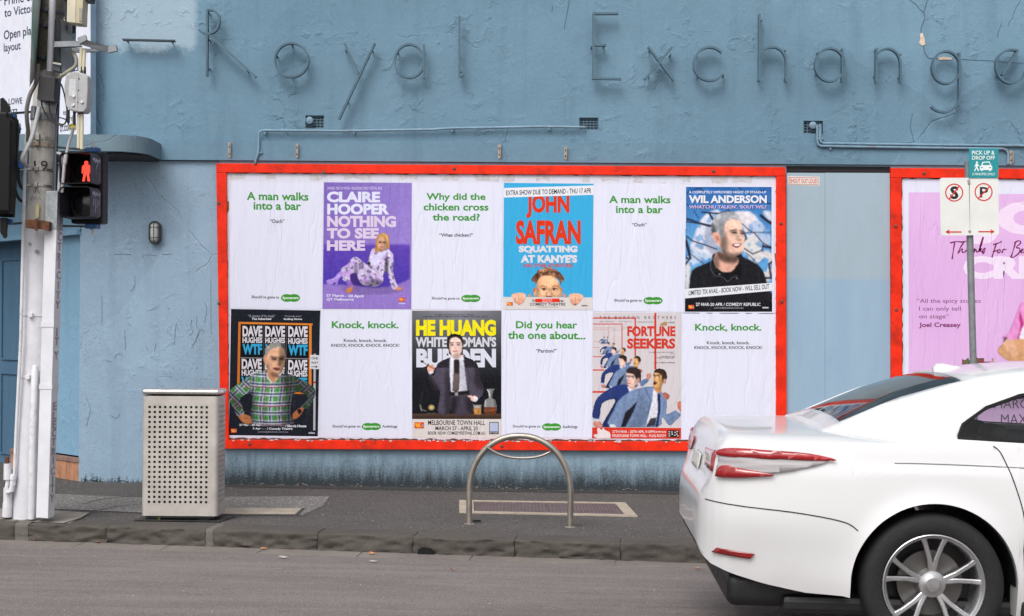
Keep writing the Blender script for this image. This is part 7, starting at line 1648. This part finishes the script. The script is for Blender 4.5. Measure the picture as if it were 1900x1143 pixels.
mb = MB(); mb.box(tuple(P(1797.7, 437.5, YF + .001)), tuple(P(1799, 330, YF + .004))); mb.build('joint_strip', M_dgrey, sp_)
for x, y in ((1797.5, 335.5), (1799.2, 429), (1798, 340)):
    mb = MB(); mb.lathe([(0, .008), (.007, .007), (.011, .002), (.012, 0), (.012, -.003)], 10, Matrix.Translation(P(x, y, YF - .001)) @ Matrix.Rotation(math.pi / 2, 4, 'X')); mb.build('bolt', M_ss, sp_, smooth=True)
for y in (345, 425):
    mb = MB(); c_ = P(1797, y, YS); mb.rbox((c_.x - .035, YS - .042, c_.z - .012), (c_.x + .035, YS + .03, c_.z + .012), .004); mb.build('clamp', M_galv, sp_)
# ================================================================== white sedan
def carpaint():
    m = NT('white_car_paint', .32, 0, .5); m.b.inputs['Coat Weight'].default_value = .7; m.b.inputs['Coat Roughness'].default_value = .06
    X, Y, Z = m.xyz()
    d = m.math('MULTIPLY', m.ramp(m.math('ADD', Z, m.math('MULTIPLY', m.math('SUBTRACT', m.noise(4, 6, .7), .5), .35)), .38, .02), .45)  # grey-brown low on the body: road reflection painted into the colour
    m.base(m.mix(d, (.70, .70, .71, 1), rgba((150, 140, 130)))); return m.m
M_car = carpaint(); M_trim = plain('car_black_trim', (20, 20, 22), .5, var=.1); M_tyre = plain('tyre_rubber', (28, 28, 29), .8, var=.15, scale=30)
M_rim = steel('alloy', (196, 196, 198), .3, dirt=(120, 112, 104)); M_disc = steel('brake_disc', (110, 108, 106), .4); M_int = plain('car_interior', (40, 38, 40), .8)
def lampmat(n, c, r=.12):
    m = NT(n, r, 0, .6); m.b.inputs['Coat Weight'].default_value = .8; m.b.inputs['Coat Roughness'].default_value = .03
    m.base(m.mix(m.ramp(m.noise(1, 2, .5, vec=m.scaled((3, 3, 60))), .3, .7), rgba(c), tuple(x * .6 for x in rgba(c)[:3]) + (1,))); return m.m
M_tail = lampmat('tail_lamp_red', (176, 22, 30)); M_tailc = lampmat('tail_lamp_clear', (176, 170, 172)); M_refl = lampmat('reflector_red', (150, 20, 24))
mgl = bpy.data.materials.new('tinted_glass'); mgl.use_nodes = True; t_ = mgl.node_tree; t_.nodes.clear()
o_ = t_.nodes.new('ShaderNodeOutputMaterial'); mx_ = t_.nodes.new('ShaderNodeMixShader'); tr_ = t_.nodes.new('ShaderNodeBsdfTransparent'); gl_ = t_.nodes.new('ShaderNodeBsdfGlossy'); fr_ = t_.nodes.new('ShaderNodeFresnel')
fr_.inputs[0].default_value = 1.5; tr_.inputs[0].default_value = (.80, .84, .82, 1); gl_.inputs['Roughness'].default_value = .02
t_.links.new(fr_.outputs[0], mx_.inputs[0]); t_.links.new(tr_.outputs[0], mx_.inputs[1]); t_.links.new(gl_.outputs[0], mx_.inputs[2]); t_.links.new(mx_.outputs[0], o_.inputs[0])

WC = (1.09, 3.91); WRAD = .335; ARCH = .388
I = lambda x, pts: float(np.interp(x, [p[0] for p in pts], [p[1] for p in pts]))
pW = [(0, .60), (.012, .66), (.035, .72), (.07, .77), (.12, .815), (.2, .85), (.32, .88), (.5, .902), (.75, .915), (1.1, .922), (2.4, .915), (3.8, .918), (4.3, .88), (4.55, .82), (4.72, .72), (4.82, .58), (4.88, .36)]
pT = [(0, .74), (.01, .80), (.025, .84), (.045, .88), (.06, .96), (.075, 1.05), (.09, 1.075), (.11, 1.11), (.14, 1.127), (.3, 1.125), (.62, 1.13), (.9, 1.105), (1.1, 1.06), (3.3, 1.0), (3.5, 1.01), (3.9, .975), (4.4, .88), (4.7, .76), (4.82, .66), (4.88, .55)]
pS = [(0, .71), (.01, .77), (.025, .81), (.045, .85), (.06, .92), (.075, 1.0), (.09, 1.03), (.11, 1.06), (.15, 1.085), (.6, 1.092), (1.2, 1.095), (2.0, 1.065), (3.3, .98), (3.9, .92), (4.4, .81), (4.7, .70), (4.82, .62), (4.88, .52)]
pB = [(0, .56), (.02, .51), (.06, .47), (.15, .43), (.3, .39), (.5, .34), (.7, .30), (.76, .24), (1.4, .22), (3.5, .21), (4.5, .21), (4.75, .25), (4.88, .36)]
DZ = .094
pB = [(0, .47), (.02, .42), (.06, .385), (.15, .35), (.3, .31), (.5, .275), (.705, .268), (.76, .20), (1.4, .19), (3.5, .18), (4.5, .18), (4.75, .22), (4.88, .32)]
pT = [(a, b - DZ) for a, b in pT]; pS = [(a, b - DZ) for a, b in pS]
pg = [(.2, .93), (.3, .955), (.42, .975), (.56, .988), (.66, 1.0), (.76, 1.0), (.88, .992), (.965, .985), (.985, .972), (1.06, .958), (1.10, .944), (1.13, .925)]
pg = [(a - DZ, b) for a, b in pg]; pg_f = [(.2, .93), (.35, .975), (.5, 1.0), (.62, 1.0), (.75, .98), (.86, .95), (.93, .91), (1.02, .90)]
def smoothI(x, pts, h=.03): return (I(x - h, pts) + I(x, pts) * 2 + I(x + h, pts)) / 4
def arch(x, z):
    for c in WC:
        d = abs(x - c)
        if d < ARCH: z = max(z, WRAD + math.sqrt(ARCH * ARCH - d * d))
    return z
xs = sorted(set([0, .006, .012, .02, .03, .04, .05, .06, .07, .08, .09, .10, .12, .14, .17, .2, .24, .28, .33, .38, .44, .5, .56, .62, .67] + [round(WC[0] - ARCH - .0005, 4), round(WC[0] + ARCH + .0005, 4), round(WC[1] - ARCH - .0005, 4), round(WC[1] + ARCH + .0005, 4)] +
     [round(c + ARCH * math.sin(math.radians(a)), 4) for c in WC for a in range(-90, 91, 5)] + [round(1.5 + .12 * k, 3) for k in range(17)] + [4.32, 4.4, 4.48, 4.55, 4.62, 4.68, 4.73, 4.77, 4.80, 4.83, 4.85, 4.865, 4.88]))
NS = 16; rowsec = []
TOPF = [(.965, .25), (.90, .55), (.80, .75), (.6, .92), (.35, .99), (0, 1.0)]
for x in xs:
    w_ = I(x, pW); hs = .0 if x < .2 else .04; zt = smoothI(x, pT, hs); zs_c = smoothI(x, pS, hs); zb = arch(x, smoothI(x, pB, hs * .5)); zb = min(zb, zs_c - .05)
    sec = [(0, zb), (w_ * .55, zb), (w_ * .86, zb)]
    for k in range(NS + 1):
        z = zb + (zs_c - zb) * k / NS
        zz = z if x < 3.3 else z * (1.0 / max(.5, smoothI(x, pS, hs)))
        g_ = I(zz, pg) if x < 3.3 else I(min(1.1, zz), pg)
        fl = 0
        for c in WC:
            d = abs(math.hypot(x - c, z - WRAD) - ARCH)
            if math.hypot(x - c, z - WRAD) >= ARCH - .01: fl = max(fl, .014 * max(0, 1 - d / .09) ** 2)
        if x < .75 and z < .62: g_ *= 1 - .05 * (.62 - z) / .3 * min(1, (.75 - x) / .5)
        sec.append((w_ * g_ + fl, z))
    ysh = sec[-1][0]
    for a, b in TOPF: sec.append((ysh * a, zs_c + (zt - zs_c) * b + (.004 if b > 0 else 0)))
    rowsec.append(sec)
CXW, CYW = 1.992, CAMY + 6.7
YAWC = math.radians(-2.6); RC = Matrix.Rotation(YAWC, 3, 'Z') @ Matrix.Rotation(.0097, 3, 'Y')
T0 = Vector((CXW, CYW, rz(CXW, CYW))) - RC @ Vector((WC[0], -.905, 0))
MC = Matrix.Translation(T0) @ RC.to_4x4()
cm = MC @ Vector((2.44, 0, 0))
car = thing('parked_car' if False else 'sedan_car', 'white sedan car cut by the right edge, driving past nearest to the camera', 'car', tuple(cm))
def full(sec): return [(-y, z) for y, z in sec[::-1]][:-1] + [(y, z) for y, z in sec]
def shell(xs_, secs, name, mats, matf=None, cap=True):
    n = len(full(secs[0])) ; vs = []; fs = []; mi = []
    # order: far side top ... to bottom centre ... near side
    for x, s_ in zip(xs_, secs):
        for y, z in full(s_): vs.append(Vector((x, -y, z)))
    for i in range(len(xs_) - 1):
        for j in range(n - 1): fs.append((i * n + j, i * n + j + 1, (i + 1) * n + j + 1, (i + 1) * n + j)); mi.append(matf(i, j, n) if matf else 0)
    if cap:
        fs.append(tuple(range(n))); fs.append(tuple((len(xs_) - 1) * n + k for k in range(n))[::-1]); mi += [0, 0]
    return vs, fs, mi
L_s = len(rowsec[0]); nfull = 2 * L_s - 1
def mf(i, j, n):
    k = min(j, n - 2 - j)            # 0 at the roof centre line ends, grows towards the bottom centre
    fromtop = k; ntop = len(TOPF)
    if L_s - 1 - k <= 2: return 1    # underside
    if fromtop < ntop and 1.15 < xs[i] < 3.35: return 2
    return 0
vs, fs, mi = shell(xs, rowsec, 'body', None, mf)
body_local = BVHTree.FromPolygons([tuple(v) for v in vs], fs)
body = mk('body', [MC @ v for v in vs], fs, [M_car, M_trim, M_int], car, smooth=True)
bmx = bmesh.new(); bmx.from_mesh(body.data); bmx.faces.ensure_lookup_table()
for f_, m_ in zip(bmx.faces, mi): f_.material_index = m_
bmesh.ops.recalc_face_normals(bmx, faces=bmx.faces)
for e in bmx.edges:
    if len(e.link_faces) == 2 and (e.calc_face_angle(0) > math.radians(40) or e.link_faces[0].material_index != e.link_faces[1].material_index): e.smooth = False
bmx.to_mesh(body.data); bmx.free()
# greenhouse
pR = [(.60, 1.13), (.7, 1.175), (.8, 1.222), (1.0, 1.312), (1.25, 1.388), (1.5, 1.434), (1.8, 1.462), (2.15, 1.470), (2.5, 1.456), (2.8, 1.412), (3.05, 1.335), (3.3, 1.235), (3.55, 1.12), (3.8, .995)]
pR = [(a, b - DZ) for a, b in pR]
pYB = [(.60, .72), (.9, .81), (1.3, .85), (2, .862), (3, .85), (3.5, .80), (3.8, .74)]
pYR = [(.60, .66), (.8, .62), (1.1, .60), (1.5, .605), (2.2, .62), (2.9, .605), (3.3, .63), (3.8, .70)]
gx = [.60, .65, .7, .76, .82, .9, 1.0, 1.1, 1.2, 1.3, 1.4, 1.5, 1.6, 1.75, 1.9, 2.05, 2.2, 2.4, 2.6, 2.75, 2.9, 3.05, 3.2, 3.35, 3.5, 3.65, 3.8]; gs = []
for x in gx:
    zr = smoothI(x, pR, .06); zb = min(smoothI(x, pS, .04) - .03, zr - .02); yb = smoothI(x, pYB, .05); yr = smoothI(x, pYR, .05); e_ = min(.06, (zr - zb) * .5); sec = [(0, zb), (yb * .9, zb)]
    for k in range(9): t = k / 8; sec.append((yb - (yb - yr) * (t ** 1.25), zb + (zr - e_ - zb) * t))
    sec += [(yr - .022, zr - e_ * .42), (yr - .06, zr - e_ * .14), (yr * .72, zr + .004), (yr * .4, zr + .014), (0, zr + .018)]
    gs.append(sec)
vs, fs, _ = shell(gx, gs, 'roof', None)
bm = bmesh.new(); V_ = [bm.verts.new(v) for v in vs]
for f in fs:
    try: bm.faces.new([V_[i] for i in f])
    except ValueError: pass
bmesh.ops.remove_doubles(bm, verts=bm.verts, dist=1e-5); bmesh.ops.recalc_face_normals(bm, faces=bm.faces)
# no floor under the cabin
bmesh.ops.delete(bm, geom=[f for f in bm.faces if f.normal.z < -.9], context='FACES')
WIN = [[(1.215, 1.118), (1.5, 1.108), (2.05, 1.088), (2.05, 1.372), (1.8, 1.362), (1.55, 1.322), (1.38, 1.262), (1.25, 1.18)], [(2.13, 1.083), (2.8, 1.048), (3.42, 1.02), (3.42, 1.05), (3.18, 1.19), (2.9, 1.305), (2.6, 1.352), (2.13, 1.375)]]
def cut(co, no): bmesh.ops.bisect_plane(bm, geom=list(bm.verts) + list(bm.edges) + list(bm.faces), plane_co=co, plane_no=no, dist=1e-5)
WINN = [[(a, b - DZ) for a, b in wn] for wn in WIN]
for wn in WINN:
    for i in range(len(wn)):
        (xa, za), (xb, zb_) = wn[i], wn[(i + 1) % len(wn)]; cut((xa, 0, za), (zb_ - za, 0, -(xb - xa)))
for x in (.70, 1.30, 2.86, 3.66): cut((x, 0, 0), (1, 0, 0))
for y in (-.55, .55): cut((0, y, 0), (0, 1, 0))
def inside(x, z, wn):
    s_ = None
    for i in range(len(wn)):
        (xa, za), (xb, zb_) = wn[i], wn[(i + 1) % len(wn)]; c = (xb - xa) * (z - za) - (zb_ - za) * (x - xa)
        if s_ is None: s_ = c > 0
        elif (c > 0) != s_: return False
    return True
sets = {'side_window': {}, 'rear_windscreen': [], 'windscreen': [], 'roof': []}
for f in bm.faces:
    c = f.calc_center_median(); done = False
    if abs(c.y) > .58:
        for i, wn in enumerate(WINN):
            if inside(c.x, c.z, wn) and abs(f.normal.y) > .5: sets['side_window'].setdefault((i, c.y > 0), []).append(f); done = True
    if not done and abs(c.y) < .55 and f.normal.z > .2:
        if .70 < c.x < 1.30: sets['rear_windscreen'].append(f); done = True
        elif 2.86 < c.x < 3.66: sets['windscreen'].append(f); done = True
    if not done: sets['roof'].append(f)
def faces_obj(fl, name, mat, off=0.0, th=0.0, parent=car):
    ids = {}; vs = []; out = []
    for f in fl:
        q = []
        for v in f.verts:
            if v not in ids: ids[v] = len(vs); vs.append(MC @ (v.co + v.normal * off))
            q.append(ids[v])
        out.append(q)
    o = mk(name, vs, out, mat, parent, smooth=True)
    if th: md = o.modifiers.new('thickness', 'SOLIDIFY'); md.thickness = th; md.offset = -1
    return o
bm.normal_update()
ro = faces_obj(sets['roof'], 'roof', M_car, 0, .02); 
faces_obj(sets['rear_windscreen'], 'rear_windscreen', mgl, -.004); faces_obj(sets['windscreen'], 'windscreen', mgl, -.004)
for (i, far), fl in sets['side_window'].items(): faces_obj(fl, 'side_window', mgl, -.004)
gh = BVHTree.FromBMesh(bm)
# black window surrounds and body-hugging panels
def proj(x, z, tree=body_local, side=-1, off=.004):
    z -= DZ; h = tree.ray_cast(Vector((x, side * 3, z)), Vector((0, -side, 0)))
    if h[0] is None: return Vector((x, side * .9, z))
    n = h[1] if h[1].y * side > 0 else -h[1]; return h[0] + n * off
def proj_back(y, z, tree=body_local, off=.004):
    z -= DZ; h = tree.ray_cast(Vector((-2, y, z)), Vector((1, 0, 0))); return (h[0] if h[0] else Vector((.1, y, z))) + Vector((-off, 0, 0))
def patch(poly, name, mat, pf, off, gx_=.04, gz_=.025, parent=car, rnd=0):  # poly is drawn side-on and laid onto the body
    if rnd: poly = [(v.x, v.y) for v in spline([Vector((a, b, 0)) for a, b in poly], rnd, closed=True)]
    b = bmesh.new(); b.faces.new([b.verts.new((x, 0, z)) for x, z in poly]); bmesh.ops.triangulate(b, faces=b.faces)
    x0, x1 = min(p[0] for p in poly), max(p[0] for p in poly); z0, z1 = min(p[1] for p in poly), max(p[1] for p in poly)
    def c_(co, no): bmesh.ops.bisect_plane(b, geom=list(b.verts) + list(b.edges) + list(b.faces), plane_co=co, plane_no=no, dist=1e-6)
    x = x0 + gx_
    while x < x1: c_((x, 0, 0), (1, 0, 0)); x += gx_
    z = z0 + gz_
    while z < z1: c_((0, 0, z), (0, 0, 1)); z += gz_
    b.verts.ensure_lookup_table(); b.verts.index_update()
    vs = [MC @ pf(v.co.x, v.co.z, off) for v in b.verts]; fl = [[v.index for v in f.verts] for f in b.faces]; b.free()
    o = mk(name, vs, fl, mat, parent, smooth=True); md = o.modifiers.new('thickness', 'SOLIDIFY'); md.thickness = .008; md.offset = 0; return o
def sidef(side): return lambda x, z, off: proj(x, z, body_local, side, off)
def seam(path, wd=.006, side=-1, tree=body_local, mat=M_trim, name='panel_gap', off=.0012, n=8):
    pts = []
    for (xa, za), (xb, zb_) in zip(path[:-1], path[1:]):
        for k in range(n): t = k / n; pts.append((xa + (xb - xa) * t, za + (zb_ - za) * t))
    if len(path) > 2: pts = [(v.x, v.y) for v in spline([Vector((a, b, 0)) for a, b in path], 8)][:-1]
    pts.append(path[-1]); q = [MC @ proj(x, z, tree, side, off) for x, z in pts]; mb = MB(); mb.strip(q, wd, (0, side, 0), .0012); return mb.build(name, mat, car)
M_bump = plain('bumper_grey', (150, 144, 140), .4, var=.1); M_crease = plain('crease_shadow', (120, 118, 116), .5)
for side in (-1, 1):
    lm = patch([(.09, .968), (.12, 1.034), (.30, 1.034), (.52, 1.024), (.60, 1.008), (.53, .976), (.38, .946), (.2, .921), (.09, .926)], 'tail_lamp', M_tailc, sidef(side), .012, rnd=3)
    patch([(.09, 1.011), (.12, 1.044), (.30, 1.044), (.50, 1.034), (.63, 1.006), (.52, .998), (.34, 1.002), (.18, 1.004)], 'upper_lens', M_tail, sidef(side), .018, parent=lm, rnd=3)
    patch([(.084, .921), (.11, .961), (.22, .951), (.34, .931), (.28, .920), (.18, .910), (.09, .908)], 'lower_lens', M_tail, sidef(side), .018, parent=lm, rnd=3)
    patch([(.07, .54), (.09, .565), (.26, .55), (.24, .525)], 'rear_reflector', M_refl, sidef(side), .011)
    seam([(.03, .79), (.2, .775), (.45, .755), (.66, .72), (.73, .68)], .005, side)
    seam([(1.50, .60), (1.50, .75), (1.46, .90), (1.40, 1.05), (1.36, 1.09)], .005, side); seam([(1.50, .61), (1.52, .34)], .005, side); seam([(2.10, 1.05), (2.10, .34)], .006, side); seam([(3.32, .97), (3.40, .8), (3.36, .34)], .006, side); seam([(1.53, .34), (3.35, .34)], .005, side)
    fl_ = None if True else seam([(.66, .975), (.66, .87), (.81, .87), (.81, .975), (.66, .975)], .004, side, name='fuel_flap_gap') if side == -1 else None
    for x0, x1, z in ((1.62, 1.80, .965), (2.50, 2.68, .935)):
        a_, b_ = proj(x0, z, body_local, side, .028), proj(x1, z - .004, body_local, side, .028); mb = MB(); m_ = (a_ + b_) / 2
        mb.tube([MC @ q for q in (a_ + Vector((-.01, -side * .03, 0)), a_, m_ + Vector((0, side * .006, 0)), b_, b_ + Vector((.01, -side * .03, 0)))], [.008, .011, .012, .011, .008], 8); mb.build('door_handle', M_car, car, smooth=True)
    for wi, wn in enumerate(WIN):
        q = [MC @ proj(x, z, gh, side, .003) for x, z in wn]; pts = []
        for k in range(len(wn)):
            (xa, za), (xb, zb_) = wn[k], wn[(k + 1) % len(wn)]
            for t in range(6): pts.append(MC @ proj(xa + (xb - xa) * t / 6, za + (zb_ - za) * t / 6, gh, side, .002))
        mb = MB(); mb.strip(pts, .013, (0, side, 0), .003, closed=True); mb.build('window_trim', M_trim, car)
    mb = MB(); q = [proj(2.09, z, gh, side, .003) for z in (1.095, 1.16, 1.22, 1.28, 1.34, 1.372)]; mb.strip([MC @ v for v in q], .075, (0, side, 0), .003); mb.build('pillar_trim', M_trim, car)
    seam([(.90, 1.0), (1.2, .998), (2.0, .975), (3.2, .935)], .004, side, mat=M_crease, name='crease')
    # mirror
    mb = MB(); c_ = Vector((3.02, side * .97, 1.06 - DZ)); mb.rbox(tuple(c_ - Vector((.05, .11, .065))), tuple(c_ + Vector((.07, .11, .065))), .035, MC, 3); mr = mb.build('wing_mirror', M_car, car, smooth=True)
    # sill
    mb = MB(); mb.rbox((1.5, side * .88 - .02, .19), (3.5, side * .88 + .02, .27), .015, MC); mb.build('sill', M_trim, car)
# rear lamps, plate, badge bar and valance on the tail
bf = lambda y, z, off: proj_back(y, z, body_local, off)
for s_ in (-1, 1): patch([(s_ * .36, .985), (s_ * .36, 1.015), (s_ * .74, 1.03), (s_ * .75, .93), (s_ * .45, .935)], 'boot_lamp', M_tail, bf, .006)
patch([(-.19, .885), (.19, .885), (.19, .965), (-.19, .965)], 'number_plate', plain('plate_white', (210, 210, 205), .5), bf, .01)
mb = MB(); mb.rbox((.14, -.74, .18), (.72, .74, .34), .05, MC, 3); mb.build('rear_valance', M_trim, car, smooth=True)
for s_ in ():
    mb = MB(); mb.tube([MC @ Vector((.07, s_ * .55, .31)), MC @ Vector((.3, s_ * .55, .31))], .036, 16); mb.build('exhaust_tip', M_rim, car, smooth=True)
mb = MB(); mb.rbox((.4, -.8, .16), (4.5, .8, .25), .03, MC); mb.build('underbody', M_trim, car)
mb = MB(); mb.prism([MC @ Vector((x, -.012, z)) for x, z in ((1.30, 1.29), (1.29, 1.340), (1.31, 1.362), (1.34, 1.364), (1.44, 1.345), (1.50, 1.335), (1.5, 1.29))], MC.to_3x3() @ Vector((0, .024, 0))); mb.build('aerial', M_car, car)
# seats
for (x, y) in ((1.55, -.4), (1.55, .4), (1.55, 0), (2.45, -.38), (2.45, .38)):
    mb = MB(); mb.rbox((x - .08, y - .25, .62), (x + .06, y + .25, .98), .05, MC, 3); st = mb.build('seat', M_int, car, smooth=True)
    mb = MB(); mb.rbox((x - .10, y - .12, .99), (x + .0, y + .12, 1.07), .04, MC, 3); mb.build('headrest', M_int, st, smooth=True)
mb = MB(); mb.rbox((3.1, -.7, .85), (3.5, .7, .92), .05, MC); mb.build('dashboard', M_int, car)
# wheels
def wheel(cx, side):
    y0 = side * .905; base = MC @ Matrix.Translation((cx, y0, WRAD)) @ Matrix.Rotation(side * -math.pi / 2, 4, 'X')      # local +z points outwards
    if side == -1: base = MC @ Matrix.Translation((cx, y0, WRAD)) @ Matrix.Rotation(math.pi / 2, 4, 'X')
    else: base = MC @ Matrix.Translation((cx, y0, WRAD)) @ Matrix.Rotation(-math.pi / 2, 4, 'X')
    mb = MB(); mb.lathe([(.232, -.20), (.30, -.215), (.325, -.20), (.335, -.17), (.3355, -.05), (.330, -.015), (.318, -.002), (.29, .006), (.262, .004), (.240, -.006), (.232, -.012)], 56, base); wt = mb.build('wheel', M_tyre, car, smooth=True)
    mb = MB(); mb.lathe([(.236, -.004), (.240, -.001), (.236, .001), (.228, -.006), (.222, -.03), (.218, -.10), (.222, -.19), (.215, -.19), (.21, -.10), (.214, -.03), (.224, -.01), (.236, -.004)], 56, base)
    mb.lathe([(0, -.022), (.03, -.022), (.036, -.028), (.062, -.032), (.07, -.05), (.07, -.09)], 32, base); rim = mb.build('rim', M_rim, wt, smooth=True)
    for k in range(5):
        for d_ in (-1, 1):
            a0 = 2 * math.pi * k / 5 + .3; aa = a0 + d_ * .07; ab = a0 + d_ * .235; mb = MB()
            def pt(r, a, z, wv): return base @ Vector((r * math.cos(a) - wv * math.sin(a), r * math.sin(a) + wv * math.cos(a), z))
            secs = [(.055, aa, -.034, .013), (.12, aa + (ab - aa) * .4, -.026, .011), (.19, aa + (ab - aa) * .8, -.018, .011), (.226, ab, -.012, .014)]; vs = []
            for r, a, z, w2 in secs: vs += [pt(r, a, z - .004, -w2), pt(r, a, z, -w2 * .6), pt(r, a, z, w2 * .6), pt(r, a, z - .004, w2), pt(r, a, z - .035, w2 * .7), pt(r, a, z - .035, -w2 * .7)]
            mb.add(vs, [(i * 6 + j, i * 6 + (j + 1) % 6, (i + 1) * 6 + (j + 1) % 6, (i + 1) * 6 + j) for i in range(3) for j in range(6)]); mb.build('spoke', M_rim, wt)
    mb = MB(); mb.lathe([(.0, -.085), (.155, -.085), (.158, -.10), (.155, -.11), (.0, -.11)], 40, base); mb.build('brake_disc', M_disc, wt, smooth=True)
    mb = MB(); mb.lathe([(.0, -.165), (.215, -.165)], 24, base); mb.build('wheel_back', M_trim, wt)
for cx in WC:
    for s_ in (-1, 1): wheel(cx, s_)
# dark arch liners
for cx in WC:
    mb = MB(); vs = []; n = 18
    for yy in (-.90, .90):
        for k in range(n + 1): a = math.pi * k / n; vs.append(MC @ Vector((cx + (ARCH - .006) * math.cos(a), yy, WRAD + (ARCH - .006) * math.sin(a))))
    mb.add(vs, [(k, k + 1, n + 2 + k, n + 1 + k) for k in range(n)]); mb.build('wheel_arch_liner', M_trim, car, smooth=True)
